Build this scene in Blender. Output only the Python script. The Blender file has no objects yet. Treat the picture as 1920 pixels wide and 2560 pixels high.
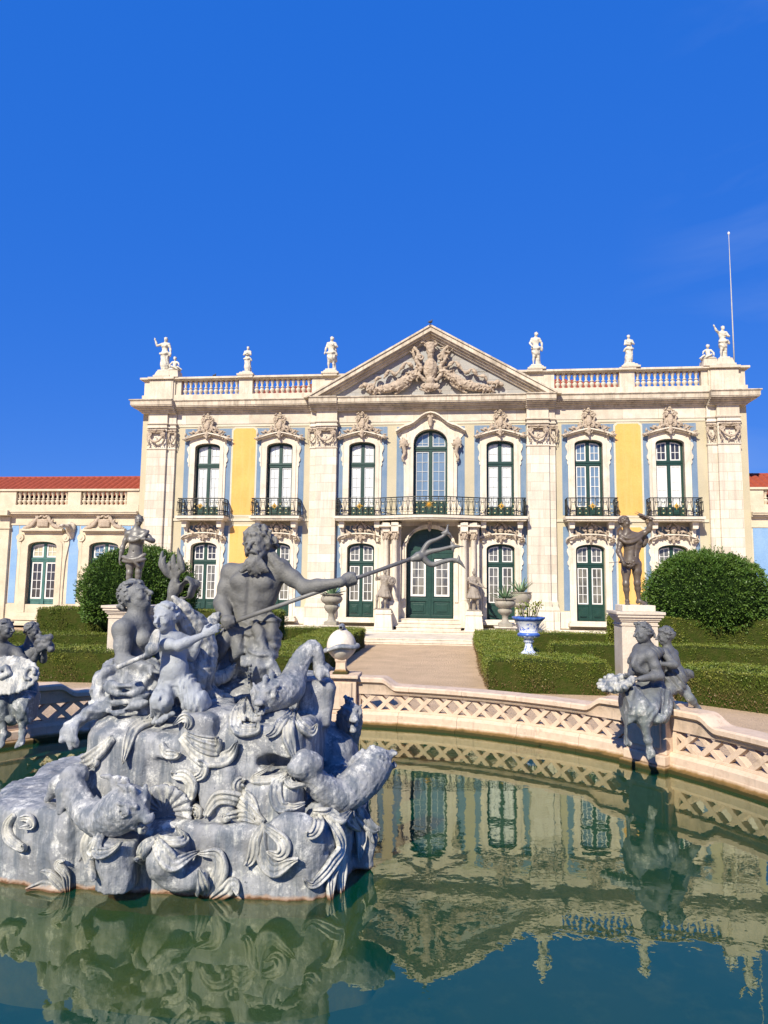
import bpy, math, random
import numpy as np
from mathutils import Vector, Matrix
from mathutils.bvhtree import BVHTree
random.seed(7)
S = bpy.context.scene
COL = S.collection
PI = math.pi
# ------------------------------------------------------------------ camera
TH, RO, PHI = 0.10540694, 0.01225887, 0.10628043      # tilt up, roll, turn of the facade
HW, FP, DF = 2.4, 1700.0, 31.823796                   # eye above water, focal in px of 1920x2560, distance
_c, _s = math.cos(TH), math.sin(TH)
FW = Vector((0, _c, _s)); UP = Vector((0, -_s, _c)); RT = Vector((1, 0, 0))
R2 = RT*math.cos(RO) + UP*math.sin(RO); U2 = -RT*math.sin(RO) + UP*math.cos(RO)
cam = bpy.data.cameras.new('camera'); camo = bpy.data.objects.new('camera', cam); COL.objects.link(camo)
camo.matrix_world = Matrix(((R2.x, U2.x, -FW.x, 0), (R2.y, U2.y, -FW.y, 0), (R2.z, U2.z, -FW.z, HW), (0, 0, 0, 1)))
cam.sensor_fit = 'VERTICAL'; cam.sensor_height = 36; cam.lens = FP/2560*36
cam.clip_start = 0.1; cam.clip_end = 3000
S.camera = camo
EYE = Vector((0, 0, HW))
def ray(x, y): return FW + R2*((x-960)/FP) - U2*((y-1280)/FP)
def P(x, y, Y):                                       # point on a sight line at world depth Y
    d = ray(x, y); return EYE + d*(Y/d.y)
def PZ(x, y, z):
    d = ray(x, y); return EYE + d*((z-HW)/d.z)
# ------------------------------------------------------------------ light
AZ, EL = math.radians(26), math.radians(37)          # travel direction: right of +Y, down
ldir = Vector((math.sin(AZ)*math.cos(EL), math.cos(AZ)*math.cos(EL), -math.sin(EL)))
sun = bpy.data.lights.new('sun', 'SUN'); sun.energy = 5.0; sun.angle = math.radians(0.5); sun.color = (1, .91, .745)
suno = bpy.data.objects.new('sun', sun); COL.objects.link(suno)
suno.rotation_euler = ldir.to_track_quat('-Z', 'Y').to_euler()
W = bpy.data.worlds.new('World'); S.world = W; W.use_nodes = True
nt = W.node_tree; nt.nodes.clear()
sky = nt.nodes.new('ShaderNodeTexSky'); sky.sky_type = 'NISHITA'; sky.sun_disc = False
sky.sun_elevation = EL; sky.sun_rotation = math.atan2(-ldir.x, -ldir.y)
sky.air_density = 1.0; sky.dust_density = 0.0; sky.ozone_density = 6.0; sky.altitude = 0
hs = nt.nodes.new('ShaderNodeHueSaturation'); hs.inputs['Saturation'].default_value = 1.05; hs.inputs['Value'].default_value = 1.0
hs.inputs['Hue'].default_value = 0.505
bg = nt.nodes.new('ShaderNodeBackground'); bg.inputs[1].default_value = 0.088
wo = nt.nodes.new('ShaderNodeOutputWorld')
mx = nt.nodes.new('ShaderNodeMix'); mx.data_type = 'RGBA'; mx.inputs[0].default_value = .74; mx.inputs[7].default_value = (.05, 1.36, 6.7, 1)
nt.links.new(sky.outputs[0], hs.inputs['Color']); nt.links.new(hs.outputs[0], mx.inputs[6]); tcw = nt.nodes.new('ShaderNodeTexCoord'); mpw = nt.nodes.new('ShaderNodeMapping'); mpw.inputs['Scale'].default_value = (1.6, 1.6, 7); mpw.inputs['Rotation'].default_value = (.25, 0, 0)
nzw = nt.nodes.new('ShaderNodeTexNoise'); nzw.inputs['Scale'].default_value = 2.2; nzw.inputs['Detail'].default_value = 7; nzw.inputs['Distortion'].default_value = .6
rpw = nt.nodes.new('ShaderNodeMapRange'); rpw.inputs[1].default_value = .50; rpw.inputs[2].default_value = .85; rpw.inputs[4].default_value = .25      # faint high cloud
sxw = nt.nodes.new('ShaderNodeSeparateXYZ'); rx = nt.nodes.new('ShaderNodeMapRange'); rx.inputs[1].default_value = .30; rx.inputs[2].default_value = .50
mlw = nt.nodes.new('ShaderNodeMath'); mlw.operation = 'MULTIPLY'; mc = nt.nodes.new('ShaderNodeMix'); mc.data_type = 'RGBA'; mc.inputs[7].default_value = (3.2, 4.2, 6.6, 1)
nt.links.new(tcw.outputs['Generated'], mpw.inputs[0]); nt.links.new(mpw.outputs[0], nzw.inputs['Vector']); nt.links.new(nzw.outputs['Fac'], rpw.inputs[0]); nt.links.new(tcw.outputs['Generated'], sxw.inputs[0]); nt.links.new(sxw.outputs[0], rx.inputs[0])
nt.links.new(rpw.outputs[0], mlw.inputs[0]); nt.links.new(rx.outputs[0], mlw.inputs[1]); nt.links.new(mlw.outputs[0], mc.inputs[0]); nt.links.new(mx.outputs[2], mc.inputs[6]); nt.links.new(mc.outputs[2], bg.inputs[0]); nt.links.new(bg.outputs[0], wo.inputs[0])
S.view_settings.view_transform = 'Standard'; S.view_settings.look = 'None'; S.view_settings.gamma = 1
S.view_settings.exposure = 0.50
try:
    S.cycles.max_bounces = 8; S.cycles.transparent_max_bounces = 12; S.cycles.use_denoising = True
    S.cycles.caustics_reflective = False; S.cycles.caustics_refractive = False
except Exception: pass
# ------------------------------------------------------------------ mesh helpers
class MB:
    def __init__(s): s.v = []; s.f = []
    def add(s, vs, fs):
        b = len(s.v); s.v += [tuple(p) for p in vs]; s.f += [tuple(b+i for i in f) for f in fs]; return s
    def box(s, x0, x1, y0, y1, z0, z1):
        return s.add([(x0,y0,z0),(x1,y0,z0),(x1,y1,z0),(x0,y1,z0),(x0,y0,z1),(x1,y0,z1),(x1,y1,z1),(x0,y1,z1)],
                     [(0,3,2,1),(4,5,6,7),(0,1,5,4),(1,2,6,5),(2,3,7,6),(3,0,4,7)])
    def frus(s, x0, x1, y0, y1, z0, z1, e):           # box whose top is inset by e (left, right, front)
        return s.add([(x0,y0,z0),(x1,y0,z0),(x1,y1,z0),(x0,y1,z0),(x0+e,y0+e,z1),(x1-e,y0+e,z1),(x1-e,y1,z1),(x0+e,y1,z1)],
                     [(0,3,2,1),(4,5,6,7),(0,1,5,4),(1,2,6,5),(2,3,7,6),(3,0,4,7)])
    def prism(s, poly, y0, y1):                       # polygon of (x,z), counter-clockwise seen from -y
        n = len(poly)
        return s.add([(x, y0, z) for x, z in poly] + [(x, y1, z) for x, z in poly],
                     [tuple(range(n)), tuple(range(2*n-1, n-1, -1))] + [(i, i+n, (i+1) % n+n, (i+1) % n) for i in range(n)])
    def prismz(s, poly, z0, z1):                      # polygon of (x,y), extruded upward
        n = len(poly)
        return s.add([(x, y, z0) for x, y in poly] + [(x, y, z1) for x, y in poly],
                     [tuple(range(n-1, -1, -1)), tuple(range(n, 2*n))] + [(i, (i+1) % n, (i+1) % n+n, i+n) for i in range(n)])
    def band(s, inner, outer, y0, y1):                # open strip between two polylines of (x,z), given thickness
        n = len(inner)
        vs = [(x, y0, z) for x, z in inner] + [(x, y0, z) for x, z in outer] + [(x, y1, z) for x, z in inner] + [(x, y1, z) for x, z in outer]
        fs = []
        for i in range(n-1):
            fs += [(i, i+1, n+i+1, n+i), (n+i, n+i+1, 3*n+i+1, 3*n+i), (i+1, i, 2*n+i, 2*n+i+1), (2*n+i+1, 2*n+i, 3*n+i, 3*n+i+1)]
        fs += [(0, n, 3*n, 2*n), (n-1, 3*n-1, 4*n-1, 2*n-1)]
        return s.add(vs, fs)
    def lathe(s, prof, cx=0, cy=0, cz=0, n=16, wave=None, cap=True):
        vs = []; fs = []; m = len(prof)
        for j, (r, z) in enumerate(prof):
            for i in range(n):
                a = 2*PI*i/n; rr = r*(1+(wave(j, a) if wave else 0))
                vs.append((cx+rr*math.cos(a), cy+rr*math.sin(a), cz+z))
        for j in range(m-1):
            for i in range(n):
                k = (i+1) % n; fs.append((j*n+i, j*n+k, (j+1)*n+k, (j+1)*n+i))
        if cap: fs += [tuple(range(n-1, -1, -1)), tuple(range((m-1)*n, m*n))]
        return s.add(vs, fs)
    def tube(s, pts, rad, n=6, flat=1.0, cap=True):
        pts = [Vector(p) for p in pts]; m = len(pts)
        if not hasattr(rad, '__len__'): rad = [rad]*m
        t0 = (pts[1]-pts[0]).normalized(); u = t0.orthogonal().normalized(); vs = []; fs = []
        for j in range(m):
            t = (pts[min(j+1, m-1)]-pts[max(j-1, 0)]).normalized()
            u = (u-t*u.dot(t)).normalized(); w = t.cross(u)
            for i in range(n):
                a = 2*PI*i/n; vs.append(pts[j]+u*rad[j]*math.cos(a)+w*rad[j]*flat*math.sin(a))
        for j in range(m-1):
            for i in range(n):
                k = (i+1) % n; fs.append((j*n+i, j*n+k, (j+1)*n+k, (j+1)*n+i))
        if cap: fs += [tuple(range(n-1, -1, -1)), tuple(range((m-1)*n, m*n))]
        return s.add(vs, fs)
    def build(s, name, mat, parent=None, smooth=False, bev=0, ang=None):
        me = bpy.data.meshes.new(name); me.from_pydata(s.v, [], s.f); me.validate(); me.update()
        if smooth:
            me.polygons.foreach_set('use_smooth', [True]*len(me.polygons))
            if ang:
                try: me.set_sharp_from_angle(angle=math.radians(ang))
                except Exception: pass
        o = bpy.data.objects.new(name, me); COL.objects.link(o)
        if mat: me.materials.append(mat)
        if parent: o.parent = parent
        if bev:
            b = o.modifiers.new('bevel', 'BEVEL'); b.width = bev; b.segments = 2; b.limit_method = 'ANGLE'
        return o
def tag(o, label=None, cat=None, group=None, kind=None):
    if label: o['label'] = label
    if cat: o['category'] = cat
    if group: o['group'] = group
    if kind: o['kind'] = kind
    return o
def thing(name, label, cat, loc=(0,0,0), rz=0, group=None):
    o = bpy.data.objects.new(name, None); COL.objects.link(o); o.location = loc; o.rotation_euler = (0, 0, rz)
    o.empty_display_size = .2
    return tag(o, label, cat, group)
def dup(o, parent=None, loc=None, rz=None):
    c = o.copy(); COL.objects.link(c); c.parent = parent
    if loc is not None: c.location = loc
    if rz is not None: c.rotation_euler = (0, 0, rz)
    for ch in list(o.children): dup(ch, c)
    return c
FO = Vector((2.17*math.cos(PHI), DF-2.17*math.sin(PHI), 0))   # middle of the facade at water level
def LW(u, y, z=0):                                    # palace frame -> world
    return Vector((FO.x+u*math.cos(PHI)+y*math.sin(PHI), FO.y-u*math.sin(PHI)+y*math.cos(PHI), z))
# ------------------------------------------------------------------ materials
def nodes(name):
    m = bpy.data.materials.new(name); m.use_nodes = True; n = m.node_tree; b = n.nodes['Principled BSDF']
    return m, n, b
def N(n, t, **k):
    d = n.nodes.new(t)
    for a, v in k.items():
        if a in d.inputs: d.inputs[a].default_value = v
        else: setattr(d, a, v)
    return d
def mixc(n, f, a, b, blend='MIX'):
    d = n.nodes.new('ShaderNodeMix'); d.data_type = 'RGBA'; d.blend_type = blend
    for i, v in ((0, f), (6, a), (7, b)):
        if hasattr(v, 'is_output') or isinstance(v, bpy.types.NodeSocket): n.links.new(v, d.inputs[i])
        else: d.inputs[i].default_value = v if i == 0 else (*v, 1) if len(v) == 3 else v
    return d.outputs[2]
def ramp(n, src, a, b):
    r = n.nodes.new('ShaderNodeMapRange'); r.inputs[1].default_value = a; r.inputs[2].default_value = b
    n.links.new(src, r.inputs[0]); return r.outputs[0]
def noise(n, co, scale, detail=4, rough=.6, stretch=None, dist=0):
    t = N(n, 'ShaderNodeTexNoise', Scale=scale, Detail=detail, Roughness=rough, Distortion=dist)
    if stretch:
        mp = n.nodes.new('ShaderNodeMapping'); mp.inputs['Scale'].default_value = stretch
        n.links.new(co, mp.inputs[0]); co = mp.outputs[0]
    n.links.new(co, t.inputs['Vector']); return t.outputs['Fac']
def surf(name, base, var, rough=.8, sc=3, bump=.3, bsc=25, dirt=None, dirtamt=.5, brick=None, streak=None, spec=.3, metal=0, bdist=.01):
    """base/var: two colours mixed by noise; dirt: a third colour in patches; brick: (w,h) joints; streak: colour in vertical runs"""
    m, n, b = nodes(name); co = N(n, 'ShaderNodeTexCoord').outputs['Object']
    c = mixc(n, ramp(n, noise(n, co, sc, 5), .35, .65), base, var)
    fine = noise(n, co, bsc, 6, .65)
    c = mixc(n, ramp(n, fine, .3, .7), c, mixc(n, 1.0, c, (.80, .79, .78), 'MULTIPLY'))
    if dirt: c = mixc(n, ramp(n, noise(n, co, sc*.6, 8, .75, dist=.6), .52, .52+.28/max(dirtamt, .05)), c, dirt)
    if streak: c = mixc(n, ramp(n, noise(n, co, 1, 6, .7, (5, 5, .35)), .48, .72), c, streak)
    h = fine
    if brick:
        mp = n.nodes.new('ShaderNodeMapping'); mp.inputs['Rotation'].default_value = (PI/2, 0, 0); n.links.new(co, mp.inputs[0])
        bt = N(n, 'ShaderNodeTexBrick', Scale=1.0); bt.inputs['Mortar Size'].default_value = .012
        bt.inputs['Brick Width'].default_value = brick[0]; bt.inputs['Row Height'].default_value = brick[1]
        bt.inputs['Color1'].default_value = (1, 1, 1, 1); bt.inputs['Color2'].default_value = (.81, .79, .75, 1); bt.inputs['Mortar'].default_value = (.70, .65, .60, 1)
        n.links.new(mp.outputs[0], bt.inputs['Vector']); c = mixc(n, 1.0, c, bt.outputs['Color'], 'MULTIPLY')
    n.links.new(c, b.inputs['Base Color']); b.inputs['Roughness'].default_value = rough; b.inputs['Metallic'].default_value = metal
    b.inputs['Specular IOR Level'].default_value = spec
    bp = N(n, 'ShaderNodeBump', Strength=bump, Distance=bdist); n.links.new(h, bp.inputs['Height']); n.links.new(bp.outputs[0], b.inputs['Normal'])
    return m
M = {}
M['stone'] = surf('limestone', (.80,.725,.60), (.70,.62,.50), sc=1.5, dirt=(.32,.27,.21), dirtamt=.9, streak=(.46,.41,.34), bump=.3)
M['ashlar'] = surf('ashlar', (.79,.74,.63), (.69,.63,.53), sc=.9, dirt=(.42,.33,.26), dirtamt=.55, streak=(.52,.45,.38), brick=(1.15,.42), bump=.2)
M['parapet'] = surf('parapet_stone', (.74,.66,.53), (.58,.51,.40), sc=1.4, dirt=(.20,.18,.14), dirtamt=.7, streak=(.38,.33,.26), bump=.3)
M['cornice'] = surf('cornice_stone', (.70,.62,.50), (.50,.43,.33), sc=1.8, dirt=(.09,.08,.06), dirtamt=.8, streak=(.26,.22,.17), bump=.35)
M['marble'] = surf('frieze_marble', (.74,.68,.58), (.60,.53,.44), sc=2.2, brick=(1.6,2.0), bump=.1)
M['carve'] = surf('carved_stone', (.52,.43,.33), (.36,.29,.22), sc=3, dirt=(.25,.2,.16), dirtamt=.4, bump=.5, bsc=30, bdist=.02)
M['cream'] = surf('cream_plaster', (.56,.50,.35), (.48,.43,.30), sc=.8, dirt=(.42,.36,.25), dirtamt=.3, streak=(.46,.40,.29), bump=.1)
M['pale'] = surf('pale_band', (.64,.60,.48), (.58,.53,.41), sc=2, bump=.1)
M['yellow'] = surf('ochre_plaster', (.78,.455,.13), (.70,.40,.11), sc=1.2, dirt=(.64,.40,.16), dirtamt=.6, streak=(.70,.42,.15), bump=.1)
M['blue'] = surf('blue_plaster', (.14,.225,.34), (.185,.27,.38), sc=1.0, dirt=(.30,.34,.38), dirtamt=.5, streak=(.22,.27,.33), bump=.1)
M['wblue'] = surf('pale_blue_plaster', (.20,.35,.58), (.25,.41,.62), sc=.8, dirt=(.36,.46,.60), dirtamt=.5, bump=.1)
M['wing'] = surf('wing_stone', (.70,.61,.46), (.57,.49,.36), sc=1.5, dirt=(.32,.28,.21), dirtamt=.4, bump=.3)
M['tymp'] = surf('tympanum_stone', (.38,.40,.42), (.44,.43,.41), sc=1.5, brick=(.9,.5), bump=.1)
M['green'] = surf('green_paint', (.008,.042,.032), (.013,.055,.042), rough=.4, sc=4, bump=.1, spec=.5)
M['wgreen'] = surf('weathered_green_paint', (.045,.14,.13), (.07,.17,.15), rough=.55, sc=4, streak=(.10,.2,.18), bump=.15)
M['white'] = surf('white_paint', (.78,.78,.76), (.72,.72,.70), rough=.5, sc=6, bump=.05)
M['greywhite'] = surf('old_white_paint', (.52,.55,.56), (.45,.48,.5), rough=.5, sc=6, bump=.05)
M['iron'] = surf('wrought_iron', (.012,.016,.014), (.02,.024,.02), rough=.45, sc=8, bump=.1, spec=.5)
M['gold'] = surf('gilding', (.95,.62,.12), (.80,.48,.08), rough=.35, sc=6, bump=.2, metal=.4)
M['palegold'] = surf('pale_gilding', (.78,.70,.36), (.6,.5,.25), rough=.4, sc=6, bump=.2)
M['statue'] = surf('roof_marble', (.70,.67,.57), (.56,.53,.44), sc=4, dirt=(.26,.25,.19), dirtamt=.4, bump=.4, bdist=.02)
M['tile'] = surf('roof_tiles', (.36,.075,.035), (.28,.055,.025), sc=5, dirt=(.16,.05,.03), dirtamt=.4, bump=.3)
M['tile2'] = surf('attic_tiles', (.42,.13,.07), (.33,.10,.055), sc=5, bump=.3)
def pane_mat(name, back, refl, rough=.06, var=None):
    m, n, b = nodes(name); co = N(n, 'ShaderNodeTexCoord').outputs['Object']
    c = mixc(n, ramp(n, noise(n, co, 2.5, 3, .5, (2.0, 1, .5)), .35, .65), back, var or tuple(x*.8 for x in back))
    n.links.new(c, b.inputs['Base Color']); b.inputs['Roughness'].default_value = .6
    b.inputs['Coat Weight'].default_value = refl; b.inputs['Coat Roughness'].default_value = rough; b.inputs['Coat IOR'].default_value = 1.8
    return m
M['p_white'] = pane_mat('pane_white_shutter', (.80,.82,.80), .4)
M['p_grey'] = pane_mat('pane_grey_curtain', (.20,.19,.16), .8, var=(.05,.05,.05))
M['p_cream'] = pane_mat('pane_cream_curtain', (.55,.50,.33), .5, var=(.42,.38,.26))
M['p_dark'] = pane_mat('pane_dark', (.012,.010,.016), .8)
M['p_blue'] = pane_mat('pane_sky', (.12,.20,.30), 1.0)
# ------------------------------------------------------------------ sculpting: distance field on a grid -> one continuous mesh
_rn = np.random.RandomState(3); _LAT = _rn.rand(32, 32, 32).astype(np.float32)*2-1
def vnoise(x, y, z):
    x, y, z = np.broadcast_arrays(x, y, z)
    xi = np.floor(x).astype(np.int32); yi = np.floor(y).astype(np.int32); zi = np.floor(z).astype(np.int32)
    fx = x-xi; fy = y-yi; fz = z-zi
    fx = fx*fx*(3-2*fx); fy = fy*fy*(3-2*fy); fz = fz*fz*(3-2*fz)
    a, b, c = xi & 31, yi & 31, zi & 31; a1, b1, c1 = (a+1) & 31, (b+1) & 31, (c+1) & 31
    L = _LAT
    return ((L[a,b,c]*(1-fx)+L[a1,b,c]*fx)*(1-fy)+(L[a,b1,c]*(1-fx)+L[a1,b1,c]*fx)*fy)*(1-fz) + \
           ((L[a,b,c1]*(1-fx)+L[a1,b,c1]*fx)*(1-fy)+(L[a,b1,c1]*(1-fx)+L[a1,b1,c1]*fx)*fy)*fz
def V(*a): return np.array(a, dtype=float)
def nrm(v): v = np.asarray(v, float); return v/max(1e-9, np.linalg.norm(v))
def frame(z, x):                                      # rows: x, y, z axes; z kept, x made square to it
    z = nrm(z); x = np.asarray(x, float); x = nrm(x-z*(x@z)); return np.array([x, np.cross(z, x), z])
class SDF:
    def __init__(s, lo, hi, h):
        s.lo = np.array(lo, float); s.h = h; s.n = np.ceil((np.array(hi)-s.lo)/h).astype(int)+1
        s.ax = [(s.lo[i]+h*np.arange(s.n[i])).astype(np.float32) for i in range(3)]
        s.D = np.full(s.n, 1.0, np.float32)
    def reg(s, lo, hi, pad):
        a = np.clip(np.floor((np.asarray(lo)-pad-s.lo)/s.h).astype(int), 0, s.n-1)
        b = np.clip(np.ceil((np.asarray(hi)+pad-s.lo)/s.h).astype(int)+1, 1, s.n)
        if (b <= a).any(): return None
        sl = tuple(slice(a[i], b[i]) for i in range(3))
        return sl, s.ax[0][sl[0]][:, None, None], s.ax[1][sl[1]][None, :, None], s.ax[2][sl[2]][None, None, :]
    def put(s, fn, lo, hi, k=.02, op='u'):
        r = s.reg(lo, hi, k+3*s.h)
        if r is None: return s
        sl, X, Y, Z = r; d = fn(X, Y, Z); c = s.D[sl]
        k = max(k, 1e-4)
        if op == 'u':
            t = np.clip(.5+.5*(c-d)/k, 0, 1); s.D[sl] = c*(1-t)+d*t-k*t*(1-t)
        else:
            t = np.clip(.5-.5*(c+d)/k, 0, 1); s.D[sl] = c*(1-t)-d*t+k*t*(1-t)
        return s
    def cone(s, p0, p1, r0, r1, k=.02, op='u', fold=None):
        p0 = np.asarray(p0, float); p1 = np.asarray(p1, float); v = p1-p0; L2 = max(v@v, 1e-9); R = max(r0, r1)
        def fn(X, Y, Z):
            dx, dy, dz = X-p0[0], Y-p0[1], Z-p0[2]
            t = np.clip((dx*v[0]+dy*v[1]+dz*v[2])/L2, 0, 1)
            d = np.sqrt((dx-t*v[0])**2+(dy-t*v[1])**2+(dz-t*v[2])**2)-(r0+(r1-r0)*t)
            return d+fold(X, Y, Z) if fold else d
        return s.put(fn, np.minimum(p0, p1)-R, np.maximum(p0, p1)+R, k, op)
    def chain(s, pts, rad, k=.02, op='u'):
        if not hasattr(rad, '__len__'): rad = [rad]*len(pts)
        for i in range(len(pts)-1): s.cone(pts[i], pts[i+1], rad[i], rad[i+1], k, op)
        return s
    def ell(s, c, r, R=None, k=.02, op='u', fold=None):
        c = np.asarray(c, float); r = np.asarray(r, float)*np.ones(3); m = r.max()
        def fn(X, Y, Z):
            dx, dy, dz = X-c[0], Y-c[1], Z-c[2]
            if R is not None: dx, dy, dz = [R[i][0]*dx+R[i][1]*dy+R[i][2]*dz for i in range(3)]
            q = np.sqrt((dx/r[0])**2+(dy/r[1])**2+(dz/r[2])**2)
            g = np.sqrt((dx/r[0]**2)**2+(dy/r[1]**2)**2+(dz/r[2]**2)**2)
            d = q*(q-1)/np.maximum(g, 1e-6)
            return d+fold(X, Y, Z) if fold else d
        return s.put(fn, c-m, c+m, k, op)
    def box(s, c, hf, rd=.01, R=None, k=.02, op='u'):
        c = np.asarray(c, float); hf = np.asarray(hf, float); m = np.linalg.norm(hf)
        def fn(X, Y, Z):
            dx, dy, dz = X-c[0], Y-c[1], Z-c[2]
            if R is not None: dx, dy, dz = [R[i][0]*dx+R[i][1]*dy+R[i][2]*dz for i in range(3)]
            a, b, e = abs(dx)-hf[0]+rd, abs(dy)-hf[1]+rd, abs(dz)-hf[2]+rd
            return np.sqrt(np.maximum(a, 0)**2+np.maximum(b, 0)**2+np.maximum(e, 0)**2)+np.minimum(np.maximum(a, np.maximum(b, e)), 0)-rd
        return s.put(fn, c-m, c+m, k, op)
    def poly(s, pts, z0, z1, k=.05, taper=0, rd=.05):   # convex polygon (counter-clockwise x,y) extruded in z
        pts = np.array(pts, float)
        def fn(X, Y, Z):
            d = None
            for i in range(len(pts)):
                a, b = pts[i], pts[(i+1) % len(pts)]; e = b-a; n = np.array([e[1], -e[0]])/np.linalg.norm(e)
                q = (X-a[0])*n[0]+(Y-a[1])*n[1]+(Z-z0)*taper
                d = q if d is None else np.maximum(d, q)+rd*np.clip(1-abs(d-q)/(2*rd), 0, 1)**2*.5
            e = np.maximum(Z-z1, z0-Z)
            return np.maximum(d, e)+rd*np.clip(1-abs(d-e)/(2*rd), 0, 1)**2*.5
        return s.put(fn, (*pts.min(0), z0), (*pts.max(0), z1), k)
    def disp(s, fn, lo=None, hi=None):
        r = s.reg(s.lo if lo is None else lo, s.lo+s.n*s.h if hi is None else hi, 0)
        sl, X, Y, Z = r; c = s.D[sl]; m = abs(c) < .25
        if m.any():
            X, Y, Z = np.broadcast_arrays(X, Y, Z); c[m] += fn(X[m], Y[m], Z[m]); s.D[sl] = c
        return s
    def arrays(s):
        D = s.D; D[0] = D[-1] = 1; D[:, 0] = D[:, -1] = 1; D[:, :, 0] = D[:, :, -1] = 1
        I = D < 0; nx, ny, nz = D.shape
        cnt = np.zeros((nx-1, ny-1, nz-1), np.uint8)
        for a in (0, 1):
            for b in (0, 1):
                for c in (0, 1): cnt += I[a:nx-1+a, b:ny-1+b, c:nz-1+c]
        ci, cj, ck = np.nonzero((cnt > 0) & (cnt < 8)); n = len(ci)
        idx = np.full(cnt.shape, -1, np.int32); idx[ci, cj, ck] = np.arange(n)
        acc = np.zeros((n, 3)); w = np.zeros(n)
        for ax in range(3):
            o = [i for i in range(3) if i != ax]
            for a in (0, 1):
                for b in (0, 1):
                    off = np.zeros(3, int); off[o[0]] = a; off[o[1]] = b; o2 = off.copy(); o2[ax] = 1
                    d0 = D[ci+off[0], cj+off[1], ck+off[2]]; d1 = D[ci+o2[0], cj+o2[1], ck+o2[2]]
                    m = (d0 < 0) != (d1 < 0); t = np.where(m, d0/np.where(m, d0-d1, 1), 0)
                    p = np.tile(off.astype(float), (n, 1)); p[:, ax] += t
                    acc[m] += p[m]; w += m
        v = (acc/w[:, None]+np.stack([ci, cj, ck], 1))*s.h+s.lo
        fs = []
        for ax in range(3):
            o = [(ax+1) % 3, (ax+2) % 3]
            A = [slice(None)]*3; B = [slice(None)]*3; A[ax] = slice(0, -1); B[ax] = slice(1, None)
            e = I[tuple(A)] != I[tuple(B)]; i3 = list(np.nonzero(e)); flip = I[tuple(A)][e]
            q = []
            for a, b in ((-1, -1), (0, -1), (0, 0), (-1, 0)):
                j = [x.copy() for x in i3]; j[o[0]] += a; j[o[1]] += b; q.append(idx[j[0], j[1], j[2]])
            q = np.stack(q, 1); q[~flip] = q[~flip][:, ::-1]; fs.append(q)
        return v, np.concatenate(fs)
    def build(s, name, mat, parent=None, smooth=0, M4=None):
        v, f = s.arrays(); s.D = None
        for _ in range(smooth):
            a = np.zeros_like(v); w = np.zeros(len(v))
            for i in range(4):
                p, q = f[:, i], f[:, (i+1) % 4]
                for k in range(3): a[:, k] += np.bincount(p, v[q, k], len(v))+np.bincount(q, v[p, k], len(v))
                w += np.bincount(p, minlength=len(v))+np.bincount(q, minlength=len(v))
            v = v*.4+.6*a/np.maximum(w, 1)[:, None]
        return mesh_np(name, v, f, mat, parent)
def mesh_np(name, v, f, mat, parent=None, sm=True):
    me = bpy.data.meshes.new(name); n = len(f); k = f.shape[1]
    me.vertices.add(len(v)); me.vertices.foreach_set('co', v.astype(np.float32).ravel())
    me.loops.add(n*k); me.loops.foreach_set('vertex_index', f.astype(np.int32).ravel())
    me.polygons.add(n); me.polygons.foreach_set('loop_start', np.arange(0, n*k, k, dtype=np.int32))
    me.polygons.foreach_set('loop_total', np.full(n, k, np.int32))
    me.update(calc_edges=True); me.validate()
    if sm: me.polygons.foreach_set('use_smooth', [True]*len(me.polygons))
    o = bpy.data.objects.new(name, me); COL.objects.link(o); me.materials.append(mat)
    if parent: o.parent = parent
    return o
def spiral(c, r0, turns, a0, n=14, plane='xz', grow=.25, sgn=1):
    out = []
    for i in range(n+1):
        t = i/n; a = a0+sgn*turns*2*PI*t; r = r0*(1-t*(1-grow))
        p = [c[0], c[1], c[2]]; p[0] += r*math.cos(a); p[2] += r*math.sin(a); out.append(V(*p))
    return out
def bez(pts, n=12):                                   # Catmull-Rom through the points
    pts = [np.asarray(p, float) for p in pts]; q = [2*pts[0]-pts[1]]+pts+[2*pts[-1]-pts[-2]]; out = []
    for i in range(1, len(q)-2):
        for j in range(n):
            t = j/n; out.append(.5*((2*q[i])+(-q[i-1]+q[i+1])*t+(2*q[i-1]-5*q[i]+4*q[i+1]-q[i+2])*t*t+(-q[i-1]+3*q[i]-3*q[i+1]+q[i+2])*t**3))
    return out+[q[-2]]
# ------------------------------------------------------------------ palace
pal = thing('palace', 'two storey rococo palace front with triangular pediment, yellow and blue panels', 'palace', FO, -PHI)
BAY = [-10.85, -7.25, -3.24, 3.24, 7.25, 10.85]
WN = {0: dict(up='ww'), 1: dict(up='ww'), 2: dict(up='ww'), 3: dict(up='ww'), 4: dict(up='bb'), 5: dict(up='dw')}
def arc(c, hw, zs, zt, n=12):
    return [(c-hw*math.cos(PI*i/n), zs+(zt-zs)*math.sin(PI*i/n)**.9) for i in range(n+1)]
def fill(w, c, hw, za, zb, ops, y0, y1):
    """wall strip c-hw..c+hw, za..zb, with arched openings (z0, spring, top)"""
    z = za
    for z0, zs, zt in ops:
        if z0 > z: w.box(c-hw, c+hw, y0, y1, z, z0)
        a = arc(c, hw, zs, zt); w.band(a, [(x, zt+.05) for x, _ in a], y0, y1); z = zt+.05
    w.box(c-hw, c+hw, y0, y1, z, zb)
wl = MB(); ZT = 10.62
ed = [-14.25]
opn = [(c, .63) for c in BAY]; opn.insert(3, (0, .0))
for c, hw in [(-10.85,.63),(-7.25,.63),(-3.24,.63)]:
    wl.box(ed[-1], c-hw, 0, .35, .2, ZT); ed.append(c+hw)
    fill(wl, c, hw, .2, ZT, [(.85, 4.05, 4.29), (5.5, 8.9, 9.12)], 0, .35)
wl.box(ed[-1], -1.09, 0, .35, .2, ZT)
wl.box(-1.09, -.8, 0, .35, 5.06, ZT); wl.box(.8, 1.09, 0, .35, 5.06, ZT)
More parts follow.
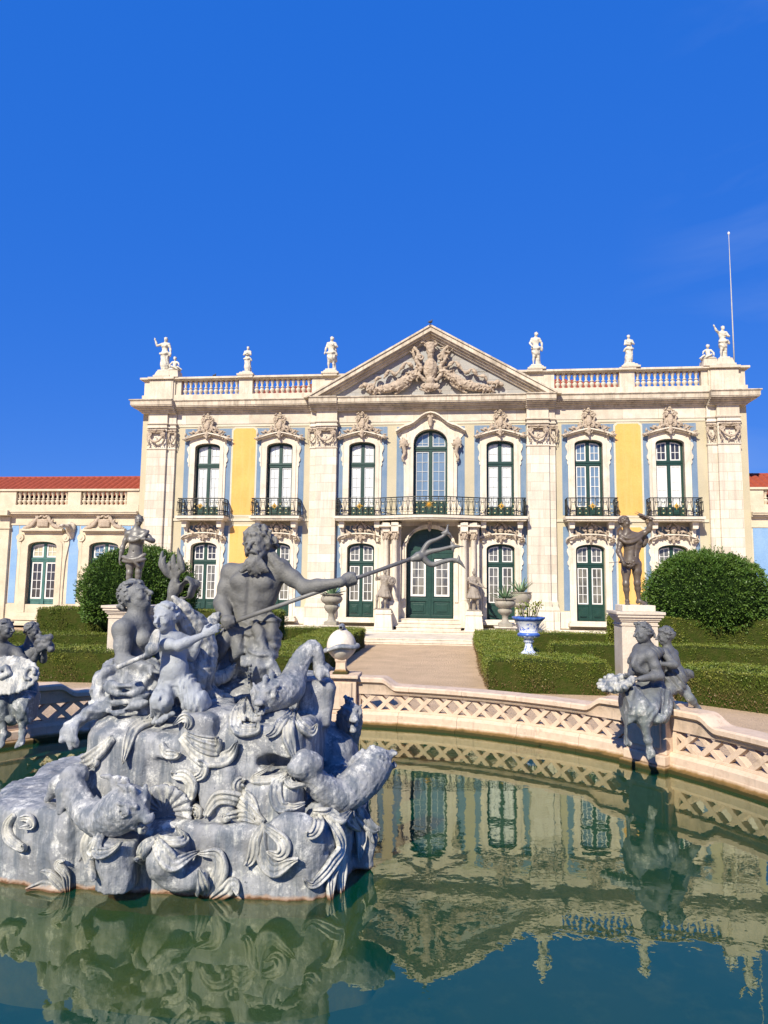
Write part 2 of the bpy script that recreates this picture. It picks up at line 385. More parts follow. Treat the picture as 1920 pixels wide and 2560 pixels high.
fill(wl, 0, .8, 5.06, ZT, [(5.5, 9.0, 9.69)], 0, .35)
a = arc(0, 1.09, 4.15, 5.0); wl.band(a, [(x, 5.06) for x, _ in a], 0, .35); wl.box(-1.09, 1.09, 0, .35, .2, .85)
e = 1.09
for c, hw in [(3.24,.63),(7.25,.63),(10.85,.63)]:
    wl.box(e, c-hw, 0, .35, .2, ZT); e = c+hw
    fill(wl, c, hw, .2, ZT, [(.85, 4.05, 4.29), (5.5, 8.9, 9.12)], 0, .35)
wl.box(e, 14.25, 0, .35, .2, ZT)
wl.box(-14.25, 14.25, .5, 14, .2, ZT)
wl.build('wall', M['cream'], pal)
# coloured panels, a thumb's width proud of the wall
for c in BAY:
    bl = MB()
    for sx in (-1, 1):
        x0, x1 = sorted((c+sx*.90, c+sx*1.19)); bl.box(x0, x1, -.008, .1, 1.3, 5.1); bl.box(x0, x1, -.008, .1, 5.62, 9.86)
    bl.box(c-.9, c+.9, -.008, .1, 4.35, 5.1); bl.box(c-.9, c+.9, -.008, .1, 9.3, 9.86); bl.build('blue_panel', M['blue'], pal)
for sx in (-1, 1):
    x0, x1 = sorted((sx*1.2, sx*1.6)); MB().box(x0, x1, -.008, .1, 5.62, 9.84).build('blue_panel', M['blue'], pal)
def yp(x0, x1, z0, z1, e=.12):
    def oc(x0, x1, z0, z1, e): return [(x0+e,z0),(x1-e,z0),(x1,z0+e),(x1,z1-e),(x1-e,z1),(x0+e,z1),(x0,z1-e),(x0,z0+e)]
    MB().prism(oc(x0, x1, z0, z1, e), -.016, .1).build('yellow_panel', M['yellow'], pal)
    q = oc(x0-.08, x1+.08, z0-.08, z1+.08, e+.03); return q
pb = MB()
for x0, x1 in ((-9.60, -8.47), (8.47, 9.60)):
    for z0, z1 in ((1.35, 5.08), (5.62, 9.86)):
        pb.prism(yp(x0, x1, z0, z1), -.010, .1)
for z0, z1 in ((5.2, 5.3),):
    for x0, x1 in ((-12.45,-5.75),(-4.45,-2.2),(2.2,4.45),(5.75,12.45)): pb.box(x0, x1, -.05, .1, 5.32, 5.44)
pb.box(-12.45, -5.75, -.03, .1, 9.95, 10.06); pb.box(-4.45, 4.45, -.03, .1, 9.95, 10.06); pb.box(5.75, 12.45, -.03, .1, 9.95, 10.06)
pb.build('pale_moulding', M['pale'], pal)
# marble frieze and plinth
fr = MB(); fr.box(-12.47, -5.77, -.045, .2, 10.08, 10.6); fr.box(-4.44, 4.44, -.045, .2, 10.08, 10.6); fr.box(5.77, 12.47, -.045, .2, 10.08, 10.6)
fr.build('frieze', M['marble'], pal)
pl = MB()
seg = [-14.35, -11.78, -9.92, -8.18, -6.32, -4.17, -2.31, -1.5, 1.5, 2.31, 4.17, 6.32, 8.18, 9.92, 11.78, 14.35]
for i in range(0, len(seg)-1, 2):
    if abs(seg[i]) < 1.6 and abs(seg[i+1]) < 1.6: continue
    pl.box(seg[i], seg[i+1], -.07, .1, .5, 1.25)
pl.box(-14.6, -2.42, -.55, .1, .2, .46); pl.box(2.42, 14.6, -.55, .1, .2, .46)
pl.build('plinth', M['stone'], pal, bev=.01)
# pilasters
def pilaster(x0, x1, s0, s1):
    p = MB(); p.box(x0, x1, -.27, .05, 1.75, 8.83); p.box(s0, s1, -.14, .05, 1.75, 8.83)
    for a, b, y in ((x0, x1, -.27), (s0, s1, -.14)):
        p.box(a-.03, b+.03, y-.04, .05, 8.80, 8.87); p.box(a, b, y, .05, 8.87, 9.85)
        p.box(a-.04, b+.04, y-.07, .05, 9.86, 9.93); p.box(a-.0, b+.0, y-.03, .05, 9.93, 10.05); p.box(a-.06, b+.06, y-.09, .05, 10.05, 10.12)
        p.box(a, b, y, .05, 10.12, 10.66); p.box(a-.05, b+.05, y-.06, .05, 10.66, 10.73)
        p.box(a-.09, b+.09, y-.10, .05, .45, 1.30); p.frus(a-.09, b+.09, y-.12, .05, 1.30, 1.5, .06); p.box(a-.03, b+.03, y-.05, .05, 1.5, 1.62); p.frus(a-.03, b+.03, y-.05, .05, 1.62, 1.752, .03)
    return p.build('pilaster', M['ashlar'], pal, bev=.008)
PIL = [(-13.85,-12.88,-12.88,-12.48), (-5.45,-4.45,-5.75,-5.45), (4.45,5.45,5.45,5.75), (12.88,13.85,12.48,12.88)]
pils = [pilaster(*q) for q in PIL]
# entablature: cornice that breaks forward over the pilasters
def cornice(mb, x0, x1, y, el=0, er=0):
    """profile steps from the wall outwards; el/er: 1 when that end returns"""
    st = [(10.60, .08), (10.66, .12), (10.74, .22), (10.80, .34), (10.86, .44), (10.91, .50), (11.10, .50), (11.14, .54), (11.19, .58)]
    for i in range(len(st)-1):
        z0, d = st[i]; z1, d1 = st[i+1]; h = (d+d1)/2
        mb.box(x0-(h if el else 0), x1+(h if er else 0), y-h, 1.0, z0, z1)
co = MB()
B = [(-14.09,-12.48,.26,1,0),(-12.48,-5.75,0,0,0),(-5.75,-4.40,.26,0,0),(-4.40,4.40,.16,0,0),(4.40,5.75,.26,0,0),(5.75,12.48,0,0,0),(12.48,14.09,.26,0,1)]
for i, (x0, x1, y, a, b) in enumerate(B): cornice(co, x0+i*1e-4, x1-i*1e-4, -y, a, b)
co.build('cornice', M['cornice'], pal, bev=.01)
# parapet
pp = MB(); 
pp.frus(-14.60, 14.60, -.30, .5, 11.19, 11.30, .10); pp.box(-14.32, 14.32, -.12, .35, 11.30, 11.56)
blk = [(-14.25,-13.1,-.02),(-13.12,-12.62,.06),(-12.62,-12.34,-.02),(-9.38,-8.70,.05),(-5.76,-4.55,.0),(4.55,5.76,.0),(8.70,9.38,.05),(12.34,12.62,-.02),(12.62,13.12,.06),(13.1,14.25,-.02)]
for x0, x1, y in blk: pp.box(x0+.001, x1-.001, -.06-y, .28, 11.56, 12.30)
for x0, x1, y in [(-13.92,-12.7,.06),(12.7,13.92,.06)]: pp.box(x0, x1, -.08-y-.05, .25, 11.21, 12.30)
pp.box(-14.33, 14.33, -.14, .33, 12.30, 12.34); pp.box(-14.42, 14.42, -.22, .40, 12.34, 12.44)
for x0, x1, y in [(-13.98,-12.64,.09),(12.64,13.98,.09),(-9.42,-8.66,.06),(8.66,9.42,.06),(-5.2,-4.5,.06),(4.5,5.2,.06)]: pp.box(x0, x1, -.22-y, .3, 12.335, 12.45)
pp.build('parapet', M['parapet'], pal, bev=.01)
bp = [(.05,0),(.11,.0),(.11,.05),(.06,.07),(.075,.11),(.12,.19),(.125,.25),(.07,.30),(.055,.34),(.10,.345),(.10,.385),(.055,.39),(.05,.46),(.07,.55),(.115,.62),(.09,.66),(.10,.69),(.10,.74)]
bme = MB().lathe([(r*.92, z) for r, z in bp], n=12)
b0 = bme.build('baluster', M['parapet'], pal, smooth=True, ang=50); first = True
def balrow(proto, par, x0, x1, n, y, z, first):
    for i in range(n):
        x = x0+(x1-x0)*(i+.5)/n
        if first and i == 0: proto.location = (x, y, z); continue
        dup(proto, par, (x, y, z))
balrow(b0, pal, -12.28, -9.42, 11, .08, 11.56, True)
for x0, x1 in ((-8.66,-5.80),(5.80,8.66),(9.42,12.28)): balrow(b0, pal, x0, x1, 11, .08, 11.56, False)
# pediment
HB, HA, HH = 5.98, 3.42, 11.12
def rake(mb, off0, off1, y0, y1):
    """a strip parallel to the slope between two perpendicular offsets below the top edge"""
    sl = HA/HB; k = math.sqrt(1+sl*sl)
    for s in (-1, 1):
        zt0, zt1 = HH+HA-off0*k, HH+HA-off1*k
        xb0, xb1 = (zt0-HH)/sl, (zt1-HH)/sl
        q = [(0, zt1), (s*xb1, HH), (s*xb0, HH), (0, zt0)]
        if s > 0: q = [(0, zt1), (xb1, HH), (xb0, HH), (0, zt0)]
        else: q = [(0, zt0), (-xb0, HH), (-xb1, HH), (0, zt1)]
        mb.prism(q, y0, y1)
pe = MB(); rake(pe, 0, .08, -.84, .3); rake(pe, .08, .26, -.78, .3); rake(pe, .26, .33, -.66, .3); rake(pe, .33, .42, -.50, .3)
ty = MB(); ty.prism([(-5.0, HH), (5.0, HH), (0, HH+2.86)], -.22, .3)
pe.build('pediment', M['cornice'], pal); ty.build('tympanum', M['tymp'], pal)
pe2 = MB(); rake(pe2, .42, .50, -.36, .3); pe2.box(-4.9, 4.9, -.5, .3, 11.15, 11.22); pe2.build('pediment_moulding', M['stone'], pal)
# roof of red tiles behind the parapet: ribs run up the slope
def tiled(mb, x0, x1, y0, z0, y1, z1, step=.34, hip0=0, hip1=0):
    n = int(round((x1-x0)/step)); vs = []; fs = []
    k = 6
    for i in range(n*k+1):
        x = x0+(x1-x0)*i/(n*k); ph = (i % k)/k; h = .10*abs(math.sin(PI*ph))
        t0 = max(0.0, 0); t1 = 1.0
        if hip0: t1 = min(t1, max(0, (x-x0))/hip0)
        if hip1: t1 = min(t1, max(0, (x1-x))/hip1)
        vs += [(x, y0, z0+h), (x, y0+(y1-y0)*t1, z0+(z1-z0)*t1+h)]
    for i in range(n*k): fs.append((2*i, 2*i+2, 2*i+3, 2*i+1))
    mb.add(vs, fs)
rf = MB(); tiled(rf, -12.9, 12.9, .9, 11.45, 7.4, 14.3, hip0=6.5, hip1=6.5); 
rf.add([(-12.9,.9,11.45),(-6.4,7.4,14.3),(6.4,7.4,14.3),(12.9,.9,11.45),(12.9,13.9,11.45),(-12.9,13.9,11.45)], [(0,1,5),(1,2,4,5),(2,3,4)])
rf.box(-13.9, 13.9, .5, 14, 10.62, 11.2)
rf.build('roof', M['tile'], pal)
# ------------------------------------------------------------------ windows
def sash(mb, x0, x1, z0, z1, nx, nz, y, fw=.055, mw=.022, top=None):
    """white frame with muntins; top: function giving the arch height at x"""
    T = top or (lambda x: z1)
    mb.box(x0, x0+fw, y, y+.04, z0, T(x0+fw)); mb.box(x1-fw, x1, y, y+.04, z0, T(x1-fw)); mb.box(x0+fw, x1-fw, y, y+.04, z0, z0+fw)
    n = 4; xs = [x0+(x1-x0)*i/n for i in range(n+1)]
    mb.band([(x, T(x)-fw) for x in xs], [(x, T(x)) for x in xs], y+.001, y+.041)
    for i in range(1, nx):
        x = x0+fw+(x1-x0-2*fw)*i/nx; mb.box(x-mw/2, x+mw/2, y+.008, y+.035, z0+fw, T(x)-fw)
    for j in range(1, nz):
        z = z0+fw+(min(T(x0), T(x1), T((x0+x1)/2))-z0-2*fw)*j/nz; mb.box(x0+fw, x1-fw, y+.010, y+.034, z-mw/2, z+mw/2)
def window(par, c, hw, z0, zs, zt, kinds, gm, wm, zpan, ztr, nz=4, ty=2, y=.22, fw=.05, centre=.10, sw=.0, name='window'):
    """arched casement: kinds = (transom glass, door glass)"""
    f = MB(); T = lambda x: zs+(zt-zs)*max(0, 1-((x-c)/hw)**2)**.5
    a = arc(c, hw, zs, zt); ai = [(c+(x-c)*(1-.09/hw), zs+(z-zs)*.98-.07) for x, z in a]
    f.box(c-hw, c-hw+.09, y-.02, y+.1, z0, zs-.03); f.box(c+hw-.09, c+hw, y-.02, y+.1, z0, zs-.03)
    f.band(ai, a, y-.02, y+.1)
    f.box(c-centre/2-.02, c+centre/2+.02, y-.035, y+.08, z0, zt-.06)
    f.box(c-hw+.09, c+hw-.09, y-.04, y+.08, ztr-.13, ztr+.08); f.box(c-hw+.05, c+hw-.05, y-.07, y+.08, ztr-.03, ztr+.03)
    f.box(c-hw+.09, c+hw-.09, y-.001, y+.08, z0, z0+.1)
    for s in (-1, 1):
        xa, xb = sorted((c+s*(centre/2+.02), c+s*(hw-.09)))
        f.box(xa, xb, y+.012, y+.08, z0+.1, zpan)                                  # bottom board
        f.box(xa+.0, xb, y-.008, y+.02, zpan-.09, zpan)
        if zpan-z0 > .35:
            m = .09; f.frus(xa+m, xb-m, y-.03, y+.02, z0+.16, z0+.17, .0)
            f.box(xa+m, xb-m, y-.012, y+.02, z0+.2, zpan-.17); f.box(xa+m+.06, xb-m-.06, y-.03, y+.02, z0+.27, zpan-.24)
    o = f.build(name, gm, par, bev=.006)
    g = MB(); q = MB(); q2 = MB()
    for s in (-1, 1):
        xa, xb = sorted((c+s*(centre/2+.035), c+s*(hw-.10)))
        sash(g, xa, xb, zpan+.015, ztr-.15, 2, nz, y-.002, fw, .026 if kinds[1] != 'p_white' else .018)
        sash(g, xa, xb, ztr+.09, zt, 2, ty, y-.002, fw, .026, top=lambda x: T(x)-.10)
        q.box(xa+.02, xb-.02, y+.03, y+.05, zpan+.03, ztr-.17)
        xs = [xa+.02+(xb-xa-.04)*i/4 for i in range(5)]
        q2.band([(x, ztr+.1) for x in xs], [(x, T(x)-.13) for x in xs], y+.03, y+.05)
    g.build('sash', wm, o); q.build('pane', M[kinds[1]], o); q2.build('pane', M[kinds[0]], o)
    MB().box(c-hw-.05, c+hw+.05, y+.1, y+.16, z0-.05, zt+.03).build('backing', M['green'], o)
    return o
K = {'w': 'p_white', 'b': 'p_blue', 'd': 'p_dark', 'g': 'p_grey', 'c': 'p_cream'}
for i, c in enumerate(BAY):
    k = WN[i]['up']
    window(pal, c, .63, 5.5, 8.9, 9.12, (K[k[0]], K[k[1]]), M['green'], M['white'] if i > 3 else M['greywhite'], 6.02, 8.08, 4 if i != 5 else 5)
    window(pal, c, .645, .85, 4.05, 4.29, ('p_grey' if i else 'p_dark', 'p_grey'), M['green'], M['white'], 1.58, 3.38, 4)
window(pal, 0, .8, 5.5, 9.0, 9.69, ('p_blue', 'p_blue'), M['green'], M['greywhite'], 6.3, 8.82, 5, 2, name='balcony_door')
# entrance door
def door():
    f = MB(); T = lambda x: 4.15+.85*max(0, 1-(x/1.09)**2)**.5; y = .24
    a = arc(0, 1.09, 4.15, 5.0, 20); f.band([(x, 3.7) for x, _ in a], a, y+.02, y+.1)
    f.box(-1.09, 1.09, y+.02, y+.1, .85, 3.7)
    for s in (-1, 1):
        x0, x1 = sorted((s*.03, s*1.05))
        f.box(x0, x1, y-.03, y+.03, .85, 1.0); f.box(x0, x1, y-.03, y+.03, 1.62, 1.78); f.box(x0, x1, y-.03, y+.03, 3.62, 3.86)
        f.box(*sorted((s*.03, s*.17)), y-.0301, y+.03, 1.0, 3.62); f.box(*sorted((s*.93, s*1.05)), y-.0301, y+.03, 1.0, 3.62)
        f.box(*sorted((s*.22, s*.88)), y-.0, y+.03, 1.05, 1.57); f.box(*sorted((s*.30, s*.80)), y-.035, y+.03, 1.15, 1.48)
        f.box(*sorted((s*.25, s*.80)), y-.01, y+.03, 3.98, 4.28); f.box(*sorted((s*.12, s*.55)), y-.01, y+.03, 4.35, 4.7)
    f.box(-.05, .05, y-.06, y+.05, .85, 4.95); f.box(-1.09, 1.09, y-.05, y+.03, 3.86, 3.98)
    o = f.build('entrance_door', M['green'], pal, bev=.008); g = MB(); q = MB()
    for s in (-1, 1):
        x0, x1 = sorted((s*.20, s*.90)); sash(g, x0, x1, 1.85, 3.58, 2, 4, y-.03, .09, .03); q.box(x0+.03, x1-.03, y-.01, y+.019, 1.88, 3.55)
    g.build('sash', M['white'], o); q.build('pane', M['p_grey'], o)
door()
# ------------------------------------------------------------------ surrounds
def ogee(c, hw, ze, zc, n=16, p=1.6):
    out = []
    for i in range(n+1):
        t = -1+2*i/n; out.append((c+hw*t, ze+(zc-ze)*(1-abs(t)**p)))
    return out
def surround(par, c, hw, z0, zs, zt, jw, hz, kind, mat):
    f = MB(); b = (('o', 1.0, -.05), ('m', .62, -.085), ('i', .32, -.06))
    for _, k, y in b:
        w = jw*k; f.box(c-hw-w, c-hw, y, .2, z0, zs); f.box(c+hw, c+hw+w, y, .2, z0, zs)
        a = arc(c, hw, zs, zt); q = arc(c, hw+w, zs, zt+w); f.band(a, q, y, .2)
    if kind == 'up':
        h0, h1 = hz; a = ogee(c, hw+.52, h0, h1, p=1.25); f.band([(x, z) for x, z in a], [(x, z+.05) for x, z in a], -.20, .1); f.band([(x, z+.05) for x, z in a], [(x, z+.11) for x, z in a], -.30, .1)
        a2 = arc(c, hw+jw*1.0, zs, zt+jw*1.0); f.band([(x*1.0, z-.002) for x, z in a2], [(c+(x-c)*1.03, min(z+.25, ze)) for (x, z), ze in zip(a2, [z for _, z in ogee(c, hw+.52, h0, h1, n=12, p=1.25)])], -.03, .1)
    else:
        h0, h1 = hz; a = arc(c, hw+.44, h0, h1, 14); f.band(a, [(x, z+.05) for x, z in a], -.20, .1); f.band([(x, z+.05) for x, z in a], [(x, z+.11) for x, z in a], -.28, .1)
        a2 = arc(c, hw+jw, zs, zt+jw, 14); f.band(a2, [(x, z-.001) for x, z in a], -.03, .1)
    for s in (-1, 1):                                 # shouldered ears with a wavy edge
        X = c+s*(hw+jw)
        pr = [(0,0),(.03,.03),(.05,.12),(.02,.2),(.09,.28),(.10,.40),(.05,.48),(.03,.62),(.08,.74),(.12,.86),(.10,.98),(.05,1.02)]
        pts = [(X+s*dx, zs-.95+dz) for dx, dz in pr]; base = [(X-s*.02, zs-.95+dz) for _, dz in pr]
        f.band(base, pts, -.07, .1) if s > 0 else f.band(pts, base, -.07, .1)
    f.box(c-hw-jw-.06, c+hw+jw+.06, -.42, .22, z0-.08, z0) if kind == 'low' else None
    if kind == 'low': f.box(c-hw-jw-.12, c+hw+jw+.12, -.50, .0, z0-.22, z0-.08)
    return f.build('window_surround', mat, par, bev=.006)
SUP = []; SLO = []
for c in BAY:
    SUP.append(surround(pal, c, .63, 5.5, 8.9, 9.12, .29, (9.22, 9.52), 'up', M['stone']))
    SLO.append(surround(pal, c, .645, .85, 4.05, 4.29, .28, (4.38, 4.66), 'low', M['stone']))
# central window surround
f = MB()
for w, y in ((.40, -.08), (.28, -.12), (.14, -.07)):
    f.box(-.8-w, -.8, y, .2, 5.5, 9.0); f.box(.8, .8+w, y, .2, 5.5, 9.0); f.band(arc(0, .8, 9.0, 9.69, 16), arc(0, .8+w, 9.0, 9.69+w*.8, 16), y, .2)
hd = [(-1.62,9.50),(-1.5,9.56),(-1.35,9.66),(-1.2,9.74),(-1.0,9.80),(-.8,9.90),(-.6,10.06),(-.42,10.22),(-.22,10.33),(0,10.38)]
hd = hd+[(-x, z) for x, z in hd[-2::-1]]
f.band(hd, [(x, z+.05) for x, z in hd], -.24, .1); f.band([(x, z+.05) for x, z in hd], [(x*1.02, z+.12) for x, z in hd], -.36, .1)
aa = arc(0, 1.2, 9.0, 10.0, len(hd)-1); f.band(aa, [(x, z-.001) for x, z in hd], -.05, .1)
for s in (-1, 1):
    pts = [(s*1.18, 9.5),(s*1.35,9.45),(s*1.42,9.2),(s*1.34,8.9),(s*1.26,8.3),(s*1.24,7.4),(s*1.24,6.4),(s*1.32,6.1),(s*1.44,5.95),(s*1.40,5.75),(s*1.3,5.6),(s*1.18,5.5)]
    f.band([(s*1.15, z) for _, z in pts] if s < 0 else pts, pts if s < 0 else [(s*1.15, z) for _, z in pts], -.10, .1)
csur = f.build('window_surround', M['stone'], pal, bev=.006)
# ------------------------------------------------------------------ carved ornament (one mesh each, shared by its repeats)
def leafy(s, pts, r, h, seed, amp=.5, k=.02):
    rr = random.Random(seed)
    for p in pts:
        for _ in range(2):
            q = V(p[0]+rr.uniform(-r, r)*.9, p[1]-rr.uniform(0, r)*.6, p[2]+rr.uniform(-r, r)*.9)
            a = rr.uniform(0, 2*PI); d = V(math.cos(a), rr.uniform(-.5, .1), math.sin(a))
            s.ell(q, (r*.75, r*.28, r*.42), frame(V(0, -1, .3), d), k)
            s.cone(q, q+d*r*1.1, r*.3, r*.12, k)
def crest_up():
    s = SDF((-1.25, -.42, -.30), (1.25, .05, 1.25), .021)
    s.ell((0, -.10, .42), (.20, .12, .34), k=.03); s.ell((0, -.2, .45), (.12, .08, .24), k=.02)
    s.ell((0, -.16, .02), (.12, .12, .20), k=.03); s.ell((0, -.2, -.15), (.07, .08, .09), k=.02)
    for sg in (-1, 1):
        s.chain(bez([(sg*.10,-.16,.75),(sg*.26,-.18,.62),(sg*.22,-.18,.40),(sg*.30,-.18,.18),(sg*.55,-.16,.02),(sg*.95,-.14,-.12),(sg*1.12,-.14,-.2)], 5), .045, .02)
        s.chain(spiral((sg*.2,-.2,.72), .12, 1.1, 0 if sg > 0 else PI, 12, sgn=sg), .038, .012)
        s.chain(spiral((sg*.14,-.24,.20), .09, 1.1, PI/2, 10, sgn=-sg), .03, .01)
        leafy(s, [(sg*(.38+.105*i), -.14, .22-.055*i+.05*math.sin(i*2)) for i in range(8)], .145, 0, 5+sg); leafy(s, [(sg*(.30+.10*i), -.14, .34-.08*i) for i in range(4)], .12, 0, 15+sg)
        s.chain(bez([(sg*.08,-.2,-.1),(sg*.17,-.18,-.02),(sg*.2,-.18,.14)], 4), .03, .01)
    leafy(s, [(x, -.14, .86+.05*math.cos(x*9)) for x in (-.2,-.1,0,.1,.2)], .10, 0, 11); leafy(s, [(0,-.12,1.0),(-.08,-.12,.98),(.08,-.12,.98)], .09, 0, 12)
    s.disp(lambda X, Y, Z: .035*(np.abs(vnoise(X*15, Y*15, Z*15))-.2))
    return s.build('crest', M['carve'])
def crest_low():
    s = SDF((-1.05, -.42, -.40), (1.05, .05, .95), .021)
    s.ell((0, -.14, .34), (.14, .13, .18), k=.02)                                   # mask: face, nose, brow, chin
    s.ell((0, -.27, .31), (.025, .04, .05), k=.015); s.ell((0, -.20, .20), (.06, .06, .05), k=.03)
    s.ell((-.055, -.26, .37), (.03, .03, .02), k=.01, op='s'); s.ell((.055, -.26, .37), (.03, .03, .02), k=.01, op='s'); s.ell((0,-.275,.255), (.035,.02,.008), k=.005, op='s')
    s.ell((0, -.10, .02), (.13, .10, .20), k=.03); s.ell((0, -.14, -.2), (.06, .07, .10), k=.03)
    for sg in (-1, 1):
        s.chain(bez([(sg*.12,-.14,.55),(sg*.26,-.15,.40),(sg*.20,-.15,.22),(sg*.24,-.15,.05),(sg*.10,-.15,-.1)], 5), .04, .02)
        s.chain(spiral((sg*.16,-.18,-.06), .08, 1.1, 0 if sg > 0 else PI, 10, sgn=-sg), .03, .01)
        leafy(s, [(sg*(.30+.09*i), -.14, .36-.065*i+.04*math.sin(i*2.2)) for i in range(8)], .13, 0, 25+sg)
    leafy(s, [(.26*math.cos(a), -.12, .42+.20*math.sin(a)) for a in (0, .5, 1, 1.57, 2.1, 2.6, 3.14)], .085, 0, 31)
    s.disp(lambda X, Y, Z: .030*(np.abs(vnoise(X*17, Y*17, Z*17))-.2))
    return s.build('crest', M['carve'])
def cap_orn():
    s = SDF((-.72, -.30, -.62), (.72, .08, .55), .021)
    for sg in (-1, 1):
        s.chain(spiral((sg*.40,-.1,.20), .16, 1.6, PI/2, 20, sgn=sg, grow=.15), .036, .01); s.ell((sg*.40,-.08,.20), (.13,.06,.13), k=.02)
        leafy(s, [(sg*.40, -.06, -.18), (sg*.36, -.06, -.34)], .08, 0, 40+sg); s.chain(bez([(sg*.5,-.1,.05),(sg*.48,-.12,-.12),(sg*.38,-.12,-.3),(sg*.44,-.1,-.42)], 4), .03, .02)
    s.chain(bez([(-.4,-.12,.34),(0,-.12,.30),(.4,-.12,.34)], 6), .035, .02); s.box((0,-.08,.42), (.5,.1,.04), .01)
    g = bez([(-.36,-.12,.02),(-.2,-.16,-.16),(0,-.17,-.24),(.2,-.16,-.16),(.36,-.12,.02)], 4)
    for p in g: s.ell(p, (.06,.06,.055), k=.015)
    s.ell((0,-.16,.40), .08, k=.02); leafy(s, [(0,-.05,-.38),(0,-.05,-.02),(-.15,-.04,-.36),(.15,-.04,-.36)], .08, 0, 44)
    s.disp(lambda X, Y, Z: .030*(np.abs(vnoise(X*17, Y*17, Z*17))-.2))
    return s.build('capital', M['carve'])
cu, cl, cp = crest_up(), crest_low(), cap_orn()
for i, c in enumerate(BAY):
    o = cu if i == 0 else dup(cu); o.parent = SUP[i]; o.location = (c, -.06, 9.50)
    o = cl if i == 0 else dup(cl); o.parent = SLO[i]; o.location = (c, -.06, 4.62)
for i, (x0, x1, s0, s1) in enumerate(PIL):
    o = cp if i == 0 else dup(cp); o.parent = pils[i]; o.location = ((x0+x1)/2, -.30, 9.35); o.scale = ((x1-x0)*.92, 1, .9)
    o = dup(cp); o.parent = pils[i]; o.location = ((s0+s1)/2+(.06 if (x1 <= s0) else -.06), -.15, 9.35); o.scale = (.42, .8, .9)
def keystone():
    s = SDF((-.5,-.4,-.4), (.5,.1,.4), .02)
    s.ell((0,-.1,0), (.12,.12,.26), k=.03); s.chain(spiral((-.08,-.18,.2), .07, 1, 0, 8), .025, .01); s.chain(spiral((.08,-.18,.2), .07, 1, PI, 8, sgn=-1), .025, .01)
    s.ell((0,-.16,-.2), (.08,.08,.1), k=.02); return s.build('keystone', M['carve'])
ks = keystone(); ks.parent = csur; ks.location = (0, -.12, 10.05)
def console():                                        # flower brackets beside the middle window
    s = SDF((-.4,-.45,-1.0), (.4,.1,.6), .022)
    s.ell((0,-.12,.25), (.2,.14,.22), k=.03); leafy(s, [(x,-.14,z) for x in (-.12,0,.12) for z in (.12,.28,.4)], .1, 0, 51)
    s.chain(bez([(0,-.14,.1),(.06,-.14,-.2),(-.04,-.12,-.45),(.05,-.1,-.65)], 5), [.09-.004*i for i in range(16)], .03); leafy(s, [(0,-.08,-.3),(0,-.08,-.55)], .07, 0, 52)
    s.disp(lambda X, Y, Z: .010*vnoise(X*24, Y*24, Z*24)); return s.build('flower_bracket', M['carve'])
cs = console(); cs.parent = csur; cs.location = (-1.26, -.10, 8.75); o = dup(cs); o.parent = csur; o.location = (1.26, -.10, 8.75); o.scale.x = -1
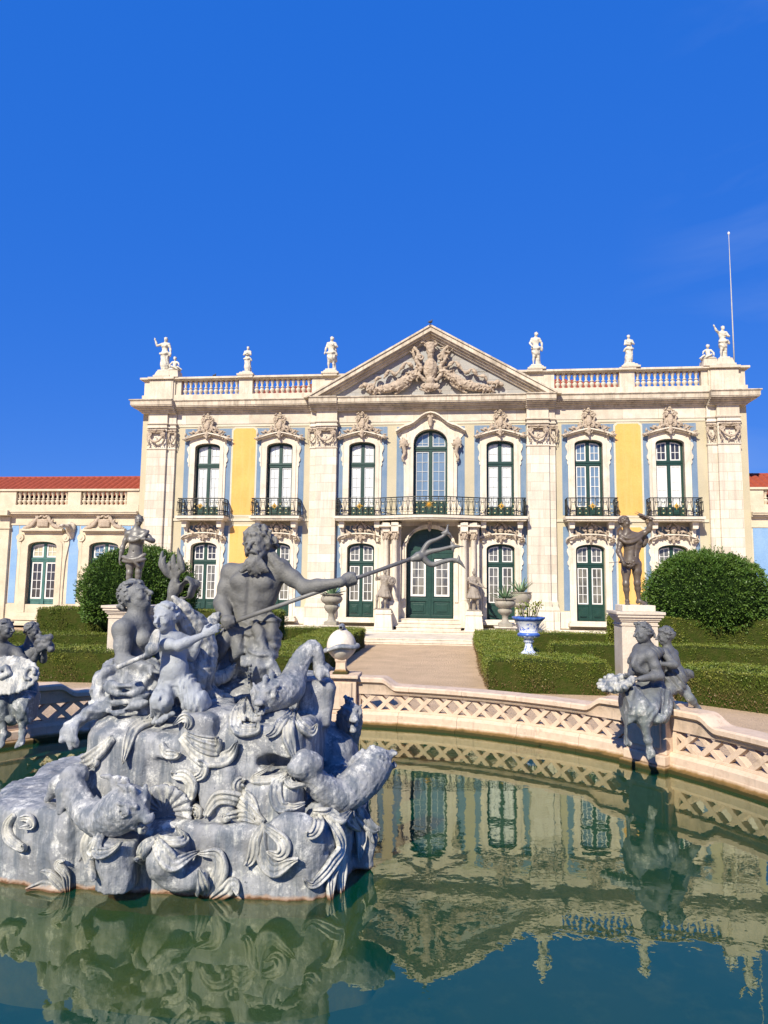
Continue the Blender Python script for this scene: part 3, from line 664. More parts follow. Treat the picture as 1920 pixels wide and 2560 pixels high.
def pedi_orn():
    s = SDF((-3.9, -.75, -.1), (3.9, .1, 3.1), .027)
    # tall cartouche
    s.ell((0,-.28,1.35), (.36,.24,.58), k=.06); s.ell((0,-.42,1.45), (.24,.16,.38), k=.04); s.cone((0,-.3,2.0),(0,-.3,2.45),.15,.24,.06); s.ell((0,-.3,2.62), (.34,.2,.16), k=.05)
    s.ell((0,-.3,.75), (.22,.2,.3), k=.05); s.ell((0,-.3,.42), (.45,.22,.22), k=.06)
    for sg in (-1, 1):
        s.chain(bez([(sg*.3,-.3,.8),(sg*.55,-.32,1.1),(sg*.48,-.3,1.5),(sg*.72,-.3,1.85),(sg*.60,-.28,2.2),(sg*.85,-.25,2.55)], 5), [.10]*20+[.08]*20, .04)
        s.chain(spiral((sg*.48,-.35,1.95), .17, 1.2, 0 if sg > 0 else PI, 12, sgn=sg), .055, .02); s.chain(spiral((sg*.30,-.4,.5), .15, 1.2, 0 if sg > 0 else PI, 12, sgn=-sg), .05, .02)
        leafy(s, [(sg*(.62+.05*math.sin(i*3)), -.2, .9+.17*i) for i in range(10)], .17, 0, 61+sg, k=.03)
        for j in range(5): s.cone((sg*(.75+.02*j),-.2,1.9+.08*j), (sg*(.9+.13*(j%3)),-.25,2.25+.13*j), .06, .02, .03)
        # garland swag of fruit and flowers, ribbons above
        g = bez([(sg*.62,-.2,1.25),(sg*1.0,-.3,.98),(sg*1.5,-.3,.62),(sg*2.1,-.3,.40),(sg*2.7,-.3,.30),(sg*3.1,-.2,.28)], 6)
        for i, p in enumerate(g):
            r = .10+.15*math.sin(PI*min(1, i/len(g)+.1)); s.ell(p, (r, r*.7, r), k=.05)
        leafy(s, g, .19, 0, 71+sg, k=.03); leafy(s, [p+V(0,-.1,0) for p in g[::2]], .15, 0, 73+sg, k=.02)
        rb = bez([(sg*.9,-.2,1.55),(sg*1.2,-.25,1.75),(sg*1.45,-.22,1.45),(sg*1.75,-.22,1.15),(sg*2.05,-.25,1.35),(sg*2.3,-.22,1.0),(sg*2.65,-.22,.95),(sg*2.85,-.22,.62),(sg*3.3,-.2,.62),(sg*3.5,-.2,.5)], 5)
        for i in range(len(rb)-1): s.cone(rb[i], rb[i+1], .075+.03*math.sin(i*.9), .075+.03*math.sin(i*.9+.9), .03)
        s.ell((sg*3.25,-.2,.62), .16, k=.03)
        s.chain(bez([(sg*.95,-.2,1.0),(sg*1.05,-.25,.6),(sg*1.4,-.25,.35),(sg*1.75,-.2,.14)], 5), .075, .03)
    leafy(s, [(x,-.25,2.7) for x in (-.3,-.15,0,.15,.3)], .16, 0, 81, k=.03); leafy(s, [(x,-.3,.3) for x in (-.35,-.15,.15,.35)], .16, 0, 82, k=.03)
    s.disp(lambda X, Y, Z: .055*(np.abs(vnoise(X*10, Y*10, Z*10))-.2)+.02*np.abs(vnoise(X*22,Y*22,Z*22)))
    return s.build('carved_trophy', M['carve'], pal)
o = pedi_orn(); o.location = (0, -.24, 11.20); o.scale = (.95, 1, .93)
# ------------------------------------------------------------------ entrance portal: paired columns carrying the balcony
for s in (-1, 1):
    pt = MB()
    for xc, yc in ((1.98, -.62), (1.57, -.78)):
        pt.box(s*xc-.20, s*xc+.20, yc-.20, .1, .5, 1.62) ; pt.box(s*xc-.17, s*xc+.17, yc-.17, yc+.17, 4.78, 5.2)
    pt.box(*sorted((s*2.25, s*1.32)), -.5, .1, .5, 5.2)
    pt.box(*sorted((s*2.3, s*1.28)), -.95, .1, 5.0, 5.08)
    po = pt.build('portal', M['stone'], pal, bev=.01)
PO = [o for o in pal.children if o.name.startswith('portal')]; PO.sort(key=lambda o: sum(v.co.x for v in o.data.vertices)); po = PO[0]
cm = MB().lathe([(.17,0),(.17,.06),(.14,.09),(.16,.12),(.135,.16),(.132,.2),(.128,1.2),(.118,2.75),(.135,2.78),(.12,2.8)], n=18).build('column', M['stone'], po, smooth=True, ang=40)
cc = SDF((-.25,-.25,-.05), (.25,.25,.42), .016)
for k in range(8):
    a = k*PI/4
    for z, r, q in ((.02, .15, .08), (.15, .16, .09)):
        b = a+(.39 if z > .1 else 0); cc.ell((math.cos(b)*r*.95, math.sin(b)*r*.95, z+.08), (.05,.05,.09), k=.02)
for sx in (-1, 1):
    for sy in (-1, 1): cc.ell((sx*.16, sy*.16, .30), .06, k=.02)
cc.cone((0,0,0),(0,0,.35),.12,.15,.02); cc.box((0,0,.37),(.2,.2,.025),.01); cc.disp(lambda X,Y,Z: .01*vnoise(X*30,Y*30,Z*30))
cco = cc.build('column_capital', M['carve'], po); first = True
for s in (-1, 1):
    for xc, yc in ((1.98, -.62), (1.57, -.78)):
        q_ = PO[0] if s < 0 else PO[1]; a = cm if first else dup(cm, q_); b = cco if first else dup(cco, q_); first = False
        a.location = (s*xc, yc, 1.62); b.location = (s*xc, yc, 4.40)
dm = MB(); og = [(-1.32,3.5),(-1.32,3.9),(-1.2,4.2),(-1.02,4.35),(-.95,4.55),(-.72,4.86),(-.4,5.05),(0,5.12)]; og = og+[(-x, z) for x, z in og[-2::-1]]
inn = [(-1.09,3.5),(-1.09,3.9)]+arc(0, 1.09, 4.15, 5.0, len(og)-5)+[(1.09,3.9),(1.09,3.5)]
dm.band(inn, og, -.28, .1); dm.band([(x*1.08, z+.05) for x, z in inn], [(x*1.02, z+.06) for x, z in og], -.34, .1)
dm.box(-1.32, -1.09, -.28, .1, .85, 3.5); dm.box(1.09, 1.32, -.28, .1, .85, 3.5); dm.box(-1.3,-1.14,-.34,.1,1.6,3.5); dm.box(1.14,1.3,-.34,.1,1.6,3.5)
dm.box(-1.32, 1.32, -.1, .1, 5.10, 5.36)
dmo = dm.build('door_surround', M['stone'], pal, bev=.01); o = dup(ks); o.parent = dmo; o.location = (0, -.45, 5.05); o.scale = (.8,1.3,.8)
# ------------------------------------------------------------------ balconies
def bow(x):                                           # front line of the long middle balcony
    a = abs(x); return -.72 if a > 2.5 else -.72-.62*(0.5+.5*math.cos(PI*a/2.5))**.6 
def slabpoly(x0, x1, fn, e, n=40):
    xs = [x0-e+(x1-x0+2*e)*i/n for i in range(n+1)]; return [(x, fn(x)-e) for x in xs]+[(x1+e, .05), (x0-e, .05)]
def railing(par, x0, x1, fn, seed):
    n = max(8, int((x1-x0)/.1)); zb, zt = 5.50, 6.33; path = [(x0+.02, -.02)]+[(x0+(x1-x0)*i/n, fn(x0+(x1-x0)*i/n)) for i in range(n+1)]+[(x1-.02, -.02)]
    pv = [Vector((a, b, 0)) for a, b in path]; L = [0]
    for i in range(1, len(pv)): L.append(L[-1]+(pv[i]-pv[i-1]).length)
    def at(d):
        for i in range(1, len(L)):
            if d <= L[i] or i == len(L)-1: 
                t = (d-L[i-1])/max(1e-6, L[i]-L[i-1]); p = pv[i-1].lerp(pv[i], t); return p, (pv[i]-pv[i-1]).normalized()
    r = MB(); g = MB(); r.tube([p+Vector((0,0,zt)) for p in pv], .026, 6, cap=True); r.tube([p+Vector((0,0,zb+.03)) for p in pv], .020, 5); r.tube([p+Vector((0,0,zt-.09)) for p in pv], .012, 5); r.tube([p+Vector((0,0,zb+.16)) for p in pv], .012, 5)
    tot = L[-1]; nb = int(tot/.27); 
    for i in range(nb+1):
        d = tot*i/nb; p, t = at(min(d, tot-1e-4)); r.tube([p+Vector((0,0,zb)), p+Vector((0,0,zt))], .018, 5)
        if i < nb:
            dm_ = tot*(i+.5)/nb; p, t = at(dm_); Z = Vector((0,0,1)); cen = p+Z*(zb+.45)
            if abs(dm_-tot/2) < .22: continue
            for sg in (-1, 1):                        # C and S scrolls
                pts = [cen+t*(sg*(.05+.075*(1-math.cos(a))*.5))+Z*(.24*math.cos(a)*(1)) for a in [PI*k/6 for k in range(7)]]
                r.tube(pts, .014, 4); 
                q = cen+t*(sg*.05)+Z*.24
                r.tube([q+t*(sg*.045*math.sin(b))+Z*(.04*(math.cos(b)-1)) for b in [k*PI/4 for k in range(7)]], .012, 4)
                q = cen+t*(sg*.05)-Z*.24
                r.tube([q+t*(sg*.045*math.sin(b))-Z*(.04*(math.cos(b)-1)) for b in [k*PI/4 for k in range(7)]], .012, 4)
            for zz, sz in ((.10, 1), (-.10, -1), (-.30, 1)):
                q = cen+Z*zz-Vector((0,.012,0)); w = .045
                g.add([q-t*w+Z*(.025*sz), q+t*w+Z*(.025*sz), q-Z*(.04*sz), q-Vector((0,.02,0))], [(0,1,3),(1,2,3),(2,0,3)])
    o = r.build('railing', M['iron'], par, smooth=True); g.build('gilt_leaf', M['palegold'], o)
    return o, at(tot/2)[0]
def rosette(par, p, star=False):
    b = MB(); n = 8 if not star else 12; vs = []; y0 = p.y-.03
    for i in range(2*n):
        a = PI*i/n+PI/2; R_ = (.20 if (i//2) % 2 == 0 else .13) if i % 2 == 0 else .075
        if star: R_ = (.30 if (i//2) % 2 == 0 else .2) if i % 2 == 0 else .07
        vs.append((p.x+R_*math.cos(a), y0, 5.97+R_*math.sin(a)))
    m = len(vs); vs += [(p.x, y0-.05, 5.97), (p.x, y0+.02, 5.97)]
    b.add(vs, [(i, (i+1) % m, m) for i in range(m)]+[((i+1) % m, i, m+1) for i in range(m)])
    b.build('gilt_rosette', M['gold'], par)
    if not star: MB().lathe([(.03,0),(.035,.02),(.0,.03)], p.x, 0, 0, 8).build('rosette_eye', M['iron'], par).matrix_local = Matrix.Translation((0, y0-.035, 5.97-0)) @ Matrix.Rotation(PI/2, 4, 'X') @ Matrix.Translation((0,0,0))
def balcony(x0, x1, fn, brk, star=False):
    b = MB(); b.prismz([(x, y) for x, y in slabpoly(x0, x1, fn, .10)], 5.38, 5.50)
    b.prismz([(x, y) for x, y in slabpoly(x0, x1, fn, .03)], 5.30, 5.38)
    for x in brk:
        b.prism([(x-.11,4.98),(x+.11,4.98),(x+.13,5.3),(x-.13,5.3)], -.52, .0); b.prism([(x-.07,4.62),(x+.07,4.62),(x+.1,4.98),(x-.1,4.98)], -.26, .0); b.prism([(x-.05,4.35),(x+.05,4.35),(x+.07,4.62),(x-.07,4.62)], -.18, .0)
    o = b.build('balcony', M['stone'], pal, bev=.01)
    r, m = railing(o, x0, x1, fn, 1); rosette(o, m, star); return o
flat = lambda x: -.72
for c in (BAY[0], BAY[1], BAY[4], BAY[5]): balcony(c-1.10, c+1.10, flat, (c-.86, c+.86))
mb_ = balcony(-4.32, 4.32, bow, (-4.1, -2.45, 2.45, 4.1), True)
for c in (-3.24, 3.24): rosette(mb_, Vector((c, -.72, 0)))
# lightning rod / flagpole and steps
M['urnp'] = surf('pole_paint', (.50,.50,.48), (.42,.42,.40), rough=.5, sc=5, bump=.1)
fp = thing('flagpole', 'tall thin grey flagpole on the right corner of the palace roof', 'flagpole', LW(14.22, 1.0, 12.4))
MB().lathe([(.032,0),(.030,2),(.024,4.5),(.014,6.5),(.014,6.9)], n=8).build('pole', M['urnp'], fp, smooth=True)
MB().lathe([(.0,6.88),(.05,6.92),(.06,6.97),(.03,7.03),(.0,7.05)], n=8).build('finial', M['white'], fp, smooth=True)
MB().lathe([(.12,-.3),(.12,.08),(.05,.14)], n=8).build('socket', M['parapet'], fp)
# ------------------------------------------------------------------ wings
def wing(name, label, x0, x1, wins, pilx, rows, y=.12):
    w = thing(name, label, 'palace wing', FO, -PHI)
    b = MB(); e = x0
    for c in sorted(wins):
        b.box(e, c-.75, y, y+.35, .2, 5.6); e = c+.75; fill(b, c, .75, .2, 5.6, [(.8, 4.05, 4.28)], y, y+.35)
    b.box(e, x1, y, y+.35, .2, 5.6); b.box(x0, x1, y+.45, y+6, .2, 5.6)
    b.box(x0, x1, y-.04, y+.2, 5.1, 5.5); b.box(x0, x1, y-.05, y+.1, .2, 1.2)
    b.build('wall', M['wing'], w)
    bl = MB(); eds = sorted([x0]+[c+s*1.25 for c in wins for s in (-1, 1)]+[x1]); 
    for i in range(0, len(eds)-1, 2):
        a, c_ = eds[i]+.1, eds[i+1]-.1
        for px in pilx:
            if a < px < c_:
                if px-.35-a > .1: bl.box(a, px-.35, y-.012, y+.1, 1.25, 5.08)
                a = px+.35
        if c_-a > .1: bl.box(a, c_, y-.012, y+.1, 1.25, 5.08)
    for c in wins: bl.box(c-1.3, c+1.3, y-.012, y+.1, 4.85, 5.08)
    bl.build('blue_panel', M['wblue'], w)
    k = MB()
    for z0, z1, d in ((5.5,5.56,.1),(5.56,5.64,.22),(5.64,5.72,.32),(5.72,5.78,.36)): k.box(x0, x1, y-d, y+.5, z0, z1)
    for px in pilx:
        k.box(px-.27, px+.27, y-.14, y+.1, .4, 5.5); k.box(px-.33, px+.33, y-.2, y+.1, 4.9, 5.0); k.box(px-.36, px+.36, y-.5, y+.3, 5.55, 5.8)
    k.box(x0, x1, y-.45, y+.1, .2, .42); k.box(x0, x1, y-.7, y+.1, .2, .30)
    k.build('cornice', M['wing'], w, bev=.01)
    q = MB(); q.box(x0, x1, y-.14, y+.3, 5.78, 6.10); q.box(x0, x1, y-.16, y+.32, 6.80, 6.90)
    sp = sorted([x0]+[v for r in rows for v in r[:2]]+[x1])
    for i in range(0, len(sp), 2):
        if sp[i+1]-sp[i] > .02: q.box(sp[i], sp[i+1], y-.08, y+.24, 6.10, 6.80)
    q.build('parapet', M['wing'], w, bev=.01)
    bb = MB().lathe([(r*.95, z*.94) for r, z in bp], n=12).build('baluster', M['wing'], w, smooth=True, ang=50); first = True
    for a, c_, n in rows: balrow(bb, w, a, c_, n, y+.08, 6.10, first); first = False
    rf = MB(); tiled(rf, x0, x1, y+.45, 6.55, y+3.2, 7.98, step=.34); rf.box(x0, x1, y+.4, y+6, 5.6, 6.5); rf.add([(x0,y+3.2,7.98),(x1,y+3.2,7.98),(x1,y+6,6.6),(x0,y+6,6.6)], [(0,1,2,3)])
    rf.tube([(x0, y+3.2, 7.98), (x1, y+3.2, 7.98)], .09, 8)
    rf.build('roof', M['tile'], w)
    for i, c in enumerate(wins):
        window(w, c, .75, .8, 4.05, 4.28, ('p_cream' if abs(c+19.15) < .1 else 'p_blue', 'p_dark'), M['wgreen'], M['white'], 1.45, 3.42, 4, y=y+.2, fw=.07)
        f = MB()
        for wd, yy in ((.42,-.06),(.30,-.10),(.12,-.06)):
            f.box(c-.75-wd, c-.75, y+yy, y+.2, .8, 4.05); f.box(c+.75, c+.75+wd, y+yy, y+.2, .8, 4.05); f.band(arc(c, .75, 4.05, 4.28), arc(c, .75+wd, 4.05, 4.28+wd*.9), y+yy, y+.2)
        f.box(c-1.0, c+1.0, y-.05, y+.1, 4.4, 4.74); f.box(c-1.06, c+1.06, y-.22, y+.1, 4.74, 4.80); f.box(c-1.10, c+1.10, y-.30, y+.1, 4.80, 4.90); f.box(c-1.06, c+1.06, y-.2, y+.1, 4.90, 4.95)
        f.prism([(c-.55,4.95),(c+.55,4.95),(c+.35,5.3),(c-.35,5.3)], y-.12, y+.1)
        for s in (-1, 1):
            f.tube([(c+s*1.2, y-.12, 4.48), (c+s*1.2, y+.1, 4.48)], .19, 14); f.tube([(c+s*1.2, y-.15, 4.48), (c+s*1.2, y+.1, 4.48)], .08, 10)
            pts = [(c+s*1.36,4.45),(c+s*1.38,4.2),(c+s*1.30,3.8),(c+s*1.22,3.3),(c+s*1.19,2.6),(c+s*1.17,2.0)]; base = [(c+s*1.15, z) for _, z in pts]
            f.band(pts, base, y-.07, y+.1) if s > 0 else f.band(base, pts, y-.07, y+.1)
        f.box(c-1.3, c+1.3, y-.35, y+.25, .62, .8); f.box(c-1.38, c+1.38, y-.5, y+.1, .45, .62)
        so = f.build('window_surround', M['wing'], w, bev=.006)
        co_ = dup(wcr) if wcr.users_collection and wcr.parent else wcr
        co_.parent = so; co_.location = (c, y-.05, 5.05)
    return w
def wcrest():
    s = SDF((-1.1,-.35,-.25), (1.1,.05,.65), .024)
    for sg in (-1, 1):
        s.chain(bez([(sg*.28,-.12,.42),(sg*.42,-.14,.2),(sg*.6,-.14,.0),(sg*.95,-.12,-.1)], 5), .08, .03); leafy(s, [(sg*(.3+.1*i),-.1,.4-.09*i) for i in range(7)], .09, 0, 90+sg)
    s.box((0,-.08,.15), (.3,.1,.2), .05); leafy(s, [(x,-.12,.45) for x in (-.25,-.12,0,.12,.25)], .11, 0, 95)
    s.disp(lambda X,Y,Z: .012*vnoise(X*22,Y*22,Z*22)); return s.build('crest', M['carve'])
wcr = wcrest()
lw = wing('palace_wing', 'low blue wing with red tiled roof and stone balustrade, left of the palace front', -27.5, -14.25, [-22.6, -19.15, -15.95][::-1], [-21.2, -24.6], [(-20.72,-17.98,11),(-17.3,-14.9,10),(-24.1,-21.6,10)])
rw = wing('palace_wing', 'sliver of blue wing with red tiled roof at the right edge of the photo', 14.25, 24, [17.8, 21.2], [24.5], [(14.85,17.3,10),(18.0,20.6,11)])
# spout on the left wing
sp = SDF((-.5,-1.5,-.6), (.5,.15,.4), .03); sp.chain(bez([(0,.1,-.4),(0,-.15,-.1),(0,-.4,.05),(-.15,-.8,.0)], 5), [.22,.2,.18,.17,.16,.15,.14,.13,.12,.12,.11,.10,.09,.08,.07,.06], .04); sp.ell((0,-.1,0), (.26,.16,.28), k=.05); sp.disp(lambda X,Y,Z: .03*vnoise(X*9,Y*9,Z*9))
g = sp.build('water_spout', M['cornice'], lw); g.location = (-17.72, .12, 4.98)
# ------------------------------------------------------------------ ground, pool, garden
CPX, CPY, PR = -1.25, 5.90, 6.05
def struct(o): o['kind'] = 'structure'; return o
M['gravel'] = surf('gravel', (.72,.53,.345), (.60,.44,.285), rough=.95, sc=1.2, bsc=28, dirt=(.38,.27,.17), dirtamt=.5, bump=.9, bdist=.06, spec=.1)
M['lawn'] = surf('lawn', (.10,.135,.018), (.13,.15,.025), rough=.95, sc=3, bsc=50, dirt=(.16,.13,.05), dirtamt=.4, bump=.8, bdist=.05, spec=.1)
M['lead'] = None
def pool_stone():
    m, n, b = nodes('pool_limestone'); tc = N(n, 'ShaderNodeTexCoord'); co = tc.outputs['Object']
    c = mixc(n, ramp(n, noise(n, co, 1.6, 5), .35, .65), (.66,.50,.37), (.58,.46,.35))
    c = mixc(n, ramp(n, noise(n, co, 9, 7, .7), .45, .75), c, (.48,.36,.26)); c = mixc(n, ramp(n, noise(n, co, 2.2, 8, .8), .56, .70), c, (.30,.23,.17)); c = mixc(n, ramp(n, noise(n, co, 1, 6, .7, (7, 7, .6)), .56, .72), c, (.42,.33,.25))
    sx = n.nodes.new('ShaderNodeSeparateXYZ'); n.links.new(co, sx.inputs[0])
    ad = N(n, 'ShaderNodeMath', operation='MULTIPLY_ADD'); n.links.new(noise(n, co, 7, 5), ad.inputs[0]); ad.inputs[1].default_value = .05; n.links.new(sx.outputs[2], ad.inputs[2])
    c = mixc(n, ramp(n, ad.outputs[0], .125, .085), c, (.20,.12,.04)); c = mixc(n, ramp(n, ad.outputs[0], .085, .06), c, (.045,.04,.012))
    n.links.new(c, b.inputs['Base Color']); b.inputs['Roughness'].default_value = .85; b.inputs['Specular IOR Level'].default_value = .25
    bp_ = N(n, 'ShaderNodeBump', Strength=.35, Distance=.01); n.links.new(noise(n, co, 28, 6, .7), bp_.inputs['Height']); n.links.new(bp_.outputs[0], b.inputs['Normal']); return m
M['pool'] = pool_stone()
# one ground sheet with the round basin cut out of it
na = 96; radii = [PR+.30, PR+1, PR+3, PR+8, PR+20, 60, 150, 400, 1200]
vs = [(CPX+r*math.cos(2*PI*i/na), CPY+r*math.sin(2*PI*i/na), .10) for r in radii for i in range(na)]
fs = [(j*na+i, j*na+(i+1) % na, (j+1)*na+(i+1) % na, (j+1)*na+i) for j in range(len(radii)-1) for i in range(na)]
struct(MB().add(vs, [f[::-1] for f in fs]).build('ground', M['gravel']))
def floor_mat():
    m, n, b = nodes('pool_floor'); co = N(n, 'ShaderNodeTexCoord').outputs['Object']
    c = mixc(n, ramp(n, noise(n, co, .7, 5, .6), .38, .6), (.028,.030,.006), (.006,.018,.008)); c = mixc(n, ramp(n, noise(n, co, 3, 8, .7), .5, .75), c, (.07,.065,.014))
    n.links.new(c, b.inputs['Base Color']); b.inputs['Roughness'].default_value = .95; return m
fl = MB().add([(CPX+(PR+.2)*math.cos(2*PI*i/na), CPY+(PR+.2)*math.sin(2*PI*i/na), -.62) for i in range(na)], [tuple(range(na))]); struct(fl.build('pool_floor', floor_mat()))
def water_mat():
    m = bpy.data.materials.new('water'); m.use_nodes = True; n = m.node_tree; n.nodes.clear(); o = n.nodes.new('ShaderNodeOutputMaterial')
    co = N(n, 'ShaderNodeTexCoord').outputs['Object']
    h = noise(n, co, 3.2, 3, .5, (1.0, 1.0, 1), dist=.3); h2 = noise(n, co, 11, 2, .5)
    wv = N(n, 'ShaderNodeMath', operation='MULTIPLY_ADD'); n.links.new(h2, wv.inputs[0]); wv.inputs[1].default_value = .16; n.links.new(h, wv.inputs[2])
    bp_ = N(n, 'ShaderNodeBump', Strength=.014, Distance=.1); n.links.new(wv.outputs[0], bp_.inputs['Height'])
    gl = N(n, 'ShaderNodeBsdfGlossy', Roughness=.0); gl.inputs['Color'].default_value = (.96, .98, .76, 1); n.links.new(bp_.outputs[0], gl.inputs['Normal'])
    tr = N(n, 'ShaderNodeBsdfTransparent'); tr.inputs['Color'].default_value = (.80, .88, .70, 1)
    df = N(n, 'ShaderNodeBsdfDiffuse'); df.inputs['Color'].default_value = (.001, .105, .060, 1)
    a = n.nodes.new('ShaderNodeMixShader'); a.inputs[0].default_value = .30; n.links.new(tr.outputs[0], a.inputs[1]); n.links.new(df.outputs[0], a.inputs[2])
    geo = n.nodes.new('ShaderNodeNewGeometry'); dt = N(n, 'ShaderNodeVectorMath', operation='DOT_PRODUCT'); n.links.new(geo.outputs['Incoming'], dt.inputs[0]); n.links.new(bp_.outputs[0], dt.inputs[1])
    ab = N(n, 'ShaderNodeMath', operation='ABSOLUTE'); n.links.new(dt.outputs['Value'], ab.inputs[0]); om = N(n, 'ShaderNodeMath', operation='SUBTRACT', use_clamp=True); om.inputs[0].default_value = 1; n.links.new(ab.outputs[0], om.inputs[1])
    pw = N(n, 'ShaderNodeMath', operation='POWER'); n.links.new(om.outputs[0], pw.inputs[0]); pw.inputs[1].default_value = 5
    fr = N(n, 'ShaderNodeMath', operation='MULTIPLY_ADD', use_clamp=True); n.links.new(pw.outputs[0], fr.inputs[0]); fr.inputs[1].default_value = .85; fr.inputs[2].default_value = .15
    b = n.nodes.new('ShaderNodeMixShader'); n.links.new(fr.outputs[0], b.inputs[0]); n.links.new(a.outputs[0], b.inputs[1]); n.links.new(gl.outputs[0], b.inputs[2]); n.links.new(b.outputs[0], o.inputs[0]); return m
wt = MB().add([(CPX+(PR+.05)*math.cos(2*PI*i/na), CPY+(PR+.05)*math.sin(2*PI*i/na), 0) for i in range(na)], [tuple(range(na))]); struct(wt.build('water', water_mat()))
# basin wall with lattice balustrade between piers
def rp(r, a): return (CPX+r*math.cos(a), CPY+r*math.sin(a))
def ring(mb, a0, a1, prof, n):                        # prof: closed (r, z) section swept around the basin; z may be a function of the angle
    m = len(prof); vs = []; fs = []
    for i in range(n+1):
        a = a0+(a1-a0)*i/n
        for r, z in prof:
            x, y = rp(r, a); vs.append((x, y, z(a) if callable(z) else z))
    for i in range(n):
        for j in range(m): k = (j+1) % m; fs.append((i*m+j, (i+1)*m+j, (i+1)*m+k, i*m+k))
    fs += [tuple(range(m)), tuple(range((n+1)*m-1, n*m-1, -1))]
    return mb.add(vs, fs)
PIERS = [math.radians(d) for d in (-14.8, 36.3, 85.0, 134.5, 184.5)]
balu = thing('pool_balustrade', 'pink limestone lattice balustrade with piers curving around the pool', 'balustrade')
wb = MB()
for k in range(24):
  e0 = math.radians(-30+230*k/24); e1 = math.radians(-30+230*(k+1)/24)-.0008
  ring(wb, e0, e1, [(PR-.10,-.65),(PR-.10,.045),(PR-.03,.06),(PR,.10),(PR,.19),(PR+.05,.235),(PR+.34,.235),(PR+.38,.1),(PR+.38,-.65)], 8)
wb.build('base_wall', M['pool'], balu, smooth=True, ang=35)
def rise(a):
    d = min(abs(a-p) for p in PIERS)*PR; t = min(1, max(0, (d-.72)/.26)); return .13*(.5+.5*math.cos(PI*t))
for k in range(len(PIERS)-1):
    a0, a1 = PIERS[k]+.29/PR, PIERS[k+1]-.29/PR
    cp = MB(); q = lambda z: (lambda a: z+rise(a))
    for k5 in range(5): ring(cp, a0+(a1-a0)*k5/5, a0+(a1-a0)*(k5+1)/5-.0006, [(PR+.06,.52),(PR+.05,q(.53)),(PR+.03,q(.57)),(PR-.02,q(.60)),(PR-.02,q(.655)),(PR+.01,q(.675)),(PR+.35,q(.675)),(PR+.37,q(.655)),(PR+.37,q(.60)),(PR+.30,q(.57)),(PR+.27,.52)], 18)
    cp.build('coping', M['pool'], balu, smooth=True, ang=30)
    lt = MB(); n = 14; st = (a1-a0)/n; r0, r1 = PR+.10, PR+.22; zb, zt = .225, .535
    for i in range(n):
        for s in (0, 1):
            aa, ab = a0+i*st, a0+(i+1)*st; za, zc = (zb, zt) if s else (zt, zb); e = .034*(1 if s else -1); rr0 = r0+(.004 if s else 0)
            dz = .046; P4 = []
            for r in (rr0, r1):
                for (a, z) in ((aa, za), (ab, zc)):
                    x, y = rp(r, a); P4 += [(x, y, z-dz), (x, y, z+dz)]
            # bar: 8 corners
            lt.add(P4, [(0,1,3,2),(4,6,7,5),(0,2,6,4),(1,5,7,3),(0,4,5,1),(2,3,7,6)])
    ring(lt, a0, a1, [(PR+.09,.225),(PR+.09,.262),(PR+.23,.262),(PR+.23,.225)], 40); ring(lt, a0, a1, [(PR+.09,.505),(PR+.09,.54),(PR+.23,.54),(PR+.23,.505)], 40)
    for ea in (a0, a1):
        s = 1 if ea == a0 else -1; ring(lt, min(ea, ea+s*.06/PR), max(ea, ea+s*.06/PR), [(PR+.085,.23),(PR+.085,.60),(PR+.235,.60),(PR+.235,.23)], 2)
    lt.build('lattice', M['pool'], balu, bev=.006)
for k, a in enumerate(PIERS):
    pm = MB(); hw_ = .29
    pm.box(-hw_-.05, hw_+.05, -.20, .42, -.65, .07); pm.box(-hw_-.02, hw_+.02, -.14, .40, .07, .20); pm.box(-hw_, hw_, -.06, .40, .20, .76)
    pm.box(-hw_+.07, hw_-.07, -.085, .0, .27, .72); pm.box(-hw_+.11, hw_-.11, -.075, .0, .31, .68)
    pm.box(-hw_-.02, hw_+.02, -.10, .42, .76, .79); pm.box(-hw_-.04, hw_+.04, -.14, .45, .79, .845)
    o = pm.build('pier', M['pool'], balu, bev=.012); x, y = rp(PR, a); o.location = (x, y, 0); o.rotation_euler = (0, 0, a-PI/2)
# helmeted ball on the middle pier
x, y = rp(PR+.12, PIERS[2]); fin = thing('ball_finial', 'pale stone ball with lead brim on the pier beside the path', 'finial', (x, y, .845), PIERS[2]-PI/2); fin.scale = (.92, .92, .95)
MB().lathe([(.20,0),(.20,.03),(.16,.05),(.13,.10),(.125,.20),(.15,.24),(.15,.27)], n=4).build('plinth', M['pool'], fin).rotation_euler = (0,0,PI/4)
MB().lathe([(.09,.24),(.16,.29),(.23,.36),(.275,.43),(.28,.49),(.275,.55),(.255,.62),(.22,.68),(.165,.74),(.09,.785),(.0,.80)], n=28).build('ball', M['stone'], fin, smooth=True)
bm_ = MB(); n = 40; rows = [(.27,.0),(.33,-.035),(.355,-.02),(.34,.02),(.28,.045)]
vs = []
for r, dz in rows:
    for i in range(n):
        t = 2*PI*i/n; vs.append((r*math.cos(t), r*math.sin(t), .46+dz+.05*math.cos(t*1.0+.5)+.022*math.sin(3*t)))
bm_.add(vs, [(j*n+i, j*n+(i+1) % n, ((j+1) % 5)*n+(i+1) % n, ((j+1) % 5)*n+i) for j in range(5) for i in range(n)])
FINB = bm_; FIN = fin
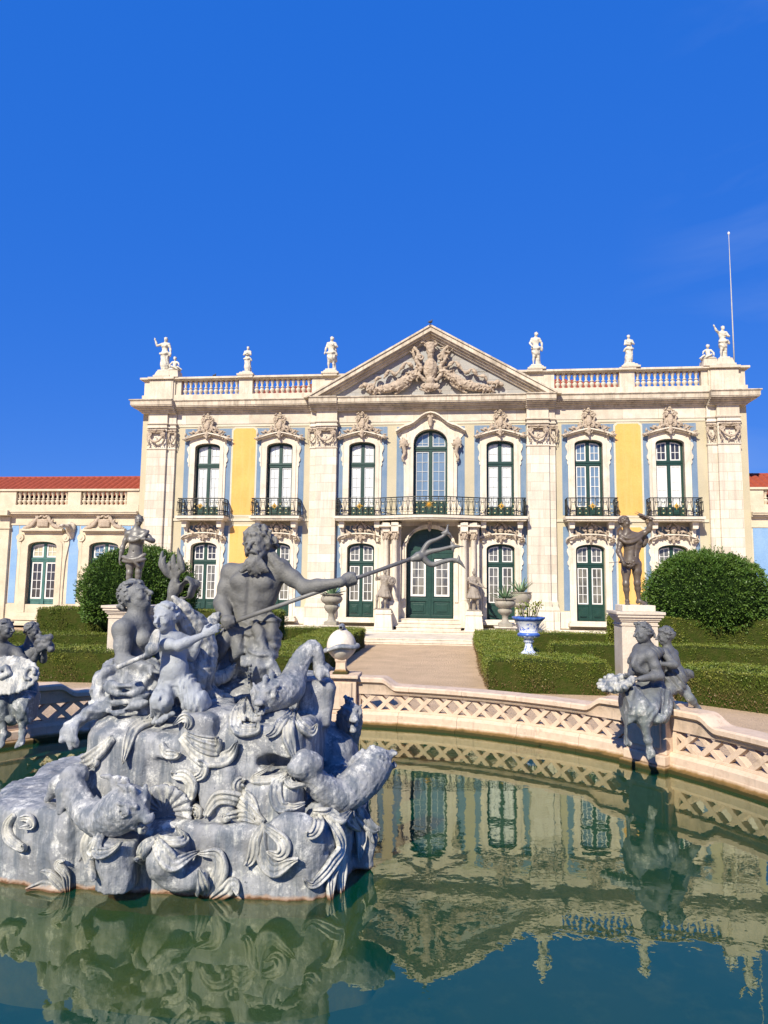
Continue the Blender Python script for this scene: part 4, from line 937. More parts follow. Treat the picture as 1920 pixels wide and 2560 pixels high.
# terrace and steps before the palace
ter = MB()
def stp(x0, x1, y0, y1, z): ter.box(x0, x1, y0+.03, y1, .0, z-.04); ter.box(x0-.02, x1+.02, y0, y1, z-.04, z)
stp(-14.7, 14.7, -5.2, 2, .195); stp(-14.7, 14.7, -4.75, 2, .285)
o = struct(ter.build('terrace_steps', M['stone'], bev=.006)); o.location = FO; o.rotation_euler = (0,0,-PHI)
ter = MB(); stp(-2.75, 2.75, -1.75, .3, .40); stp(-1.42, 1.42, -1.35, .3, .55); stp(-1.40, 1.40, -1.0, .3, .70); stp(-1.38, 1.38, -.66, .3, .85)
o = struct(ter.build('door_steps', M['stone'], bev=.006)); o.location = FO; o.rotation_euler = (0,0,-PHI)
# ------------------------------------------------------------------ hedges: a rough core and many small leaves
def leaf_mat(name, c0, c1, c2, brown=None, bz=.3):
    m, n, b = nodes(name); co = N(n, 'ShaderNodeTexCoord').outputs['Object']
    f = noise(n, co, 45, 2, .5); g = noise(n, co, 2.3, 4, .6)
    c = mixc(n, ramp(n, f, .35, .65), c0, c1); c = mixc(n, ramp(n, g, .4, .7), c, c2)
    if brown:
        sx = n.nodes.new('ShaderNodeSeparateXYZ'); n.links.new(co, sx.inputs[0]); ad = N(n, 'ShaderNodeMath', operation='MULTIPLY_ADD')
        n.links.new(noise(n, co, 3.5, 5, .7), ad.inputs[0]); ad.inputs[1].default_value = -1.1; n.links.new(sx.outputs[2], ad.inputs[2])
        c = mixc(n, ramp(n, ad.outputs[0], bz, bz-.35), c, brown)
    n.links.new(c, b.inputs['Base Color']); b.inputs['Roughness'].default_value = .5; b.inputs['Specular IOR Level'].default_value = .35
    b.inputs['Transmission Weight'].default_value = 0
    return m
M['box'] = leaf_mat('box_leaves', (.08,.125,.013), (.12,.165,.017), (.20,.20,.03), (.15,.095,.04), bz=.06)
M['boxcore'] = surf('box_core', (.040,.062,.010), (.065,.07,.018), rough=.95, sc=6, bump=.8, bdist=.05, spec=.05)
M['ball'] = leaf_mat('topiary_leaves', (.035,.085,.012), (.075,.145,.018), (.09,.15,.02))
M['ballcore'] = surf('topiary_core', (.008,.018,.004), (.014,.028,.007), rough=.95, sc=6, bump=.8, bdist=.05, spec=.05)
def leaves(pts, nor, size, rs, spread=1.1, k=1.7):
    n = len(pts); d = nor+rs.normal(0, spread, (n, 3)); d /= np.linalg.norm(d, axis=1)[:, None]
    s = np.cross(d, rs.normal(0, 1, (n, 3))); s /= np.linalg.norm(s, axis=1)[:, None]
    L = (size*rs.uniform(.6, 1.3, n))[:, None]; a = pts+d*L*k; m = pts+d*L*k*.5; w = s*L*.45
    v = np.stack([pts, m+w, a, m-w], 1).reshape(-1, 3); return v, np.arange(4*n).reshape(-1, 4)
def hedge(name, label, poly, z1, dens=1500, size=.020, z0=.10, seed=1, group='clipped box hedges in the garden', cat='hedge', back=True):
    """poly: (u, y) corners in the palace frame, counter-clockwise"""
    rs = np.random.RandomState(seed); W_ = [np.array(LW(u, y, 0)) for u, y in poly]; c = sum(W_)/len(W_); c[2] = 0
    o = thing(name, label, cat, tuple(c), 0, group); V_ = [w-c for w in W_]; n = len(V_)
    cv = []; cf = []
    P_ = []; Nn = []
    for i in range(n):                                 # sides
        a, b = V_[i], V_[(i+1) % n]; e = b-a; L = np.linalg.norm(e); nn = np.array([e[1], -e[0], 0])/L
        if nn[1] > .35 and not back: continue
        m = int(L*(z1-z0)*dens*(1 if nn[1] < .35 else .3)); t = rs.rand(m, 1); h = rs.rand(m)**.8
        p = a+e*t+nn*rs.normal(-.01, .022, (m, 1)); p[:, 2] = z0+h*(z1-z0); p -= nn*(.07*np.clip((h-.86)/.14, 0, 1)**2)[:, None]; bulge = .03*np.sin(p[:, 0]*5+p[:, 1]*4)+.025*np.sin(p[:, 2]*9+p[:, 0]*7); p += nn*bulge[:, None]
        P_.append(p); Nn.append(np.tile(nn+[0, 0, .5], (m, 1)))
    lo = np.min(V_, 0); hi = np.max(V_, 0); m = int((hi[0]-lo[0])*(hi[1]-lo[1])*dens); p = np.stack([rs.uniform(lo[0], hi[0], m), rs.uniform(lo[1], hi[1], m), np.full(m, z1)+rs.normal(-.01, .014, m)], 1)
    ins = np.ones(m, bool)
    for i in range(n):
        a, b = V_[i], V_[(i+1) % n]; ins &= ((b[0]-a[0])*(p[:, 1]-a[1])-(b[1]-a[1])*(p[:, 0]-a[0])) > 0
    p = p[ins]; p[:, 2] += .02*np.sin(p[:, 0]*3.1)*np.sin(p[:, 1]*2.3)+.03*vnoise(p[:, 0]*2.2, p[:, 1]*2.2, p[:, 2]*0)+np.where(rs.rand(len(p)) < .04, rs.uniform(0, .05, len(p)), 0); P_.append(p); Nn.append(np.tile([0, 0, 1.0], (len(p), 1)))
    v, f = leaves(np.concatenate(P_), np.concatenate(Nn), size, rs); mesh_np('leaves', v, f, M['box'], o, False)
    # core
    q = MB(); m_ = 26; ins_ = [w+(-w)/max(.3, np.linalg.norm(w))*.045 for w in V_]
    q.prismz([(w[0], w[1]) for w in ins_], z0-.05, z1-.045); q.build('branches', M['boxcore'], o); return o
def hb(*a, **k): return hedge('box_hedge', *a, **k)
hb('clipped box hedge right of the path, running back from the blue and white pot', [(1.87,-14.9),(3.25,-14.9),(3.25,-6.6),(1.87,-6.6)], .80, seed=2)
hb('front box hedge between the path and the bronze statue pedestal', [(1.87,-16.5),(4.42,-16.5),(4.42,-14.9),(1.87,-14.9)], .80, 1500, .02, seed=3)
hb('front box hedge at the right edge, behind the seated woman and child', [(5.62,-17.0),(7.0,-18.25),(12.5,-19.8),(12.5,-17.8),(7.4,-16.4),(5.9,-15.4)], .80, 1500, .02, seed=4)
hb('low box hedge between lawn and tall hedge on the right', [(3.9,-12.1),(12.5,-12.1),(12.5,-11.1),(3.9,-11.1)], .80, 900, seed=5)
hb('low box hedge along the terrace right of the path', [(3.25,-7.8),(12.5,-7.8),(12.5,-6.6),(3.25,-6.6)], .80, 700, seed=6)
hb('tall box hedge below the large round bush on the right', [(5.9,-10.5),(13.2,-10.5),(13.2,-9.3),(5.9,-9.3)], 1.50, 900, .026, seed=7)
hb('clipped box hedge left of the path, behind the ball finial', [(-3.5,-15.2),(-2.12,-15.2),(-2.12,-6.6),(-3.5,-6.6)], .80, seed=8)
hb('front box hedge left of the path, behind the fountain figures', [(-12.5,-16.9),(-2.2,-16.6),(-2.12,-15.2),(-12.5,-15.4)], .80, 1300, .021, seed=9)
hb('low box hedge in front of the tall hedge on the left', [(-13.5,-12.4),(-4.2,-12.4),(-4.2,-11.4),(-13.5,-11.4)], .80, 900, seed=10)
hb('low box hedge along the terrace left of the path', [(-12.5,-7.8),(-3.5,-7.8),(-3.5,-6.6),(-12.5,-6.6)], .80, 700, seed=11)
hb('tall box hedge below the large round bush on the left', [(-12.2,-10.9),(-4.3,-10.9),(-4.3,-9.7),(-12.2,-9.7)], 1.50, 900, .026, seed=12)
for i, (a, b, c_, d) in enumerate([(3.25,6.0,-14.95,-7.8),(6.0,13.5,-16.0,-7.8),(-13.5,-3.5,-15.3,-7.8)]):
    o = struct(MB().box(a, b, c_, d, .09, .104+.004*i).build('lawn', M['lawn'])); o.location = FO; o.rotation_euler = (0,0,-PHI)
def bush(label, c, r, seed, nl=26000):
    rs = np.random.RandomState(seed); o = thing('round_bush', label, 'bush', c, 0, 'large round bushes behind the hedges')
    d = rs.normal(0, 1, (nl, 3)); d /= np.linalg.norm(d, axis=1)[:, None]; d[:, 2] = np.where(d[:, 2] < -.55, -d[:, 2], d[:, 2])
    nz = vnoise(d[:, 0]*4+seed, d[:, 1]*4, d[:, 2]*4); nz2 = vnoise(d[:, 0]*13, d[:, 1]*13+seed, d[:, 2]*13)
    rad = 1+.07*nz+.06*nz2+rs.normal(-.02, .02, nl); keep = (nz2 > -.55) | (rs.rand(nl) < .3)
    p = d*np.array(r)*rad[:, None]; p = p[keep]; dd = d[keep]
    v, f = leaves(p, dd, .038, rs, .55, 2.0); 
    # sprigs that stick out
    m = 420; sd = rs.normal(0, 1, (m, 3)); sd /= np.linalg.norm(sd, axis=1)[:, None]; sd[:, 2] = abs(sd[:, 2]); pts = []; nn = []
    for i in range(m):
        ln = rs.uniform(.06, .20); b0_ = sd[i]*np.array(r)*1.02; up = nrm(sd[i]+[0, 0, .7])
        for t in np.linspace(0, 1, 9): pts.append(b0_+up*ln*t+rs.normal(0, .008, 3)); nn.append(up)
    v2, f2 = leaves(np.array(pts), np.array(nn), .026, rs, .5, 1.9)
    mesh_np('foliage', np.concatenate([v, v2]), np.concatenate([f, f2+len(v)]), M['ball'], o, False)
    s = SDF((-r[0], -r[1], -r[2]), r, .1); s.ell((0,0,0), np.array(r)*.93, k=.01); s.disp(lambda X,Y,Z: .06*vnoise(X*3+seed, Y*3, Z*3)); s.build('branches', M['ballcore'], o)
    MB().lathe([(.16,-r[2]-1.0),(.12,-r[2]*.6)], n=10).build('trunk', M['boxcore'], o); return o
q = P(1765, 1455, 21.6); bush('large round dark green bush right of the bronze statue', (q.x, q.y, 1.98), (1.88, 1.8, 1.54), 3)
q = P(347, 1445, 21.8); bush('large round dark green bush behind the draped statue on the left', (q.x, q.y, 1.98), (1.76, 1.7, 1.46), 5)
# ------------------------------------------------------------------ urns
M['urn'] = surf('old_urn_stone', (.40,.36,.30), (.30,.28,.22), sc=5, dirt=(.17,.17,.12), dirtamt=.5, bump=.5, bdist=.02)
M['agave'] = leaf_mat('agave', (.10,.20,.10), (.17,.28,.15), (.24,.33,.17))
def agave(par, z, n, L, seed):
    r = random.Random(seed); b = MB()
    for i in range(n):
        a = 2*PI*i*.382+r.uniform(-.2, .2); el = math.radians(r.uniform(25, 82)); l = L*r.uniform(.75, 1.1); w = .045
        pts = []; dirh = Vector((math.cos(a), math.sin(a), 0)); sd = Vector((-math.sin(a), math.cos(a), 0)); p = Vector((0, 0, z))+dirh*.04; vs = []
        for k in range(7):
            t = k/6; e = el-t*r.uniform(.2, .5); ww = w*(1.1-t)**.7*(1 if k else .7)
            vs += [p-sd*ww+Vector((0,0,ww*.5)), p-Vector((0,0,ww*.2)), p+sd*ww+Vector((0,0,ww*.5))]; p = p+(dirh*math.cos(e)+Vector((0,0,1))*math.sin(e))*l/6
        b.add(vs, [f for k in range(6) for f in ((3*k, 3*k+1, 3*k+4, 3*k+3), (3*k+1, 3*k+2, 3*k+5, 3*k+4))])
    return b.build('agave', M['agave'], par, smooth=True)
def stone_urn(label, loc, kind, ph, sc=1, seed=1):
    t = thing('stone_urn', label, 'urn', loc, -PHI, 'stone urns with agaves before the palace')
    gad = lambda lo, hi: (lambda j, a: .05*abs(math.sin(a*7)) if lo <= j <= hi else 0)
    if kind == 0: pr = [(.20,.13),(.17,.16),(.13,.22),(.115,.42),(.15,.46),(.17,.50),(.23,.56),(.27,.65),(.28,.72),(.24,.76),(.26,.79),(.36,.86),(.42,.95),(.415,1.03),(.36,1.10),(.37,1.13),(.44,1.15),(.45,1.18),(.40,1.19),(.36,1.10)]
    elif kind == 1: pr = [(.24,.10),(.22,.14),(.13,.20),(.11,.34),(.13,.42),(.19,.47),(.26,.54),(.27,.62),(.22,.67),(.24,.70),(.35,.77),(.40,.86),(.39,.93),(.33,.98),(.36,1.01),(.41,1.03),(.41,1.06),(.36,1.07),(.3,1.0)]
    else: pr = [(.24,.10),(.22,.14),(.15,.22),(.13,.50),(.16,.60),(.24,.66),(.32,.72),(.33,.78),(.30,.82),(.36,.90),(.42,1.02),(.43,1.14),(.40,1.20),(.44,1.23),(.45,1.26),(.40,1.27),(.34,1.2)]
    pr = [(r*sc, z*sc) for r, z in pr]
    MB().lathe(pr, n=42, wave=lambda j, a: (.05*abs(math.sin(a*7)) if 4 <= j <= 8 else .025*math.cos(14*a) if j in (16, 17) else 0)).build('bowl', M['urn'], t, smooth=True, ang=60)
    MB().box(-.25*sc, .25*sc, -.25*sc, .25*sc, 0, .13*sc).build('foot', M['urn'], t, bev=.015)
    MB().box(-.36, .36, -.36, .36, -ph, -.05).box(-.42, .42, -.42, .42, -.05, 0).build('plinth', M['stone'], t, bev=.01)
    agave(t, pr[-1][1]-.03, 30, .76*sc, seed); return t
q = P(828, 1562, 26.4); stone_urn('gadrooned stone urn with agave left of the entrance door', q, 0, q.z-.285, 1.0, 1)
q = P(1263, 1566, 26.4); stone_urn('squat stone urn with agave right of the path, nearer and lower of the two', q, 1, q.z-.285, 1.0, 2)
q = P(1303, 1557, 28.5); stone_urn('taller stone urn with agave right of the path, behind the squat one', q, 2, q.z-.285, 1.0, 3)
def blue_white():
    m, n, b = nodes('blue_painted_glaze'); co = N(n, 'ShaderNodeTexCoord').outputs['Object']
    sx = n.nodes.new('ShaderNodeSeparateXYZ'); n.links.new(co, sx.inputs[0])
    f = noise(n, co, 9, 6, .7, dist=1.2); fm = ramp(n, f, .50, .56)
    g1 = ramp(n, sx.outputs[2], .52, .56); g2 = ramp(n, sx.outputs[2], .76, .72); mm = N(n, 'ShaderNodeMath', operation='MULTIPLY'); n.links.new(g1, mm.inputs[0]); n.links.new(g2, mm.inputs[1])
    m2 = N(n, 'ShaderNodeMath', operation='MULTIPLY'); n.links.new(mm.outputs[0], m2.inputs[0]); n.links.new(fm, m2.inputs[1])
    low = ramp(n, sx.outputs[2], .36, .30); f2 = ramp(n, noise(n, co, 22, 3, .6, (2, 2, .5)), .5, .58); m3 = N(n, 'ShaderNodeMath', operation='MULTIPLY'); n.links.new(low, m3.inputs[0]); n.links.new(f2, m3.inputs[1])
    c = mixc(n, m2.outputs[0], (.66,.70,.74), (.03,.10,.50)); c = mixc(n, m3.outputs[0], c, (.06,.14,.45))
    n.links.new(c, b.inputs['Base Color']); b.inputs['Roughness'].default_value = .25; b.inputs['Coat Weight'].default_value = .3; return m
q = P(1322, 1636, 16.4); pot = thing('painted_pot', 'blue and white painted ceramic pot with geranium above the box hedge', 'pot', q, -PHI); gz = blue_white()
M['glazeb'] = surf('blue_glaze', (.035,.10,.42), (.08,.18,.52), rough=.3, sc=12, dirt=(.45,.52,.62), dirtamt=.3, bump=.1, spec=.5)
MB().lathe([(.21,0),(.20,.02),(.17,.05),(.115,.10),(.09,.20),(.085,.26),(.12,.29),(.13,.32),(.10,.345),(.13,.38),(.21,.41)], n=32).build('foot', gz, pot, smooth=True, ang=50)
MB().lathe([(.21,.40),(.245,.43),(.25,.48),(.215,.52),(.23,.62),(.27,.72),(.31,.775),(.32,.79)], n=40, wave=lambda j, a: .05*math.cos(12*a) if j in (1,) else 0).build('body', gz, pot, smooth=True, ang=60)
MB().lathe([(.30,.775),(.37,.83),(.385,.87),(.37,.885),(.33,.87),(.30,.8)], n=48, wave=lambda j, a: .04*math.cos(16*a) if j in (2,3) else 0).build('rim', M['glazeb'], pot, smooth=True)
MB().lathe([(.215,.425),(.262,.44),(.262,.485),(.22,.515)], n=40, wave=lambda j, a: .03*math.cos(20*a) if j == 1 else 0).build('band', M['glazeb'], pot, smooth=True)
MB().lathe([(.34,.80),(.0,.84)], n=24, cap=False).build('soil', M['boxcore'], pot)
MB().box(-.22, .22, -.22, .22, -(q.z-.10), 0).build('plinth', M['stone'], pot)
rs = np.random.RandomState(4); gst = MB(); pts = []; nn = []
for i in range(13):
    a = rs.uniform(0, 2*PI); r = rs.uniform(.05, .3); h = rs.uniform(.95, 1.18); tip = Vector((r*math.cos(a), r*math.sin(a), h)); gst.tube([(r*.4*math.cos(a), r*.4*math.sin(a), .82), (r*.7*math.cos(a), r*.7*math.sin(a), .9), tip], .010, 5)
    for k in range(14): pts.append(np.array(tip)+rs.normal(0, .045, 3)); nn.append([0, 0, 1])
gst.build('geranium_stems', M['boxcore'], pot); v, f = leaves(np.array(pts), np.array(nn, float), .045, rs, .8, 1.2)
mesh_np('geranium_leaves', v, f, leaf_mat('geranium', (.14,.20,.03), (.20,.26,.04), (.24,.24,.06)), pot, False)
# pedestals of the garden statues
M['ped'] = surf('pedestal_stone', (.64,.57,.47), (.55,.48,.39), sc=2.5, dirt=(.36,.30,.24), dirtamt=.5, bump=.25)
def pedestal(label, loc, rz, w, h, name='statue_pedestal', mat=None):
    t = thing(name, label, 'pedestal', loc, rz); b = MB(); a = w/2
    b.box(-a-.07, a+.07, -a-.07, a+.07, 0, .12); b.frus(-a-.07, a+.07, -a-.07, a+.07, .12, .18, .05)
    b.box(-a, a, -a, a, .18, h-.30); b.box(-a+.09, a-.09, -a-.012, a, .32, h-.42)
    b.build('shaft', mat or M['ped'], t, bev=.012); c = MB()
    for k, (z0, z1, e) in enumerate(((-.30,-.27,.02),(-.27,-.21,.0),(-.21,-.17,.03),(-.17,-.12,.06),(-.12,-.06,.10),(-.06,0,.13))): c.box(-a-e, a+e, -a-e, a+e, h+z0, h+z1)
    c.build('cap', mat or M['ped'], t, bev=.008); return t
q = P(1588, 1545, 14.9); PEDR = (q.x, q.y); pedestal('tall pale stone pedestal between the hedges, carrying the bronze man', (q.x, q.y, .10), -PHI, .74, 1.78)
q = P(335, 1520, 16.6); PEDL = (q.x, q.y); pedestal('stone pedestal carrying the draped statue left of the round bush', (q.x, q.y, .10), -PHI, .84, 1.72)
for s, l in ((-1, 'low stone pedestal of the soldier left of the door'), (1, 'low stone pedestal of the soldier right of the door')):
    w_ = LW(s*1.98, -1.25, .40); t = thing('statue_pedestal', l, 'pedestal', w_, -PHI); b = MB(); b.frus(-.42,.42,-.42,.42,0,.10,.03); b.frus(-.40,.40,-.40,.40,.10,.68,.06); b.box(-.38,.38,-.38,.38,.68,.74); b.box(-.34,.34,-.34,.34,.74,.86); b.build('block', M['stone'], t, bev=.01)
# pigeons on the roof line
def pigeon(label, loc, rz):
    s = SDF((-.16,-.10,-.02), (.2,.10,.28), .009); s.ell((0,0,.10), (.11,.06,.065), frame((-.3,0,1),(1,0,.3)), k=.03); s.cone((.06,0,.13),(.09,0,.20),.035,.024,.03); s.ell((.10,0,.215), .027, k=.015); s.cone((.12,0,.212),(.15,0,.205),.009,.004,.005); s.cone((-.08,0,.08),(-.17,0,.05),.03,.015,.02)
    for y_ in (-.02,.02): s.cone((.0,y_,.05),(.005,y_,-.01),.008,.006,.004)
    o = s.build('pigeon', M['bird']); o.location = loc; o.rotation_euler = (0,0,rz); return tag(o, label, 'bird')
M['bird'] = surf('pigeon_feathers', (.06,.07,.09), (.10,.11,.13), sc=30, bump=.2)
pigeon('small dark pigeon standing on the left roof balustrade', LW(-10.68, 0, 12.44), 1.2)
pigeon('small dark pigeon perched on the peak of the pediment', LW(0.0, -.9, 14.52), .6)
# ------------------------------------------------------------------ lead sculpture
def lead_mat(name, dark, light, z0=None, z1=None, patch=.5, rough=.5):
    """dark weathered lead above z1, pale oxidised below z0 (weathering that stays with the metal)"""
    m, n, b = nodes(name); co = N(n, 'ShaderNodeTexCoord').outputs['Object']
    c1 = mixc(n, ramp(n, noise(n, co, 5, 4), .35, .65), dark, tuple(x*1.35 for x in dark))
    c2 = mixc(n, ramp(n, noise(n, co, 2.6, 6, .65), .38, .62), light, tuple(x*.62 for x in light))
    c2 = mixc(n, ramp(n, noise(n, co, 7, 9, .78), .52, .60), c2, (.60, .60, .56))
    c2 = mixc(n, ramp(n, noise(n, co, 1, 7, .72, (9, 9, 1.0)), .46, .60), c2, (.13, .15, .175))
    c2 = mixc(n, ramp(n, noise(n, co, 1, 6, .7, (6, 6, .8)), .60, .72), c2, (.46, .47, .42))
    c2 = mixc(n, ramp(n, noise(n, co, 26, 5, .8), .64, .68), c2, (.07, .085, .10))
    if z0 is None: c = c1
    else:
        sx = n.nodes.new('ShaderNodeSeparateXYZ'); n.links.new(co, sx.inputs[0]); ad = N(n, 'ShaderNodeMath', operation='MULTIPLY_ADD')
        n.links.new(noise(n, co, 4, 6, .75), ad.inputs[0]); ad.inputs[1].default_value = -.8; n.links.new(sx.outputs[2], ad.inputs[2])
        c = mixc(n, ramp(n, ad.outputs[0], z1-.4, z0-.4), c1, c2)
    sx = n.nodes.new('ShaderNodeSeparateXYZ'); n.links.new(co, sx.inputs[0]); ad = N(n, 'ShaderNodeMath', operation='MULTIPLY_ADD')
    n.links.new(noise(n, co, 12, 4), ad.inputs[0]); ad.inputs[1].default_value = .06; n.links.new(sx.outputs[2], ad.inputs[2])
    if z0 is not None and z0 > 3: c = mixc(n, ramp(n, ad.outputs[0], .070, .050), c, (.36,.25,.18)); c = mixc(n, ramp(n, ad.outputs[0], .050, .035), c, (.12,.055,.02))
    n.links.new(c, b.inputs['Base Color']); b.inputs['Roughness'].default_value = rough; b.inputs['Specular IOR Level'].default_value = .45; b.inputs['Metallic'].default_value = .0
    bp_ = N(n, 'ShaderNodeBump', Strength=.7, Distance=.018); n.links.new(noise(n, co, 22, 8, .7), bp_.inputs['Height'])
    bq = N(n, 'ShaderNodeBump', Strength=.35, Distance=.006); n.links.new(noise(n, co, 70, 3, .6), bq.inputs['Height']); n.links.new(bp_.outputs[0], bq.inputs['Normal'])
    n.links.new(bq.outputs[0], b.inputs['Normal']); return m
PALE = (.335, .345, .355)
M['trid'] = surf('trident_lead', (.13,.13,.125), (.18,.18,.17), rough=.45, sc=6, dirt=(.24,.24,.23), dirtamt=.3, bump=.3, spec=.5)
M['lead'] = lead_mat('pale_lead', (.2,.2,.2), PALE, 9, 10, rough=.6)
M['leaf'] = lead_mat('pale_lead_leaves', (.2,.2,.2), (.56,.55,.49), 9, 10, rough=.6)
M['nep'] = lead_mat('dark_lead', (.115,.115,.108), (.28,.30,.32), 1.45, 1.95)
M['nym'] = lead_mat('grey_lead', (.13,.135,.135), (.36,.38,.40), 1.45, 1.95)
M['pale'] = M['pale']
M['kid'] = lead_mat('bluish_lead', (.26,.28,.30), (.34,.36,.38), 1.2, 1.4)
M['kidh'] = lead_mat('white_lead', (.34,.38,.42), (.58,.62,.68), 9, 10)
M['bronze'] = surf('brown_bronze', (.095,.075,.055), (.13,.10,.075), rough=.42, sc=4, dirt=(.16,.14,.11), dirtamt=.3, bump=.2, spec=.6)
M['gleadd'] = surf('grey_lead_smooth', (.13,.125,.11), (.18,.17,.15), rough=.42, sc=4, dirt=(.24,.23,.2), dirtamt=.3, bump=.2, spec=.6)
M['sold'] = surf('brown_stained_lead', (.24,.20,.16), (.34,.30,.25), rough=.6, sc=5, dirt=(.16,.11,.07), dirtamt=.5, bump=.4, spec=.4)
fin_brim = FINB.build('brim', M['lead'], FIN, smooth=True)
spt = SDF((-.12,-.14,-.06), (.12,.12,.12), .008); spt.cone((0,.03,0),(0,-.04,.04),.055,.05,.02); spt.cone((0,-.04,.04),(0,-.10,.035),.045,.042,.02); spt.cone((0,-.15,.03),(0,-.05,.035),.028,.024,.005,'s'); spt.ell((0,.02,.05),.055,k=.02); spt.cone((.03,.04,0),(.09,.05,-.03),.04,.02,.02)
o = spt.build('spout', M['nep'], FIN); o.location = (0, 0, .80)
def A(v): return np.array([v[0], v[1], v[2]], float)
def px(x, y, Y): return A(P(x, y, Y))
def head(s, c, up, fwd, r, hair='curl', seed=1, face=True, k=1.0, beard=False, mat=None):
    up = nrm(up); fwd = nrm(np.asarray(fwd)-up*(np.asarray(fwd)@up)); sd = np.cross(fwd, up); R = np.array([sd, fwd, up]); c = np.asarray(c, float)
    q = lambda a, b, e: c+sd*a*r+fwd*b*r+up*e*r
    s.ell(q(0,-.12,.18), (.74*r,.90*r,.80*r), R, .04*r*5*k); s.ell(q(0,.14,-.28), (.56*r,.64*r,.70*r), R, .15*r)
    s.ell(q(0,.52,-.74), (.26*r,.22*r,.20*r), R, .15*r); s.cone(q(-.42,.2,-.5), q(0,.5,-.72), .16*r, .16*r, .12*r); s.cone(q(.42,.2,-.5), q(0,.5,-.72), .16*r, .16*r, .12*r)
    if face:
        for g in (-1, 1):
            s.ell(q(g*.31,.86,.0), (.20*r,.22*r,.14*r), R, .05*r, 's'); s.ell(q(g*.29,.64,.0), .13*r, k=.03*r)
            s.cone(q(g*.10,.82,.16), q(g*.44,.66,.19), .07*r, .06*r, .07*r); s.ell(q(g*.34,.55,-.28), .22*r, k=.12*r)
            s.cone(q(g*.17,.80,.0), q(g*.43,.72,.01), .022*r, .022*r, .02*r)
        s.cone(q(0,.80,.12), q(0,1.10,-.26), .085*r, .13*r, .04*r); s.ell(q(0,.90,-.30), (.17*r,.10*r,.08*r), R, .04*r)
        s.ell(q(0,.80,-.47), (.20*r,.10*r,.06*r), R, .03*r); s.ell(q(0,.78,-.58), (.17*r,.10*r,.06*r), R, .03*r); s.ell(q(0,.90,-.525), (.19*r,.07*r,.02*r), R, .02*r, 's')
    for g in (-1, 1): s.ell(q(g*.72,-.05,-.08), (.07*r,.15*r,.24*r), R, .04*r)
    rr = random.Random(seed)
    if hair in ('curl', 'bun', 'long', 'cap'):
        n = 110 if hair != 'bun' else 90
        for i in range(n):
            a = rr.uniform(0, 2*PI); e = rr.uniform(-.55, 1.57); d = V(math.cos(a)*math.cos(e), math.sin(a)*math.cos(e), math.sin(e))
            if d[1] > .35 and d[2] < .52: continue
            if d[1] > -.0 and d[2] < -.0: continue
            p = q(.80*d[0], -.12+.95*d[1], .20+.84*d[2]); t = nrm(np.cross(R.T@d, V(rr.uniform(-1,1), rr.uniform(-1,1), rr.uniform(-1,1))))
            w = .13*r if hair == 'curl' else (.065*r if hair == 'bun' else .10*r)
            l = .2*r if hair == 'curl' else .32*r
            if hair != 'curl': t = nrm(-fwd*1.0-up*(1.4 if hair == 'long' else .2)+sd*rr.uniform(-.5, .5)); t = nrm(t-(R.T@d)*(t@(R.T@d)))
            s.cone(p-t*l*.5, p+t*l*.5+(R.T@d)*w*.3, w, w*.6, .03*r)
    if hair == 'bun':
        for i in range(26): s.ell(q(rr.uniform(-.35,.35), -.98+rr.uniform(-.18,.12), -.25+rr.uniform(-.30,.30)), .11*r, k=.03*r)
        for i in range(9): a_ = -1.2+.3*i; s.cone(q(.80*math.sin(a_), .42*math.cos(a_)+.1, .66), q(.84*math.sin(a_+.3), .42*math.cos(a_+.3)+.1, .68), .085*r, .085*r, .02*r)
    if hair == 'helmet':
        s.ell(q(0,-.12,.24), (.84*r,1.0*r,.86*r), R, .03*r); s.cone(q(-.8,.3,.25), q(.8,.3,.25), .08*r, .08*r, .05*r); s.cone(q(0,.85,.3), q(0,.1,1.1), .1*r, .12*r, .05*r)
        pts = [q(0, .55*math.cos(t)-.1, 1.0+.75*math.sin(t)) for t in np.linspace(-.2, PI+.5, 9)]; s.chain(pts, [.12*r+.1*r*math.sin(i*.4) for i in range(9)], .06*r)
    return q
def hand(s, w, d, pn, L, curl=.5, thumb=None, seed=0):
    """w wrist, d direction, pn palm normal, L hand length; thumb: side vector"""
    d = nrm(d); pn = nrm(np.asarray(pn)-d*(np.asarray(pn)@d)); sd = np.cross(d, pn)
    if thumb is not None and sd@np.asarray(thumb) < 0: sd = -sd
    w = np.asarray(w, float); s.ell(w+d*L*.27, (L*.21, L*.30, L*.11), np.array([sd, d, pn]), L*.06)
    for i, (o_, ln) in enumerate(((.155,.44),(.055,.50),(-.05,.47),(-.15,.37))):
        b = w+d*L*(.50-.03*abs(o_)*10*.3)+sd*L*o_; a = curl*(.8+.15*i); dd = d; pts = [b]; r = L*.052
        for k in range(3):
            c_ = math.cos(a), math.sin(a); v = nrm(dd*c_[0]+pn*c_[1]); pts.append(pts[-1]+v*L*ln*(.42,.32,.26)[k]); a += curl*.9
        s.chain(pts, [r*1.1, r, r*.92, r*.75], L*.025)
    t0 = w+d*L*.12+sd*L*.15; s.chain([t0, t0+(sd*.6+d*.55+pn*.35)*L*.26, t0+(sd*.65+d*1.05+pn*.75)*L*.30+d*L*.05], [L*.075, L*.06, L*.045], L*.04)
